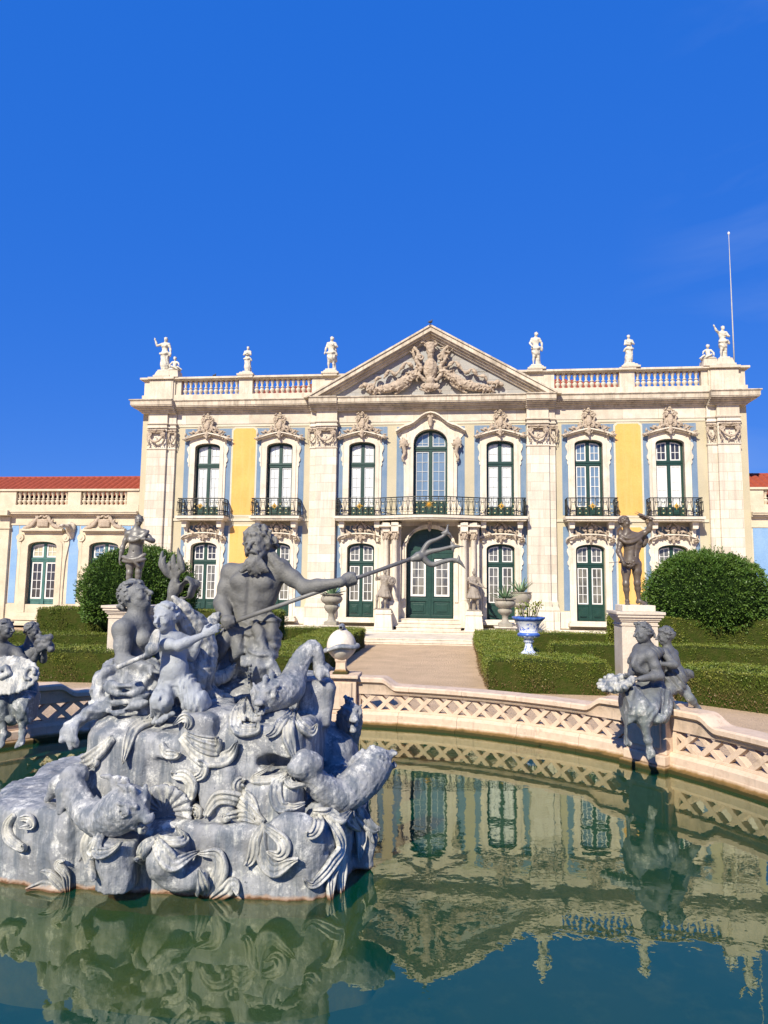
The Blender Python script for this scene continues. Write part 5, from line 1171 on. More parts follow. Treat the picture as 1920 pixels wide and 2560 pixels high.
def grip(s, p, ax, out, rs_, L):
    """closed fist round a rod: p on the rod, ax its direction, out the side the back of the hand faces"""
    ax = nrm(ax); out = nrm(np.asarray(out)-ax*(np.asarray(out)@ax)); w = np.cross(ax, out)
    s.ell(p+out*(rs_+L*.06), (L*.24, L*.13, L*.20), np.array([ax, out, w]), L*.05)
    for i in range(4):
        b = p+ax*L*(.16-.105*i); R_ = rs_+L*.055; pts = [b+out*R_*math.cos(t)*1.15+w*R_*math.sin(t)*1.15 for t in (.3, 1.0, 1.7, 2.5, 3.3)]
        s.chain(pts, [L*.062, L*.062, L*.056, L*.052, L*.045], L*.014)
    b = p+ax*L*.20; pts = [b+out*R_*math.cos(t)-w*R_*math.sin(t)-ax*L*.03*j for j, t in enumerate((.3, 1.1, 2.0, 2.7))]; s.chain(pts, [L*.07, L*.065, L*.055, L*.045], L*.02)
def torso(s, pel, che, neck, hd, shl, shr, S_, fwd, sex='m', kid=False, hw=None):
    """pelvis, chest, neck base, head centre, two shoulders; S_ = body scale (1 = adult)"""
    pel, che, neck, hd, shl, shr = [np.asarray(x, float) for x in (pel, che, neck, hd, shl, shr)]
    up = nrm(che-pel); sd = nrm(shr-shl); sd = nrm(sd-up*(sd@up)); fw = np.cross(up, sd); fw = fw if fw@np.asarray(fwd, float) > 0 else -fw; R = np.array([sd, fw, up]); q = lambda c, a, b, e: c+(sd*a+fw*b+up*e)*S_
    H = np.linalg.norm(che-pel); wst = pel+(che-pel)*.42
    f = .94 if sex == 'f' else 1
    s.ell(che, (.165*f*S_,.125*S_,.20*S_), R, .05*S_); s.ell(q(che,0,0,.10), (.17*f*S_,.11*S_,.12*S_), R, .05*S_)
    s.cone(che, wst, .125*f*S_, (.115 if sex == 'm' else .10)*S_, .06*S_); s.ell(wst, ((.135 if sex == 'm' else .115)*S_,.105*S_,.12*S_), R, .06*S_)
    s.ell(pel, ((.155 if sex == 'm' else .165)*S_,.125*S_,.13*S_), R, .06*S_); s.cone(wst, pel, .115*S_, .13*S_, .06*S_)
    if kid: s.ell(q(wst,0,.035,-.01), (.135*S_,.13*S_,.14*S_), R, .05*S_)
    s.cone(neck-(hd-neck)*.1, hd, .062*S_, .058*S_, .03*S_)
    for p in (shl, shr): s.cone(q(neck,0,-.02,-.01), p, .055*S_, .058*S_, .06*S_); s.ell(p, .066*S_, k=.05*S_)
    for g, p in ((-1, shl), (1, shr)):
        if sex == 'm' and not kid:
            s.ell(q(che,g*.078,.095,.075), (.085*S_,.045*S_,.065*S_), R, .03*S_); s.ell(q(che,g*.13,.02,.0), (.05*S_,.07*S_,.11*S_), R, .04*S_)
            for e in (-.055,-.12,-.185): s.ell(q(che,g*.042,.095-.02*(e < -.1),e), (.036*S_,.028*S_,.028*S_), R, .025*S_)
            for e in (-.03,-.075,-.12): s.cone(q(che,g*.09,.085,e+.02), q(che,g*.14,.03,e), .016*S_, .018*S_, .02*S_)
        elif sex == 'f':
            s.ell(q(che,g*.082,.115,.01), (.062*S_,.060*S_,.062*S_), R, .035*S_); s.ell(q(che,g*.088,.172,.0), .012*S_, k=.012*S_)
    s.ell(q(wst,0,.118 if not kid else .168,-.035), (.012*S_,.022*S_,.014*S_), R, .012*S_, 's')
    if sex == 'm' and not kid: s.cone(q(che,0,.142,.10), q(wst,0,.122,.0), .006*S_, .006*S_, .04*S_, 's')
    s.cone(q(neck,-.0,.045,-.01), q(shl,.02,.03,.03), .014*S_, .014*S_, .03*S_); s.cone(q(neck,0,.045,-.01), q(shr,-.02,.03,.03), .014*S_, .014*S_, .03*S_)
    return q, R
def arm(s, sh, el, wr, S_, big=1.0):
    sh, el, wr = [np.asarray(x, float) for x in (sh, el, wr)]; k = .03*S_
    s.cone(sh, el, .056*S_*big, .042*S_*big, k); s.ell(sh*.5+el*.5, (.052*S_*big,)*3, k=k); s.ell(el, .043*S_*big, k=k)
    m = el*.68+wr*.32; s.cone(el, m, .042*S_*big, .044*S_*big, k); s.cone(m, wr, .043*S_*big, .027*S_*big, k)
def leg(s, hp, kn, an, S_, big=1.0, toe=None, foot=True):
    hp, kn, an = [np.asarray(x, float) for x in (hp, kn, an)]; k = .035*S_
    m = hp*.6+kn*.4; s.cone(hp, m, .088*S_*big, .080*S_*big, k); s.cone(m, kn, .080*S_*big, .052*S_*big, k); s.ell(kn, .056*S_*big, k=k)
    m = kn*.68+an*.32; s.cone(kn, m, .050*S_*big, .054*S_*big, k); s.cone(m, an, .052*S_*big, .030*S_*big, k); s.ell(an, .036*S_, k=.02*S_)
    if foot and toe is not None:
        t = nrm(toe); dn = nrm((an-kn)-t*((an-kn)@t)); sd = np.cross(t, dn); heel = an-t*.045*S_+dn*.045*S_
        s.cone(heel, an, .036*S_, .034*S_, .02*S_); s.cone(an+dn*.02*S_, an+t*.10*S_+dn*.055*S_, .038*S_, .034*S_, .03*S_); s.ell(an+t*.115*S_+dn*.062*S_, (.05*S_,.045*S_,.022*S_), np.array([sd, t, dn]), .02*S_)
        for i, o_ in enumerate((-.036,-.016,.003,.020,.036)):
            r = .0155*S_ if i == 0 else .0115*S_; b = an+t*(.145-.006*i)*S_+dn*.066*S_+sd*o_*S_; s.cone(b, b+t*.032*S_+dn*.004*S_, r, r*.85, .006*S_)
def folds(dr, freq, amp, wob=1.5, nf=5):
    dr = np.asarray(dr, float)
    return lambda X, Y, Z: amp*(np.sin(freq*(dr[0]*X+dr[1]*Y+dr[2]*Z)+wob*vnoise(X*nf, Y*nf, Z*nf)*2)+.5*np.sin(freq*1.9*(dr[0]*X+dr[1]*Y+dr[2]*Z)+3+wob*vnoise(X*nf+9, Y*nf, Z*nf)*3))
def cloth(s, pts, rads, amp=.012, freq=55, dr=(1,0,.3), k=.03, wob=1.6):
    f = folds(dr, freq, amp, wob)
    for i in range(len(pts)-1): s.cone(pts[i], pts[i+1], rads[i], rads[i+1], k, fold=f)
# ------------------------------------------------------------------ fountain rock
FC = V(-1.6, 6.9, 0)
rock = thing('fountain_rock', 'blue grey lead rockwork with seaweed leaves rising from the pool under the bearded god', 'fountain')
s = SDF((-3.75, 4.95, -.72), (.45, 9.0, 1.70), .022)
s.poly([(-3.55,6.5),(-3.25,5.80),(-2.35,5.53),(-.50,5.42),(-.28,5.60),(-.06,6.5),(-.10,7.2),(-.3,8.2),(-1.2,8.75),(-2.8,8.4),(-3.5,7.5)], -.75, .52, .01, .03, .045)
s.poly([(-3.42,6.5),(-3.24,5.74),(-2.42,5.50),(-2.32,5.60),(-2.36,6.3),(-2.9,6.7)], -.75, .575, .02, .03, .045)
s.poly([(-2.78,6.9),(-2.50,6.0),(-2.35,5.92),(-.62,5.90),(-.45,7.0),(-.9,8.05),(-2.4,8.05),(-2.85,7.4)], .2, 1.17, .02, .05, .05)
s.poly([(-2.62,6.5),(-2.56,5.96),(-2.48,5.86),(-1.66,5.66),(-1.50,5.66),(-1.45,6.7)], .3, 1.15, .03, .06, .05)
s.poly([(-1.74,6.5),(-1.70,5.70),(-1.40,5.68),(-1.33,5.74),(-1.33,6.6)], .7, 1.33, .02, .03, .035)
s.poly([(-1.40,6.4),(-1.38,5.74),(-.72,5.68),(-.60,5.78),(-.52,6.3),(-.55,7.2),(-1.2,7.4)], .74, 1.235, .02, .03, .045)
s.poly([(-1.50,6.2),(-1.48,5.66),(-1.16,5.62),(-1.10,5.70),(-1.10,6.2)], .4, .95, .03, .04, .05)
s.poly([(-1.12,6.1),(-1.11,5.60),(-.70,5.56),(-.63,5.64),(-.60,6.2)], .4, .80, .02, .03, .035)
s.poly([(-.60,5.62),(-.40,5.72),(-.26,6.3),(-.35,6.8),(-.7,6.5)], .2, .62, .03, .05, .04)
c = px(299, 2078, 5.44); c2 = px(299, 2228, 5.40)
def oct_(X, Y, Z):
    d = None; t = np.clip((c[2]-Z)/.45, 0, 1)
    for k in range(7):
        a_ = k*2*PI/7+.35; q = (X-c[0]-.012*np.sin(Z*9))*math.cos(a_)+(Y-c[1])*math.sin(a_)-.150-.010*t; d = q if d is None else np.maximum(d, q)
    return np.maximum(np.maximum(d, Z-c[2]+.02+.03*np.sin(X*9)), c2[2]-Z)
s.put(oct_, c-.3-V(0,0,.6), c+.3, .02)
s.ell(px(410, 2140, 5.46), (.20,.17,.17), k=.03); s.ell(px(358, 2190, 5.42), (.045,.14,.19), k=.03, op='s'); s.ell(px(480, 2090, 5.62), (.16,.13,.12), k=.04); s.ell(px(395, 2246, 5.38), (.22,.15,.06), k=.03, op='s')
s.ell(px(692, 1916, 5.66), (.19,.28,.085), frame((.1,0,1),(1,0,.15)), k=.02, op='s'); s.box(px(385, 1965, 5.70), (.125,.10,.19), .05, k=.02, op='s')
s.poly([(-.73,5.40),(-.66,5.30),(-.50,5.31),(-.42,5.42),(-.5,5.6),(-.7,5.6)], -.7, .20, .03, .22, .05); s.ell(px(455, 2195, 5.46), (.2,.10,.10), k=.04); s.ell(px(735, 2105, 5.50), (.22,.10,.22), k=.05)
s.ell((-.40,6.55,.35), (.28,.5,.40), k=.05); s.ell((-.42,6.2,.30), (.25,.35,.25), k=.05); s.ell((-.48,6.9,.70), (.26,.4,.32), k=.05); s.box(px(905, 2110, 6.2), (.10,.22,.17), .05, R=frame((.15,.1,1),(1,.2,0)), k=.04)
s.box((-.66,6.75,1.30), (.16,.40,.20), .05, R=frame((.1,0,1),(1,.15,0)), k=.03); s.ell((-2.2,6.2,1.13), (.32,.26,.12), k=.05); s.ell((-1.5,7.2,1.28), (.8,.6,.20), k=.08); s.box(px(640, 1795, 6.1), (.30,.2,.09), .05, k=.05)
s.disp(lambda X, Y, Z: .022*vnoise(X*2.6, Y*2.6, Z*1.2)+.020*np.abs(vnoise(X*5, Y*5, Z*2.4))+.020*np.abs(vnoise(X*10, Y*10, Z*6))+.10*np.maximum(0, .08-np.abs(vnoise(X*3.3+7, Y*3.3, Z*2.2)))+.012*np.abs(vnoise(X*21, Y*21, Z*15))+.005*vnoise(X*34, Y*34, Z*20)-.012)
ro = s.build('rock', M['lead'], rock)
sh_ = SDF((-3.75, 4.7, -.75), (.6, 9.2, -.02), .05); sh_.poly([(-3.75,6.4),(-3.3,5.4),(-2.3,5.12),(-.6,5.02),(-.05,5.25),(.25,6.6),(.1,8.2),(-1.2,9.0),(-2.8,8.7),(-3.7,7.5)], -.74, -.13, .05, .1, .05); sh_.disp(lambda X, Y, Z: .05*vnoise(X*3, Y*3, Z*3)); sh_.build('sunken_ledge', surf('algae', (.15,.11,.008), (.085,.075,.01), sc=2, dirt=(.03,.05,.01), dirtamt=.5, rough=.9, bump=.4), rock)
BV = BVHTree.FromObject(ro, bpy.context.evaluated_depsgraph_get()) if False else BVHTree.FromPolygons([v.co[:] for v in ro.data.vertices], [p.vertices[:] for p in ro.data.polygons])
def hit(x, y, dflt=6.0):
    d = ray(x, y).normalized(); h, n, i, t = BV.ray_cast(EYE, d)
    if h is None: h, n, i, t = BV.find_nearest(P(x, y, dflt)); 
    return A(h), A(n)
def ribbon(mb, pts, w=.045, th=.02, lift=.012, tip=.05, z=None):
    """a fleshy fluted seaweed frond laid over the rock: pts are seen points of its middle line"""
    L = [p for p in bez([V(a, b, 0) for a, b in pts], 7)]; n = len(L); Q = []; Nn = []
    for p in L:
        h, nn = hit(p[0], p[1]); Q.append(h); Nn.append(nn)
    Q = np.array(Q); Nn = np.array(Nn)
    for _ in range(4): Q[1:-1] = .5*Q[1:-1]+.25*(Q[:-2]+Q[2:]); Nn[1:-1] = .5*Nn[1:-1]+.25*(Nn[:-2]+Nn[2:])
    vs = []; K = 32
    for i in range(n):
        t = i/(n-1); tg = nrm(Q[min(i+1, n-1)]-Q[max(i-1, 0)]); nn = nrm(nrm(Nn[i])+V(0,-.5,.1)); nn = nrm(nn-tg*(nn@tg)); sd = np.cross(tg, nn)
        ww = w*(.35+.75*math.sin(PI*min(1, t*.95+.05))**.7)*(1-.45*t**4); lf = lift+.018*math.sin(PI*t)**2+tip*t**5
        c = Q[i]+nn*lf; tw = .35*math.sin(t*5+len(pts)); s2 = sd*math.cos(tw)+nn*math.sin(tw); n2 = nn*math.cos(tw)-sd*math.sin(tw)
        for j in range(K):
            a = 2*PI*j/K; x = math.cos(a); y = math.sin(a); g = (.5+1.1*abs(x)**2+.50*math.cos(x*8.5)) if y > 0 else 1.2
            vs.append(c+s2*ww*x+n2*th*(y*.5+(g*.8 if y > 0 else -.5)*abs(y)**.5))
    fs = [(i*K+j, i*K+(j+1) % K, (i+1)*K+(j+1) % K, (i+1)*K+j) for i in range(n-1) for j in range(K)]+[tuple(range(K-1, -1, -1)), tuple(range((n-1)*K, n*K))]
    mb.add(vs, fs)
    # curled tip
    e = Q[-1]+nn*(lift+tip); r = ww*.8
    mb.tube([e+tg*r*math.sin(a)+nn*r*(1-math.cos(a)) for a in np.linspace(0, 4.2, 9)], list(np.linspace(ww*.75, ww*.35, 9)), 8)
def z3(*p): return [(x/2.765, 1700+y/2.765) for x, y in p]
def z4(*p): return [(500+x/3.016, 1600+y/3.016) for x, y in p]
LV = [
 [(z3((700,1045),(625,1090),(630,1210),(700,1370)), .05), (z3((700,1060),(690,1150),(720,1195),(850,1145)), .04), (z3((690,1050),(680,1120),(655,1170),(690,1210)), .035)],
 [(z3((1070,1110),(1020,1150),(985,1225),(900,1232)), .045), (z3((1085,1120),(1130,1200),(1200,1270),(1320,1195)), .055), (z3((1110,1100),(1180,1125),(1250,1125),(1275,1075),(1230,1062)), .035)],
 [(z3((1230,870),(1300,810),(1335,720),(1290,655),(1225,655),(1215,625)), .045), (z3((1310,680),(1400,655),(1430,600),(1390,540)), .03)],
 [(z3((1190,830),(1200,760),(1160,728),(1125,765)), .035)],
 [(z3((1260,385),(1380,520),(1510,565),(1600,510),(1650,420)), .06), (z3((1270,380),(1400,455),(1510,485),(1540,400)), .045), (z3((1300,360),(1420,410),(1500,420),(1530,385)), .03), (z3((1290,330),(1310,285),(1270,262),(1240,300)), .035)],
 [(z3((1120,440),(1160,500),(1230,515),(1260,490)), .035)],
 [(z3((1090,290),(1000,300),(910,390),(870,560)), .05), (z3((1000,290),(1055,268),(1095,305),(1080,330)), .03)],
 [(z3((790,400),(690,500),(600,560),(560,620)), .05), (z3((650,520),(685,560),(660,600)), .025)],
 [(z3((1410,1500),(1400,1420),(1380,1330)), .045), (z3((1430,1500),(1490,1400),(1540,1290),(1500,1190),(1400,1190)), .055), (z3((1470,1510),(1560,1450),(1620,1400),(1665,1460)), .05)],
 [(z3((110,930),(60,1000),(90,1100),(180,1160),(200,1120)), .035), (z3((150,950),(220,950),(235,1000),(195,1000)), .028)],
 [(z3((460,1475),(455,1330),(410,1270),(465,1225)), .028), (z3((440,1470),(330,1430),(230,1420)), .05), (z3((450,1460),(390,1360),(350,1300)), .03)],
 [(z3((760,660),(800,720),(800,770),(740,790)), .025)],
 [(z3((1340,960),(1385,930),(1375,870),(1290,875)), .03), (z3((640,1250),(600,1215),(580,1225)), .018)],
 [(z4((500,1400),(430,1490),(400,1640),(330,1685)), .04), (z4((490,1410),(470,1600),(560,1720),(660,1680),(730,1620)), .05), (z4((510,1410),(620,1500),(640,1570),(600,1610),(540,1580)), .045)],
 [(z4((470,1385),(380,1270),(270,1190),(150,1180),(80,1270),(45,1360)), .05), (z4((470,1390),(360,1320),(250,1320),(185,1375),(240,1390)), .04), (z4((430,1340),(380,1200),(280,1120),(285,1060),(365,1040)), .045)],
 [(z4((660,1020),(560,1060),(450,1080),(420,1030),(520,985)), .03), (z4((640,1040),(570,1110),(590,1220),(660,1275),(740,1220)), .045), (z4((680,1050),(670,1100),(750,1105)), .028)],
 [(z4((850,1300),(940,1310),(1040,1370),(1085,1325)), .05), (z4((860,1310),(890,1400),(840,1460),(790,1450)), .04), (z4((950,1340),(1030,1440),(1050,1560),(980,1680),(850,1840),(785,1770)), .045), (z4((1060,1590),(1050,1750),(1030,1950)), .04), (z4((1030,1690),(975,1800),(955,1960)), .035)],
 [(z4((690,540),(630,620),(560,700),(495,715)), .04), (z4((690,540),(670,680),(680,800),(700,880)), .045), (z4((710,560),(750,660),(820,700),(850,655)), .04)],
 [(z4((340,450),(280,560),(290,680),(430,685),(440,650)), .045), (z4((350,460),(380,580),(430,625),(460,570)), .035), (z4((330,470),(310,580),(350,640)), .03)],
 [(z4((1240,1140),(1230,1280),(1255,1420),(1290,1510)), .03), (z4((1250,1150),(1320,1270),(1410,1300)), .055), (z4((1230,1150),(1200,1250)), .03), (z4((1290,1100),(1360,1180),(1390,1280)), .05)],
 [(z4((1130,1240),(1180,1330),(1220,1480),(1200,1640)), .05), (z4((1110,1250),(1100,1330),(1150,1420)), .05)],
]
for i, cl_ in enumerate(LV):
    b = MB()
    for pts, w in cl_:
        ribbon(b, pts, w*1.12, .020, .007)
    b.build('seaweed_leaf', M['leaf'], rock, smooth=True)
# fluted fan shell beside the mouth of the left fish
cen, nn = hit(412, 2035); b = MB(); K = 90; c3 = cen+V(0,-.10,.02); vs = [c3+V(0,.06,-.02)]
for j in (1, 2, 3, 4):
    for i in range(K):
        a = 2*PI*i/K; r = .23*j/4*(1+.05*abs(math.sin(a*9))); vs.append(c3+V(r*math.cos(a), -.0+.045*math.sin(a*18)*(j/4)*.4-.05*(j/4)**2+.06, r*math.sin(a)*.95))
b.add(vs, [(0, 1+i, 1+(i+1) % K) for i in range(K)]+[(1+(j-1)*K+i, 1+j*K+i, 1+j*K+(i+1) % K, 1+(j-1)*K+(i+1) % K) for j in (1,2,3) for i in range(K)])
o = b.build('scallop_shell', M['lead'], rock, smooth=True); sm = o.modifiers.new('solid', 'SOLIDIFY'); sm.thickness = .02
# ------------------------------------------------------------------ sea fish
def fish(name, label, pts, rad, hfwd, hup, hr, tail=None, lo=None, h=.012, open_=.35, par=None, mat='lead', crest=True, seed=1):
    pts = [np.asarray(p, float) for p in pts]; al = np.array(pts); m = max(rad)*1.7+hr*1.2
    s = SDF(al.min(0)-m, al.max(0)+m, h); L = bez(pts, 6); rr = np.interp(np.linspace(0, 1, len(L)), np.linspace(0, 1, len(rad)), rad)
    s.chain(L, list(rr), .03); s.disp(lambda X, Y, Z: .006*np.abs(np.sin(X*48+Z*48)*np.sin(X*48-Z*48+Y*20)))
    for i in range(4, len(L)-3, 2): s.cone(L[i]+V(0,.3,1)*rr[i]*.85, L[i+1]+V(.02,.3,1)*rr[i]*1.15, .022, .012, .02)
    c = pts[0]; f = nrm(hfwd); u = nrm(np.asarray(hup)-f*(np.asarray(hup)@f)); sd = np.cross(f, u); R = np.array([sd, f, u]); q = lambda a, b, e: c+(sd*a+f*b+u*e)*hr
    s.ell(q(0,0,.1), (.82*hr,1.0*hr,.85*hr), R, .1*hr); s.cone(q(0,.4,.25), q(0,1.25,.12), .42*hr, .24*hr, .2*hr); s.cone(q(0,.2,-.35), q(0,1.05,-.35-open_*.6), .40*hr, .20*hr, .15*hr)
    s.ell(q(0,1.35,.16), (.34*hr,.16*hr,.13*hr), R, .08*hr); s.ell(q(0,1.12,-.36-open_*.62), (.28*hr,.15*hr,.12*hr), R, .08*hr)
    s.cone(q(0,.50,-.14), q(0,1.7,-.20-open_*.3), .12*hr, .36*hr, .02*hr, 's')
    for g in (-1, 1):
        s.ell(q(g*.58,.46,.42), .29*hr, k=.03*hr); s.ell(q(g*.80,.52,.46), .16*hr, k=.02*hr, op='s'); s.ell(q(g*.70,.50,.45), .12*hr, k=.01*hr)
        s.cone(q(g*.25,.75,.62), q(g*.75,.2,.82), .13*hr, .10*hr, .06*hr); s.ell(q(g*.18,1.3,.28), .10*hr, k=.05*hr)
        for j in range(4): s.cone(q(g*.7,-.05-.2*j,.35-.25*j), q(g*.86,-.62-.2*j,.15-.3*j), .15*hr, .07*hr, .06*hr)
        s.cone(q(g*.35,.9,-.3-open_*.3), q(g*.55,.2,-.15), .08*hr, .12*hr, .08*hr)
    if crest:
        for j in range(5): s.chain([q(.15*math.sin(j*2.1),.40-.28*j,.75), q(.2*math.sin(j*2.1),.25-.34*j,1.1), q(.25*math.sin(j*2.1),-.1-.36*j,1.16-.06*j)], [.17*hr, .13*hr, .08*hr], .05*hr)
    for a_ in (-.18, -.06, .06, .18): s.cone(q(a_,1.16,-.28-open_*.5), q(a_,1.18,-.14-open_*.5), .05*hr, .03*hr, .02*hr)
    if tail:
        e = pts[-1]
        for t in tail: t = np.asarray(t, float); M_ = (e+t)/2+V(0,0,.02); s.chain([e, M_, t], [rad[-1]*1.0, rad[-1]*1.25, rad[-1]*.45], .03)
    s.disp(lambda X, Y, Z: .009*(np.abs(vnoise(X*26+seed, Y*26, Z*26))-.2))
    o = s.build(name, M[mat]); 
    return tag(o, label, 'fish sculpture', 'lead fish of the fountain')
F1 = fish('sea_fish', 'big lead fish with open mouth on the lower left of the rock', [px(318,2018,5.42), px(258,2048,5.50), px(210,2022,5.62), px(186,1975,5.70), px(178,1938,5.74)], [.17,.13,.10,.085,.06], nrm(px(372,2056,5.33)-px(318,2018,5.42)), (.1,-.35,1), .172, [px(118,1998,5.80), px(150,2030,5.62), px(215,1945,5.85)])
F2 = fish('sea_fish', 'lead fish with raised curling tail at the feet of the bearded god', [px(668,1742,5.98), px(722,1722,6.15), px(735,1690,6.30), px(755,1645,6.38), px(782,1622,6.42), px(796,1650,6.42), px(797,1680,6.40)], [.14,.13,.10,.08,.068,.052,.035], nrm(px(640,1775,5.7)-px(672,1740,5.98)), (0,-.25,1), .15, [px(822,1690,6.35), px(830,1672,6.5), px(800,1700,6.3)], open_=.2, seed=3)
F3 = fish('sea_fish', 'small lead fish head with bared teeth rising behind the right side of the rock', [px(876,1790,6.85), px(868,1835,6.95), px(850,1885,7.0), px(835,1930,6.9)], [.12,.12,.13,.13], (.25,-1,-.15), (0,-.1,1), .135, None, open_=.55, seed=5)
F4 = fish('sea_fish', 'lead fish curving up to the right on the lower right of the rock', [px(938,1912,6.15), px(905,1950,6.02), px(850,1990,5.88), px(800,1965,5.78), px(770,1928,5.70)], [.15,.155,.13,.10,.075], nrm(V(.85,.25,.35)), (-.4,-.3,1), .145, [px(728,1918,5.6), px(752,1888,5.68), px(792,1905,5.72)], seed=7)
# ------------------------------------------------------------------ the bearded god
S_ = 1.42; Yn = 6.95
s = SDF((-2.15, 6.25, 1.12), (-.25, 7.65, 3.28), .0125)
hd = px(645, 1366, 6.92); nk = px(650, 1424, 7.0); ch = px(634, 1478, 7.0); pe_ = px(625, 1592, 7.02); sl = px(577, 1432, 7.02); sr = px(700, 1422, 6.98)
torso(s, pe_, ch, nk, hd, sl, sr, S_*.93, (-.12, -1, .08), 'm')
s.cone(sr, px(664,1495,7.0), .09, .10, .06)
arm(s, sl, px(553,1508,6.97), px(573,1553,6.78), S_, 1.12); arm(s, sr, px(764,1470,6.88), px(852,1456,6.80), S_, 1.12)
A0 = px(566,1561,6.66); A1 = px(1050,1389,7.02); ax = nrm(A1-A0); pg = px(878,1450,6.80)
tt = ((pg-A0)@ax); pg = A0+ax*tt; grip(s, pg, ax, (-.1,-.3,1), .028, .30); s.cone(px(852,1456,6.80), pg-ax*.03+V(0,0,.03), .045, .05, .03)
grip(s, A0+ax*.03, ax, (-.5,-.6,.6), .028, .27); s.cone(px(573,1553,6.78), A0+ax*.03+V(-.03,-.02,.03), .05, .05, .03)
# head thrown back and turned to the left, flowing hair and beard
q = head(s, hd, (-.10,.12,1), (-.42,-1,.10), .168, 'none', 4)
r_ = random.Random(5)
for i in range(150):
    a = r_.uniform(0, 2*PI); e = r_.uniform(-.5, 1.5); d = V(math.cos(a)*math.cos(e), math.sin(a)*math.cos(e), math.sin(e))
    if d[1] > .40 and d[2] < .50: continue
    p0 = q(.78*d[0], -.12+.92*d[1], .2+.86*d[2]); p1 = q(.86*d[0]+.25, -.35+.86*d[1]-.12, .2+.80*d[2]-.22); w = .026*r_.uniform(.8, 1.3)
    s.chain([p0, (p0+p1)/2+V(*[r_.uniform(-.02,.02) for _ in range(3)]), p1], [w, w, w*.6], .008)
for i in range(46):                                   # locks down to the right shoulder
    a = r_.uniform(-.2, 1.0); p0 = q(.55+.3*a, -.35+.2*r_.random(), .5-.9*a*r_.random()); p2 = px(676+34*r_.random(), 1405+40*r_.random(), 6.88+.14*r_.random()); p1 = (p0+p2)/2+V(.05*r_.random(), -.02, .02)
    s.chain(bez([p0, p1, p2], 3), [.026,.025,.024,.024,.023,.02,.016], .008)
for i in range(34):                                   # beard
    t = r_.uniform(-1, 1); p0 = q(.48*t, .5-.25*abs(t), -.45-.1*r_.random()); p2 = px(634+40*t+6*r_.random(), 1430+16*r_.random()-16*abs(t), 6.77+.04*r_.random()); p1 = (p0+p2)/2+V(.04*math.sin(i*1.7), -.04, .01)
    s.chain(bez([p0, p1, p2], 3), [.024,.026,.026,.024,.020,.016,.010], .008)
for i in range(60):
    a = r_.uniform(0, 2*PI); e = r_.uniform(-.2, 1.4); d = V(math.cos(a)*math.cos(e), math.sin(a)*math.cos(e), math.sin(e))
    if d[1] > .30 and d[2] < .62: continue
    p0 = q(.93*d[0], -.12+1.05*d[1], .2+.98*d[2]); s.chain([p0+V(.03*math.cos(t*2.1+i), .02*math.sin(t), .03*math.sin(t*2.1+i)) for t in range(4)], [.022,.020,.017,.012], .005)
s.chain([q(-.1,-.1,.95), q(-.05,.05,1.2), q(.15,.1,1.25)], [.05,.04,.025], .01)
for g in (-1, 1): s.chain(bez([q(g*.04,.92,-.40), q(g*.28,.84,-.46), q(g*.42,.66,-.68)], 3), [.018,.020,.020,.018,.016,.013,.009], .006)
# legs and cloth
f_ = folds((.35,-.2,1), 42, .014, 2.2)
hipR, hipL = px(652,1600,6.95), px(590,1600,7.05)
leg(s, hipR, px(648,1668,6.62), px(640,1735,6.75), S_, 1.15, None, False); leg(s, hipL, px(566,1680,6.85), px(575,1752,7.1), S_, 1.1, None, False)
for a, b, r0, r1 in (((588,1578,6.98),(672,1562,6.95),.13,.12),((600,1600,6.92),(668,1592,6.86),.16,.14),((655,1598,6.90),(652,1650,6.70),.17,.15),((590,1600,7.0),(572,1665,6.95),.15,.12),((566,1640,6.95),(560,1735,7.0),.10,.09),((600,1660,7.05),(600,1745,7.05),.15,.16)):
    s.cone(px(*a), px(*b), r0, r1, .04, fold=f_)
for a, b, c_, r0 in (((574,1575,6.74),(560,1610,6.72),(545,1650,6.80),.045),((585,1580,6.76),(596,1625,6.74),(580,1650,6.78),.05),((560,1590,6.75),(540,1605,6.72),(530,1640,6.8),.035),((676,1540,6.85),(680,1580,6.80),(676,1640,6.84),.045),((640,1560,6.78),(655,1610,6.66),(668,1660,6.66),.05),((668,1650,6.62),(690,1690,6.6),(700,1725,6.55),.05)):
    s.chain(bez([px(*a), px(*b), px(*c_)], 4), [r0*.9, r0, r0*1.0, r0*1.0, r0*.95, r0*.9, r0*.8, r0*.65, r0*.45], .035)
for i in range(9): s.cone(px(608+7*i, 1646+3*math.sin(i), 6.62), px(606+8*i, 1662+3*math.sin(i*2), 6.56), .028, .016, .015)
for i in range(7): s.ell(px(626-1*i, 1662+9*i, 6.52+.01*i), .016, k=.006)
s.disp(lambda X, Y, Z: np.where(Z < 2.02, .028*(np.abs(vnoise(X*9, Y*9, Z*9))-.2), 0)+np.where((Z > 2.72) & ((Z > 3.02) | (X > -1.19) | (Y < 6.86)) & ~((Z > 2.93) & (Z < 3.08) & (Y < 6.85) & (X < -1.25)), .034*(np.abs(vnoise(X*24, Y*24, Z*12))-.22), 0))
god = s.build('bearded_statue', M['nep']); tag(god, 'large dark lead statue of a bearded long haired god holding the trident', 'statue')
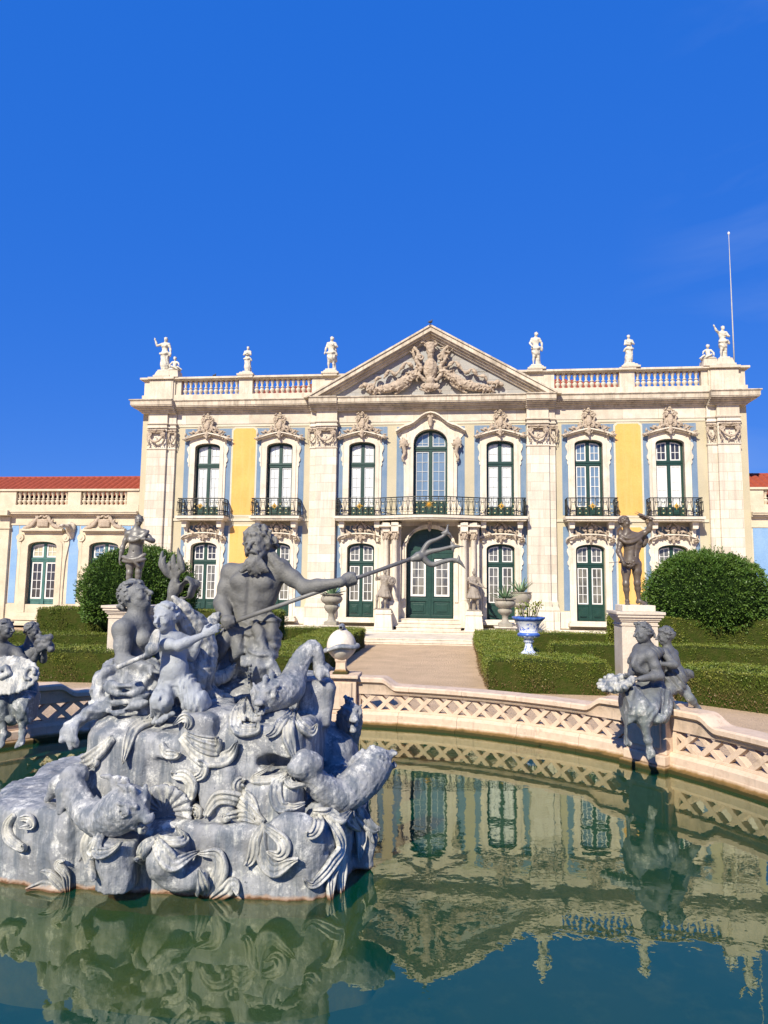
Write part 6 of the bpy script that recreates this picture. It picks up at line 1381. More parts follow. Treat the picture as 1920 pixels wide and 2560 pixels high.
# trident
def rodm(pts, r): return MB().tube(pts, r, 12)
tri = thing('trident', 'long dark trident slanting up to the right, held by the bearded god', 'trident', tuple(A0))
o = rodm([Vector(A0-ax*.06-A0), Vector(A1-A0)], [.022, .020]).build('shaft', M['trid'], tri, smooth=True)
z6p = lambda x, y, Y: px(800+x/3.19, 1250+y/3.19, Y)-A0
s = SDF(np.array(A0)*0+[1.55,-.1,.4], [2.75,.9,1.35], .0085)
Yt = 7.02
jn = z6p(808,445,Yt); s.chain([jn-ax*.10, jn-ax*.03, jn+ax*.03], [.030,.052,.034], .01)
s.chain(bez([jn, z6p(828,395,Yt), z6p(868,340,Yt), z6p(940,310,Yt), z6p(1000,270,Yt), z6p(1022,190,Yt)], 5), list(np.linspace(.030,.014,20))+[.015,.014,.012,.010,.008,.004], .01)
s.chain(bez([jn, z6p(880,412,Yt), z6p(960,396,Yt), z6p(1060,372,Yt), z6p(1150,371,Yt)], 5), list(np.linspace(.028,.016,16))+[.018,.014,.009,.007,.004], .01)
s.chain(bez([jn, z6p(860,500,Yt), z6p(905,515,Yt), z6p(985,490,Yt), z6p(1070,478,Yt), z6p(1120,500,Yt), z6p(1160,550,Yt)], 5), list(np.linspace(.031,.016,25))+[.018,.015,.012,.009,.006,.004], .01)
for a, b, c_ in (((1000,262),(1030,268),(1052,292)),((1010,250),(985,262),(962,262)),((1060,372),(1050,345),(1042,325)),((1065,372),(1060,395),(1066,420)),((1105,485),(1108,460),(1104,435)),((1100,488),(1080,490),(1060,508))):
    s.chain([z6p(*a,Yt), z6p(*b,Yt), z6p(*c_,Yt)], [.022,.014,.004], .008)
s.build('prongs', M['trid'], tri)
# ------------------------------------------------------------------ the sea woman looking up
s = SDF((-3.15, 5.75, .72), (-1.75, 7.25, 2.62), .0125); S_ = 1.32; Yw = 6.62
hd = px(338, 1490, Yw-.0); nk = px(345, 1548, Yw); ch = px(340, 1602, Yw+.02); pw = px(330, 1690, Yw-.02); sl = px(306, 1574, Yw-.20); sr = px(368, 1562, Yw+.20)
torso(s, pw, ch, nk, hd, sl, sr, S_*.96, (1, -.5, .05), 'f'); head(s, hd, (-.42, .12, 1), (1.0, -.28, .52), .162, 'bun', 8)
s.cone(nk, px(352,1520,Yw), .085, .075, .05); s.cone(px(352,1520,Yw), px(350,1502,Yw), .075, .08, .04)
arm(s, sl, px(308,1655,Yw-.30), px(378,1673,Yw-.42), S_, 1.12); hand(s, px(376,1673,Yw-.42), (1,-.2,-.25), (0,.2,-1), .22, .6, (0,-1,0))
arm(s, sr, px(402,1630,Yw+.12), px(420,1668,Yw), S_, 1.0)
f_ = folds((.75,.2,.6), 44, .012, 3.0)
for a, b, r0, r1 in (((300,1698,6.5),(365,1692,6.45),.20,.17),((270,1720,6.35),(350,1725,6.3),.16,.19),((300,1745,6.3),(372,1750,6.25),.17,.12),((255,1765,6.3),(330,1780,6.25),.10,.14),((300,1785,6.25),(365,1790,6.2),.12,.10)):
    s.cone(px(*a), px(*b), r0, r1, .05, fold=f_)
for pts, r0 in (([(262,1680,6.35),(248,1715,6.2),(252,1755,6.15)],.05),([(290,1672,6.3),(262,1680,6.2),(245,1740,6.2)],.04),([(255,1740,6.15),(290,1760,6.05),(340,1750,6.05),(366,1735,6.1)],.035),([(258,1700,6.12),(300,1715,6.02),(350,1708,6.05)],.028),([(262,1720,6.1),(310,1735,6.0),(360,1722,6.05)],.028),([(262,1765,6.1),(285,1780,6.0),(330,1765,6.0),(368,1755,6.0)],.035)):
    L = bez([px(*p) for p in pts], 5); s.chain(L, [r0*(.7+.06*math.sin(i*1.3)) for i in range(len(L))], .035)
T_ = bez([px(285,1758,6.2), px(240,1778,6.1), px(205,1797,6.05), px(180,1820,6.0), px(171,1845,5.95), px(176,1872,5.95)], 6); s.chain(T_, list(np.linspace(.07,.010,len(T_))), .03); s.chain([p+V(.05,-.03,.03+.02*math.sin(i)) for i, p in enumerate(T_[2:])], .028, .02); s.chain([p+V(-.05,-.02,-.02+.02*math.sin(i*1.4)) for i, p in enumerate(T_[1:-6])], .03, .02)
s.disp(lambda X, Y, Z: np.where(Z < 1.68, .034*(np.abs(vnoise(X*9, Y*9, Z*13))-.2), 0))
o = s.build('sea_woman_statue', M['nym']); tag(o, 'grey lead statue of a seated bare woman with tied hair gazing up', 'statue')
# ------------------------------------------------------------------ the child with furry legs and a paddle
s = SDF((-2.35, 5.45, 1.02), (-1.35, 6.75, 2.32), .0115); S_ = .98; Yk = 6.12
hd = px(414, 1545, Yk); nk = px(424, 1588, Yk+.02); ch = px(434, 1625, Yk+.02); pk = px(436, 1712, Yk); sl = px(401, 1608, Yk-.05); sr = px(468, 1606, Yk+.08)
torso(s, pk, ch, nk, hd, sl, sr, S_*.76, (-.1, -1, .05), 'm', True)
s.ell(px(436,1676,Yk-.03), (.115,.105,.14), k=.05)
q = head(s, hd, (-.12, .05, 1), (-.32, -1, .10), .132, 'curl', 12); s.cone(nk, hd, .055, .055, .03)
arm(s, sl, px(448,1614,Yk-.22), px(508,1588,Yk-.16), S_, 1.0); hand(s, px(506,1588,Yk-.16), (1,.1,.5), (0,1,0), .19, .35, (0,0,1))
arm(s, sr, px(478,1640,Yk+.12), px(500,1600,Yk+.08), S_, .95)
furf = lambda X, Y, Z: .012*np.sin(X*90+6*vnoise(X*8, Y*8, Z*8))*np.sin(Z*34+X*20)
for a, b, r0, r1 in (((460,1708,Yk),(492,1758,Yk-.20),.100,.105),((492,1758,Yk-.20),(470,1790,Yk+.02),.10,.06),((420,1715,Yk-.02),(407,1750,Yk-.18),.092,.08),((405,1752,Yk-.18),(400,1792,Yk-.02),.09,.07)):
    s.cone(px(*a), px(*b), r0, r1, .04, fold=furf)
for a, b in (((386,1745,Yk-.1),(382,1790,Yk-.12)),((430,1785,Yk-.2),(395,1805,Yk-.25))): s.chain([px(*a), px(*b)], [.035,.025], .02)
s.chain(bez([px(400,1778,Yk-.15), px(378,1752,Yk-.1), px(392,1738,Yk-.1), px(398,1770,Yk-.12), px(384,1805,Yk-.15)], 4), .022, .01)
s.disp(lambda X, Y, Z: np.where(Z < 1.50, .022*(np.abs(vnoise(X*22, Y*22, Z*8))-.2), 0))
o = s.build('faun_child_statue', M['kid']); tag(o, 'pale blue lead child with curly hair and furry legs kneeling on the rock', 'statue')
# paddle
s = SDF((-2.5,5.6,1.2), (-1.8,6.1,2.0), .011)
s.chain([px(296,1668,5.82), px(374,1634,5.88)], [.022,.020], .01); s.ell(px(386,1602,5.90), (.045,.02,.115), frame((.25,0,1),(1,0,0)), k=.02); s.ell(px(380,1622,5.89), (.06,.05,.05), k=.02)
o = s.build('paddle', M['leaf']); tag(o, 'short pale paddle held across the woman by the kneeling child', 'paddle')
# toothed sea monster behind the child
s = SDF((-2.1, 5.95, 1.15), (-1.35, 7.2, 2.62), .0115)
s.chain([px(434,1494,6.22), px(458,1520,6.28), px(486,1560,6.40)], [.024,.060,.10], .03); s.chain([px(433,1514,6.18), px(446,1543,6.24), px(468,1575,6.36)], [.018,.038,.075], .01)
s.chain(bez([px(488,1560,6.42), px(503,1600,6.5), px(506,1640,6.5), px(496,1680,6.45), px(490,1720,6.5), px(510,1770,6.6)], 5), list(np.linspace(.105,.15,26)), .04)
for i in range(7): s.cone(px(441+4.2*i, 1509+6.2*i, 6.22+.005*i), px(437+4.2*i, 1515+6*i, 6.20+.005*i), .012, .006, .004)
for x, y in ((478,1532),(470,1563)): s.ell(px(x,y,6.30), .032, k=.008); s.ell(px(x-1,y,6.265), .014, k=.004, op='s')
leafy(s, [px(503+4*math.sin(i), 1560+14*i, 6.42) for i in range(3, 9)], .05, 0, 15)
for p0, p1, p2 in (((520,1575,6.6),(532,1555,6.7),(545,1535,6.72)),((515,1700,6.6),(560,1690,6.7),(590,1660,6.8)),((510,1730,6.5),(545,1740,6.5),(580,1750,6.5))): s.chain(bez([px(*p0), px(*p1), px(*p2)], 4), [.06,.07,.07,.06,.055,.05,.04,.03,.02], .03)
s.disp(lambda X, Y, Z: .006*np.sin(X*80)*np.sin(Z*80+Y*50)+.010*(np.abs(vnoise(X*17, Y*17, Z*17))-.2))
o = s.build('sea_monster_statue', M['leaf']); tag(o, 'pale long snouted sea monster with teeth behind the kneeling child', 'statue')
# leafy torch stalk behind
s = SDF((-2.35, 6.55, 1.25), (-1.45, 7.35, 3.05), .0105); Yz = 6.95
s.chain(bez([px(448,1740,Yz), px(440,1600,Yz), px(430,1510,Yz), px(436,1470,Yz), px(436,1450,Yz)], 5), list(np.linspace(.09,.026,21)), .03); s.ell(px(436,1468,Yz), (.048,.045,.018), k=.01)
for dx, dy, w in ((-22,-62,.034),(-12,-50,.03),(0,-70,.034),(10,-76,.03),(18,-56,.028),(-30,-66,.024)):
    t = px(436+dx, 1450+dy, Yz+.05*math.sin(dx)); b0_ = px(436+dx*.3, 1445, Yz); m = (t+b0_)/2+V(dx*.002,-.02,0); Q_ = bez([b0_, m, t], 6)
    for j in range(len(Q_)-1): u_ = j/(len(Q_)-1); ww = w*.85*math.sin(PI*min(1, u_*.82+.16)); s.ell(Q_[j], (ww,.014,.045), frame(Q_[j+1]-Q_[j], (1,.5*math.sin(dx),0)), .012)
Q_ = bez([px(440,1492,Yz), px(455,1462,Yz), px(478,1448,Yz), px(486,1468,Yz-.02), px(470,1492,Yz-.04), px(448,1498,Yz-.05)], 5)
for j in range(len(Q_)-1): s.ell(Q_[j], (.055*math.sin(PI*(j+1)/len(Q_))+.010,.013,.04), frame(Q_[j+1]-Q_[j], (.35,1,0)), .012)
s.disp(lambda X, Y, Z: .008*np.sin(X*60+Z*20)*1.0+.006*vnoise(X*16, Y*16, Z*16))
o = s.build('seaweed_stalk', M['nep']); tag(o, 'dark lead seaweed stalk with flaring leaves between the woman and the god', 'ornament')
# ------------------------------------------------------------------ figures on the pool balustrade
# right: woman seated with a shell of fruit, child leaning on her with a gourd
s = SDF((3.05, 8.35, -.05), (4.45, 10.0, 2.10), .0125); S_ = 1.16; Yr = 9.15
hd = px(1608,1583,Yr-.05); nk = px(1618,1620,Yr+.02); ch = px(1612,1652,Yr); pe_ = px(1632,1735,Yr+.12); sl = px(1600,1635,Yr+.16); sr = px(1626,1639,Yr-.19)
torso(s, pe_, ch, nk, hd, sl, sr, S_*.95, (-1,-.35,0), 'f'); q = head(s, hd, (-.05,.1,1), (-1,-.28,-.02), .132, 'bun', 21); s.cone(nk, px(1612,1603,Yr), .062, .06, .03); s.cone(px(1612,1603,Yr), hd, .06, .06, .03)
for i in range(10): s.ell(q(.3*math.sin(i*2.3), -.3+.1*i, .95+.06*math.sin(i)), .025, k=.01)
arm(s, sl, px(1584,1672,Yr+.05), px(1572,1692,Yr-.25), S_, 1.0); arm(s, sr, px(1648,1688,Yr-.26), px(1600,1697,Yr-.34), S_, 1.1); hand(s, px(1600,1697,Yr-.30), (-1,-.1,.0), (0,-.3,1), .19, .5, (0,-1,0)); hand(s, px(1574,1690,Yr-.36), (-1,.1,-.1), (0,.3,1), .18, .5, (0,-1,0))
leg(s, px(1618,1742,Yr+.05), px(1548,1758,Yr-.42), px(1562,1850,Yr-.36), S_, 1.1, (-1,-.35,-.12)); leg(s, px(1640,1745,Yr+.05), px(1605,1775,Yr-.45), px(1620,1850,Yr-.42), S_, 1.1, (.05,-.55,-1))
f_ = folds((1,.2,-.75), 22, .012, 1.6)
for a, b, r0, r1 in (((1615,1735,Yr),(1555,1765,Yr-.38),.17,.15),((1640,1735,Yr),(1608,1775,Yr-.40),.17,.15),((1555,1762,Yr-.36),(1568,1785,Yr-.36),.13,.10),((1608,1775,Yr-.38),(1612,1798,Yr-.36),.14,.11),((1645,1745,Yr-.05),(1642,1785,Yr-.2),.13,.10),((1590,1770,Yr-.38),(1590,1790,Yr-.36),.13,.10),((1625,1700,Yr+.02),(1630,1740,Yr+.05),.14,.16)):
    s.cone(px(*a), px(*b), r0, r1, .04, fold=f_)
for a, b, r0, r1 in (((1596,1650,Yr-.1),(1634,1660,Yr+.05),.115,.12),((1598,1668,Yr-.08),(1634,1690,Yr+.05),.12,.125),((1575,1740,Yr-.3),(1545,1775,Yr-.36),.14,.13),((1548,1775,Yr-.38),(1556,1795,Yr-.36),.12,.09),((1660,1750,Yr),(1655,1790,Yr-.15),.12,.10)): s.cone(px(*a), px(*b), r0, r1, .04, fold=f_)
for i in range(16):                                   # ruffled hem
    t = i/15; x = 1540+112*t; y = 1796+10*math.sin(t*9)+6*math.sin(t*3); s.ell(px(x, y-7, Yr-.40+.05*math.sin(i*1.2)), (.06,.05,.05), k=.035)
for pts, r0 in (([(1590,1640,Yr-.16),(1583,1662,Yr-.2),(1600,1680,Yr-.16),(1640,1672,Yr-.1)],.03),([(1586,1655,Yr-.18),(1600,1675,Yr-.2),(1625,1690,Yr-.15)],.028),([(1583,1705,Yr-.3),(1582,1725,Yr-.4),(1576,1750,Yr-.45)],.03),([(1640,1690,Yr),(1655,1720,Yr-.05),(1650,1770,Yr-.2)],.05)):
    L = bez([px(*p) for p in pts], 5); s.chain(L, [r0*(.75+.06*math.sin(i*1.4)) for i in range(len(L))], .03)
s.disp(lambda X, Y, Z: np.where((Z < 1.42) & (Z > .42), .006*vnoise(X*12, Y*12, Z*12), 0))
M['nymr'] = lead_mat('grey_lead_seat', (.09,.094,.098), (.22,.245,.24), .85, 1.25)
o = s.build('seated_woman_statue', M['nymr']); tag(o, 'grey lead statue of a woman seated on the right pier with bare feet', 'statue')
s = SDF((2.55, 8.3, .75), (3.7, 9.3, 1.45), .010)     # shell heaped with fruit
sh0 = px(1540,1712,Yr-.32); Rz = frame((-.30,-.25,1),(1,0,.3))
for i in range(13):
    a = PI*(.15+1.7*i/12); d = Rz.T@V(math.cos(a), math.sin(a), 0); s.cone(sh0, sh0+d*.21+Rz[2]*.03, .035, .030, .02)
s.ell(sh0, (.20,.17,.05), Rz, .02); r_ = random.Random(9)
for i in range(26):
    a = r_.uniform(0, 6.28); rr_ = r_.uniform(0, .14); s.ell(sh0+Rz.T@V(rr_*math.cos(a), rr_*math.sin(a), .05+.03*r_.random()), r_.uniform(.025,.05), k=.012)
s.chain([px(1535,1728,Yr-.42), px(1560,1718,Yr-.44), px(1580,1697,Yr-.40)], [.035,.05,.04], .02)
s.disp(lambda X, Y, Z: .006*vnoise(X*26, Y*26, Z*26))
o = s.build('fruit_shell', M['leaf']); tag(o, 'pale ruffled shell of fruit on the lap of the seated woman', 'shell')
s = SDF((3.6, 8.6, .72), (4.75, 9.85, 1.98), .0115); S_ = .84; Yc = 9.25
hd = px(1664,1590,Yc-.02); nk = px(1668,1622,Yc); ch = px(1676,1652,Yc+.02); pe_ = px(1690,1696,Yc+.05); sl = px(1660,1632,Yc-.12); sr = px(1684,1634,Yc+.12)
torso(s, pe_, ch, nk, hd, sl, sr, S_, (-.8,-.6,0), 'm', True); head(s, hd, (-.12,0,1), (-1,.1,-.25), .118, 'curl', 33); s.cone(nk, hd, .05, .055, .03)
arm(s, sl, px(1686,1662,Yc-.22), px(1652,1660,Yc-.24), S_, 1.15); hand(s, px(1654,1660,Yc-.24), (-1,0,.35), (0,1,.2), .15, .5, (0,0,1)); arm(s, sr, px(1655,1655,Yc+.16), px(1640,1640,Yc+.1), S_, 1.1)
leg(s, px(1680,1712,Yc), px(1664,1740,Yc-.14), px(1690,1770,Yc-.02), S_, 1.15, (-.1,-1,-.1)); leg(s, px(1700,1712,Yc+.08), px(1725,1745,Yc-.04), px(1744,1768,Yc+.05), S_, 1.1, (-1,-.2,-.1))
for a, b, r0, r1 in (((1670,1695,Yc),(1722,1688,Yc+.05),.09,.06),((1690,1690,Yc),(1690,1712,Yc),.13,.12)): s.cone(px(*a), px(*b), r0, r1, .04, fold=folds((1,0,.8), 60, .010))
for x in range(5): s.ell(px(1706+5*x, 1682+2*math.sin(x*2), Yc+.02), .045, k=.02)
o = s.build('child_statue', M['gleadb'] if 'gleadb' in M else M['nymr']); tag(o, 'grey lead child leaning against the seated woman on the right pier', 'statue')
s = SDF(px(1615,1665,Yc-.35)-.02, px(1675,1600,Yc+.1)+.1, .010); s.cone(px(1632,1632,Yc-.22), px(1660,1628,Yc-.10), .095, .045, .03); s.ell(px(1633,1634,Yc-.22), .095, k=.03)
s.disp(lambda X, Y, Z: .005*np.sin(X*90+Z*60)); o = s.build('gourd', M['nymr']); tag(o, 'ribbed lead gourd the child presses against the seated woman', 'gourd')
# left: figure with a shell on the left pier, child head behind carrying a bundle
s = SDF((-6.2, 8.9, -.05), (-4.7, 10.6, 2.2), .0125); S_ = 1.16; Yl = 9.75
hd = px(14,1572,Yl-.1); nk = px(0,1610,Yl); ch = px(-2,1650,Yl); pe_ = px(5,1730,Yl+.1); sl = px(-38,1635,Yl-.05); sr = px(40,1632,Yl+.05)
torso(s, pe_, ch, nk, hd, sl, sr, S_, (.3,-1,0), 'f'); head(s, hd, (-.05,0,1), (1,-.35,0), .135, 'bun', 41); s.cone(nk, hd, .065, .06, .03)
arm(s, sr, px(66,1662,Yl-.1), px(76,1690,Yl-.3), S_, 1.05); hand(s, px(76,1690,Yl-.3), (-.3,-.3,-1), (0,-1,0), .18, .6, (1,0,0)); arm(s, sl, px(-50,1680,Yl-.2), px(-20,1700,Yl-.4), S_, 1.0)
leg(s, px(-10,1735,Yl), px(0,1765,Yl-.45), px(10,1835,Yl-.45), S_, 1.1, (-.1,-1,-.5)); leg(s, px(30,1735,Yl), px(55,1762,Yl-.42), px(56,1830,Yl-.42), S_, 1.1, (.25,-1,-.5))
f_ = folds((1,.1,.55), 22, .012, 1.6)
for a, b, r0, r1 in (((-10,1735,Yl),(-4,1768,Yl-.40),.17,.14),((30,1732,Yl),(62,1768,Yl-.38),.17,.14),((62,1765,Yl-.38),(66,1790,Yl-.38),.13,.09),((-4,1768,Yl-.4),(-2,1795,Yl-.38),.13,.10),((10,1700,Yl),(20,1740,Yl),.15,.17),((25,1765,Yl-.3),(30,1790,Yl-.3),.13,.12),((85,1745,Yl-.2),(82,1780,Yl-.25),.10,.08)): s.cone(px(*a), px(*b), r0, r1, .04, fold=f_)
for i in range(12): s.ell(px(-20+9*i, 1796+6*math.sin(i*1.3), Yl-.42+.05*math.sin(i*2.1)), (.055,.05,.06), k=.02)
for p0, p1, p2 in (((-20,1640,Yl-.15),(10,1670,Yl-.2),(50,1650,Yl-.1)),((-10,1655,Yl-.18),(20,1690,Yl-.2),(60,1670,Yl-.15))): s.chain(bez([px(*p0), px(*p1), px(*p2)], 5), .035, .02)
s.disp(lambda X, Y, Z: np.where(Z < 1.15, .007*vnoise(X*18, Y*18, Z*18), 0))
o = s.build('seated_figure_statue', M['nymr']); tag(o, 'grey lead figure seated on the left pier, cut off by the photo edge', 'statue')
s = SDF((-6.2, 8.6, .85), (-4.5, 9.6, 1.6), .011); sh0 = px(18,1688,Yl-.45); Rz = frame((.1,-1,.55),(1,0,0))
for i in range(44):
    a = 2*PI*i/44; d = Rz.T@V(math.cos(a)*1.15, math.sin(a)*.75, 0); s.cone(sh0, sh0+d*(.33+.012*(i%2)), .03, .027, .02)
s.ell(sh0, (.36,.24,.05), Rz, .02); s.chain([sh0+Rz.T@V(a, b, c_) for a, b, c_ in ((-.12,.02,.05),(-.02,.08,.07),(.04,.0,.07),(-.04,-.05,.07),(-.10,.0,.08))], .04, .01); s.chain([sh0+Rz.T@V(.30+.06*math.cos(t), .02+.08*math.sin(t), .05) for t in np.linspace(0,5,9)], .025, .01)
o = s.build('big_shell', M['leaf']); tag(o, 'large pale scalloped shell held by the figure at the left edge', 'shell')
s = SDF((-5.4, 9.3, .8), (-4.1, 10.5, 2.05), .0115); Yd = 9.95; S_ = .9
hd = px(81,1577,Yd); nk = px(72,1612,Yd); ch = px(66,1650,Yd); pe_ = px(62,1715,Yd); sl = px(45,1628,Yd+.05); sr = px(98,1628,Yd-.05)
torso(s, pe_, ch, nk, hd, sl, sr, S_, (.6,-.8,0), 'm', True); head(s, hd, (0,0,1), (1,-.1,-.1), .118, 'curl', 44); s.cone(nk, hd, .055, .055, .03); arm(s, sr, px(108,1650,Yd-.15), px(112,1625,Yd-.25), S_, 1.1); arm(s, sl, px(80,1660,Yd-.2), px(100,1620,Yd-.28), S_, 1.1)
leg(s, px(55,1715,Yd), px(60,1740,Yd-.1), px(66,1765,Yd), S_, 1.1, (0,-1,0)); leg(s, px(80,1715,Yd), px(85,1742,Yd-.1), px(90,1765,Yd), S_, 1.1, (1,-.3,0))
o = s.build('child_statue', M['nymr']); tag(o, 'dark grey lead child behind the seated figure at the left edge', 'statue')
s = SDF((-4.95, 9.2, 1.3), (-4.2, 10.1, 1.9), .011); r_ = random.Random(2)
for i in range(26): s.ell(px(112+r_.uniform(-16,16), 1608+r_.uniform(-17,17), Yd-.28+r_.uniform(-.08,.08)), (.055,.045,.035), frame((r_.uniform(-1,1),-1,r_.uniform(-1,1)),(1,0,0)), .012)
s.chain([px(112,1608,Yd-.28), px(96,1610,Yd-.28)], [.08,.06], .03)
o = s.build('flower_bundle', M['nymr']); tag(o, 'dark lead bunch of flowers held up by the child on the left', 'flowers')
# ------------------------------------------------------------------ garden statues on the tall pedestals
s = SDF((PEDR[0]-.75, PEDR[1]-.6, 1.85), (PEDR[0]+.95, PEDR[1]+.6, 4.1), .0135); Yb = PEDR[1]; S_ = 1.12; zo = 0
g = lambda x, y, d=0: px(x, y, Yb+d)
hd = g(1562,1306,0); nk = g(1568,1330); ch = g(1580,1362); pe_ = g(1577,1404); sl = g(1553,1349,-.03); sr = g(1601,1340,.05)
torso(s, pe_, ch, nk, hd, sl, sr, S_, (.25,-1,0), 'm'); head(s, hd, (.02,0,1), (.85,-.75,-.02), .135, 'cap', 51); s.cone(nk, hd, .06, .058, .03)
arm(s, sl, g(1546,1378,-.10), g(1557,1403,-.28), S_, 1.05); hand(s, g(1557,1402,-.28), (.3,-.3,-1), (0,1,0), .18, .8, (1,0,0)); arm(s, sr, g(1622,1325,-.05), g(1628,1300,-.12), S_, 1.1); grip(s, g(1627,1298,-.12), (-1,.1,.35), (0,-1,0), .02, .20)
leg(s, g(1565,1410), g(1565,1460,-.06), g(1568,1502,.05), S_, 1.05, (-.35,-1,0)); leg(s, g(1592,1410), g(1593,1458,.0), g(1597,1500,.10), S_, 1.05, (.5,-1,0))
f_ = folds((.6,0,1), 60, .012, 1.6)
for pts, r0 in (([(1550,1346,-.12),(1565,1356,-.16),(1585,1354,-.16),(1606,1338,-.05)],.04),([(1552,1338,-.1),(1570,1346,-.15),(1590,1342,-.12),(1608,1328,0)],.035),([(1604,1335,.1),(1612,1348,.12),(1606,1362,.12)],.08),([(1551,1328,.08),(1550,1338,.05),(1552,1350,.1)],.04)):
    L = bez([g(*p) for p in pts], 5); s.chain(L, [r0*(.85+.06*math.sin(i*1.6)) for i in range(len(L))], .025)
r_ = random.Random(6)
for i in range(30): t = i/29; s.ell(g(1551+44*t, 1402+10*math.sin(t*PI)+r_.uniform(-5,6), -.14*math.sin(PI*t)-.04), (.035,.02,.045), frame((r_.uniform(-.4,.4),-1,.3),(1,0,0)), .012)
o = s.build('wheat_bearer_statue', M['bronze']); tag(o, 'brown metal statue of a man with leafy girdle raising ears of wheat', 'statue')
s = SDF(g(1585,1310,-.5), g(1650,1262,.35), .009)
for i in range(9):
    e = g(1586+3.2*i, 1283+1.6*i-6*math.sin(i*1.7), -.14+.02*i); s.chain([g(1626,1298,-.12), (g(1626,1298,-.12)+e)/2+V(0,0,.01), e], [.010,.012,.006], .004); s.ell(g(1600+1.5*i, 1288+1.2*i-3*math.sin(i*1.7), -.13+.015*i), (.05,.02,.022), frame((.2,0,1),(1,0,.3)), .01)
for i in range(5): s.chain([g(1626,1300,-.12), g(1628+2*i,1312,-.12), g(1627+3*i,1330-3*i,-.1)], [.02,.016,.008], .006)
o = s.build('wheat_ears', M['bronze']); tag(o, 'bunch of metal wheat ears held up in the bronze man hand', 'wheat')
r0 = MB().tube([g(1522,1407,-.30), g(1556,1404,-.28)], .006, 6).build('sickle', M['bronze']); tag(r0, 'thin metal blade held low by the bronze man', 'sickle')
o = MB(); cx, cy = PEDR; o.box(-.34,.34,-.34,.34,0,.135); o = o.build('slab', M['stone'], None, bev=.01); o.location = (cx, cy, 1.88); o.rotation_euler = (0,0,-PHI); o.name = 'stone_block'; tag(o, 'low square stone block between the tall pedestal and the bronze man feet', 'base')
s = SDF((PEDL[0]-.75, PEDL[1]-.6, 1.70), (PEDL[0]+.8, PEDL[1]+.6, 4.15), .0135); Yg = PEDL[1]; S_ = 1.20
g = lambda x, y, d=0: px(x, y, Yg+d)
hd = g(348,1301); nk = g(340,1324); ch = g(341,1350); pe_ = g(338,1392); sl = g(321,1334,.0); sr = g(361,1332,.0)
torso(s, pe_, ch, nk, hd, sl, sr, S_, (.1,-1,0), 'f'); head(s, hd, (-.1,0,1), (.35,-1,-.35), .130, 'bun', 61); s.cone(nk, hd, .06, .06, .03)
arm(s, sl, g(306,1370,-.02), g(300,1398,-.06), S_, 1.0); hand(s, g(300,1398,-.06), (0,-.1,-1), (1,0,0), .19, .5, (0,-1,0)); arm(s, sr, g(382,1352,-.15), g(362,1348,-.32), S_, 1.0); hand(s, g(364,1348,-.32), (-1,0,.1), (0,1,0), .18, .5, (0,0,1))
leg(s, g(327,1400), g(324,1432,-.05), g(321,1470), S_, 1.05, (-.1,-1,0)); leg(s, g(350,1400), g(346,1430,-.02), g(344,1466,.02), S_, 1.05, (.3,-1,0))
for pts, r0 in (([(325,1352,-.18),(340,1350,-.2),(360,1340,-.18),(370,1328,-.1)],.045),([(326,1345,-.16),(345,1342,-.2),(366,1332,-.16)],.035),([(308,1392,-.12),(325,1398,-.2),(345,1396,-.2),(362,1386,-.15)],.05),([(308,1402,-.1),(325,1404,-.18),(345,1402,-.2),(362,1398,-.15)],.045),([(330,1398,-.22),(340,1408,-.2),(348,1418,-.15)],.035)):
    L = bez([g(*p) for p in pts], 5); s.chain(L, [r0*(.85+.06*math.sin(i*1.6)) for i in range(len(L))], .025)
s.ell(g(335,1395), (.20,.15,.10), k=.04, fold=folds((.2,0,1), 70, .010)); s.ell(g(342,1356,-.02), (.17,.14,.05), k=.03); s.box((PEDL[0], PEDL[1], 1.86), (.28,.26,.10), .03, k=.02)
for x, y in ((321,1480),(344,1478)): s.cone(g(x,y-10), (g(x,y)[0], Yg, 1.92), .05, .05, .03)
o = s.build('draped_woman_statue', M['gleadd']); tag(o, 'dark grey statue of a half draped woman in front of the left round bush', 'statue')
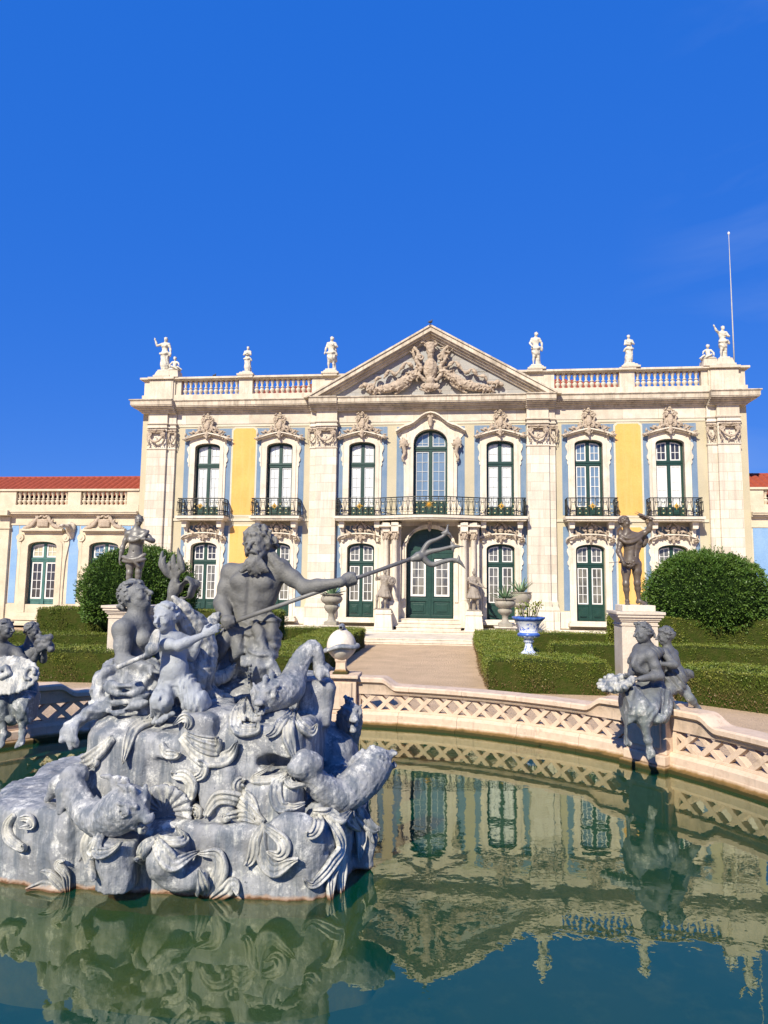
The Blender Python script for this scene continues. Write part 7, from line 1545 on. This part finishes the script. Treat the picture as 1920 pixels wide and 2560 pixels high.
# ------------------------------------------------------------------ soldiers beside the door
def soldier(name, label, w0, turn, left, mat):
    s = SDF((-.75,-.6,-.02), (.75,.6,2.25), .018); S_ = 1.02; m = -1 if left else 1
    if left:
        torso(s, (0,0,.98), (.02,0,1.30), (.02,0,1.52), (.02,-.02,1.70), (-.18,0,1.47), (.20,0,1.47), S_, (0,-1,0), 'm'); head(s, (.02,-.02,1.72), (0,0,1), (.3,-1,0), .11, 'helmet', 3)
        arm(s, (-.19,0,1.46), (-.36,-.08,1.36), (-.33,-.2,1.60), S_, 1.1); s.ell((-.33,-.2,1.64), .045); arm(s, (.21,0,1.46), (.34,-.05,1.24), (.30,-.28,1.20), S_, 1.1)
        leg(s, (.08,0,.95), (.06,-.06,.50), (.04,.02,.07), S_, 1.1, (.1,-1,0)); leg(s, (-.1,0,.95), (-.30,-.16,.62), (-.34,-.05,.08), S_, 1.1, (-.7,-1,0))
    else:
        torso(s, (0,0,.98), (-.02,0,1.30), (0,0,1.50), (.02,-.02,1.68), (-.2,0,1.45), (.18,.02,1.45), S_, (.2,-1,0), 'm'); head(s, (.02,-.02,1.70), (0,0,1), (.15,-1,0), .11, 'helmet', 4)
        arm(s, (-.21,0,1.45), (-.15,-.22,1.28), (.14,-.30,1.20), S_, 1.15); arm(s, (.2,0,1.45), (.28,-.1,1.22), (.42,-.25,1.08), S_, 1.15); s.cone((-.1,-.3,1.26),(.52,-.3,1.02),.03,.03,.02)
        leg(s, (.1,0,.95), (.16,-.05,.50), (.20,.03,.07), S_, 1.1, (.5,-1,0)); leg(s, (-.1,0,.95), (-.22,-.04,.52), (-.16,.12,.08), S_, 1.1, (.1,-1,0))
    for i in range(22):
        a = 2*PI*i/22; d = V(math.cos(a), math.sin(a)*.8, 0); s.cone(V(0,0,.98)+d*.15, V(0,0,.60)+d*(.27+.02*(i%2)), .045, .05, .012)
    s.cone((0,0,1.0),(0,0,.72),.16,.22,.03); s.ell((0,0,1.02), (.18,.15,.05), k=.02)
    for g_ in (-1, 1):
        for j in range(3): s.ell((g_*(.22+.02*j), 0, 1.46-.05*j), (.075,.09,.035), k=.02)
    s.cone((.0,.1,1.45),(.05*m,.18,.75),.14,.16,.05); s.box((0,0,.02), (.30,.26,.03), .02)
    if not left: s.cone((.05,.12,.7),(.0,.14,.1),.08,.09,.04)
    s.disp(lambda X, Y, Z: .008*vnoise(X*20, Y*20, Z*20)); o = s.build(name, mat); o.location = w0; o.rotation_euler = (0,0,-PHI); o.scale = (1,1,.98); return tag(o, label, 'statue')
sw = LW(-1.98, -1.22, 1.26); soldier('soldier_statue', 'brown grey statue of a helmeted soldier with round shield, left of the door', sw, 0, True, M['sold'])
s = SDF((-.3,-.3,-.3), (.3,.3,.3), .014); s.ell((0,0,0), (.20,.05,.20), k=.01); s.ell((0,-.05,0), (.06,.03,.06), k=.02)
for i in range(12): s.ell((.15*math.cos(i*PI/6), -.035, .15*math.sin(i*PI/6)), .022, k=.01)
o = s.build('round_shield', M['sold']); o.location = Vector(sw)+Vector((.33,-.36,1.27)); o.rotation_euler = (0,0,.5); tag(o, 'round shield on the arm of the soldier left of the door', 'shield')
soldier('soldier_statue', 'brown grey statue of a helmeted soldier with drawn sword, right of the door', LW(1.98, -1.22, 1.26), 0, False, M['sold'])
# ------------------------------------------------------------------ white statues on the parapet
def roofstat(label, u, top, z0, pose):
    w0 = LW(u, .05, z0); h = top-z0; k = h/1.95; s = SDF((-.8,-.5,-.32), (.8,.5,2.35), .026); S_ = 1.02
    P_ = pose; m = P_.get('m', 1); rng = random.Random(int(u*10)+100)
    tz = lambda p: (p[0]*m, p[1], p[2])
    T3 = lambda *a: [V(*tz(x)) for x in a]
    pe_, ch, nk, hd = T3((0,0,.98), (-.02,0,1.30), (0,0,1.50), (.02,-.02,1.68))
    shs = T3((-.18,0,1.44), (.18,0,1.44)); 
    if m < 0: shs = shs[::-1]
    torso(s, pe_, ch, nk, hd, shs[0], shs[1], S_, (0,-1,0), P_.get('sex', 'f')); head(s, hd, (0,0,1), (P_.get('look', .3)*m,-1,0), .12, 'bun' if P_.get('sex', 'f') == 'f' else 'curl', 7)
    for k_, (el, wr) in P_['arms'].items():
        sh = V(*tz((-.18 if k_ == 'l' else .18, 0, 1.44))); arm(s, sh, tz(el), tz(wr), S_, 1.15); s.ell(tz(wr), (.05,.05,.055), k=.03); s.cone(tz(wr), V(*tz(wr))+(V(*tz(wr))-V(*tz(el)))*.25, .035, .02, .02)
    leg(s, tz((-.09,0,.95)), tz((-.12,-.07,.50)), tz((-.13,.0,.07)), S_, 1.1, (-.2,-1,0)); leg(s, tz((.09,0,.95)), tz((.12,-.02,.50)), tz((.12,.06,.07)), S_, 1.1, (.3,-1,0))
    f_ = folds((1,.0,.35), 38, .016, 1.8)
    if P_['cloth'] == 'skirt': s.cone(tz((0,0,.98)), tz((.03,0,.35)), .19, .22, .05, fold=f_); s.cone(tz((.03,0,.4)), tz((.05,0,.18)), .20, .19, .05, fold=f_)
    if P_['cloth'] == 'half': s.cone(tz((0,0,.95)), tz((-.02,0,.72)), .19, .21, .05, fold=f_); s.cone(tz((.1,.08,.9)), tz((.1,.12,.1)), .12, .12, .05, fold=f_)
    if P_['cloth'] == 'tunic': s.cone(tz((0,0,1.0)), tz((.0,0,.68)), .17, .24, .04, fold=f_); s.cone(tz((.1,.15,1.3)), tz((.15,.16,.6)), .12, .14, .05, fold=f_)
    s.chain(bez([V(*tz(p)) for p in ((-.22,-.12,.92),(0,-.2,.88),(.2,-.12,.95),(.30,-.05,.8))], 5), .05, .03)
    if P_.get('stump', True): s.cone(tz((.16,.14,.0)), tz((.14,.12,.42)), .11, .08, .05)
    s.disp(lambda X, Y, Z: .012*vnoise(X*14, Y*14, Z*14)); s.box((0,0,.0), (.27,.24,.05), .03, k=.02)
    t = thing('roof_statue', label, 'statue', w0, -PHI, 'white marble statues along the palace parapet'); o = s.build('figure', M['statue'], t); o.scale = (k, k, k)
    b = MB(); zb = z0-12.45; b.frus(-.40,.40,-.34,.34,-zb,-.03,.10); b.box(-.42,.42,-.36,.34,-zb-.001,-zb+.09); b.build('plinth', M['parapet'], t, bev=.01); return t
roofstat('white roof statue at the far left corner, half draped woman raising one arm', -13.30, 14.72, 12.80, dict(arms=dict(l=((-.42,-.05,1.36),(-.52,-.1,1.68)), r=((.28,-.02,1.18),(.33,-.08,.92))), cloth='skirt', look=.1))
roofstat('small white roof statue of a woman clasping a bundle, second from the left', -9.04, 14.10, 12.68, dict(arms=dict(l=((-.24,-.12,1.2),(-.02,-.28,1.22)), r=((.25,-.12,1.2),(.0,-.28,1.28))), cloth='skirt', look=0))
roofstat('white roof statue in a short tunic, left of the pediment', -4.85, 14.52, 12.68, dict(sex='m', arms=dict(l=((-.28,-.02,1.2),(-.33,-.05,.92)), r=((.30,-.05,1.25),(.1,-.25,1.28))), cloth='tunic', look=-.4))
roofstat('white roof statue with bare chest and turned head, right of the pediment', 4.94, 14.47, 12.68, dict(sex='m', arms=dict(l=((-.30,-.02,1.22),(-.22,-.22,1.0)), r=((.30,.0,1.2),(.32,-.02,.92))), cloth='half', look=-.3))
roofstat('small white roof statue of a wrapped woman, second from the right', 9.20, 14.20, 12.68, dict(arms=dict(l=((-.26,-.08,1.22),(-.05,-.26,1.26)), r=((.26,-.08,1.2),(.05,-.27,1.18))), cloth='skirt', look=0, m=-1))
roofstat('white roof statue lifting an arm, beside the flagpole at the right corner', 13.38, 14.52, 12.85, dict(sex='m', arms=dict(l=((-.34,-.1,1.52),(-.48,-.15,1.78)), r=((.28,-.1,1.2),(.05,-.25,1.22))), cloth='half', look=.2))
def putto(label, u, z0, m):
    s = SDF((-.5,-.35,-.1), (.5,.35,.9), .022); S_ = .62; f = lambda x, y, z: (x*m, y, z)
    sh = [f(-.12,0,.47), f(.12,0,.47)]; sh = sh if m > 0 else sh[::-1]
    torso(s, f(0,0,.16), f(.02,0,.36), f(.02,0,.50), f(.02,-.02,.62), sh[0], sh[1], S_, (0,-1,0), 'm', True); head(s, f(.02,-.02,.64), (0,0,1), f(.4,-1,0), .10, 'curl', 9)
    arm(s, f(-.12,0,.46), f(-.22,-.05,.32), f(-.20,-.15,.16), S_, 1.3); arm(s, f(.12,0,.46), f(.24,-.1,.38), f(.30,-.15,.24), S_, 1.3)
    leg(s, f(-.06,0,.12), f(-.05,-.26,.18), f(.20,-.28,.06), S_, 1.3, f(1,-.2,0)); leg(s, f(.07,0,.12), f(.25,-.2,.16), f(.42,-.2,.05), S_, 1.3, f(1,-.2,0)); s.ell((.0,0,.05), (.36,.24,.10), k=.05)
    t = thing('roof_statue', label, 'statue', LW(u, .05, z0), -PHI, 'white marble statues along the palace parapet'); s.build('figure', M['statue'], t); MB().frus(-.34,.34,-.32,.32,-(z0-12.44),-.02,.06).build('plinth', M['parapet'], t, bev=.01)
putto('small seated white child statue at the foot of the far left roof statue', -12.78, 12.82, 1)
putto('small reclining white child statue at the foot of the far right roof statue', 12.72, 12.80, -1)
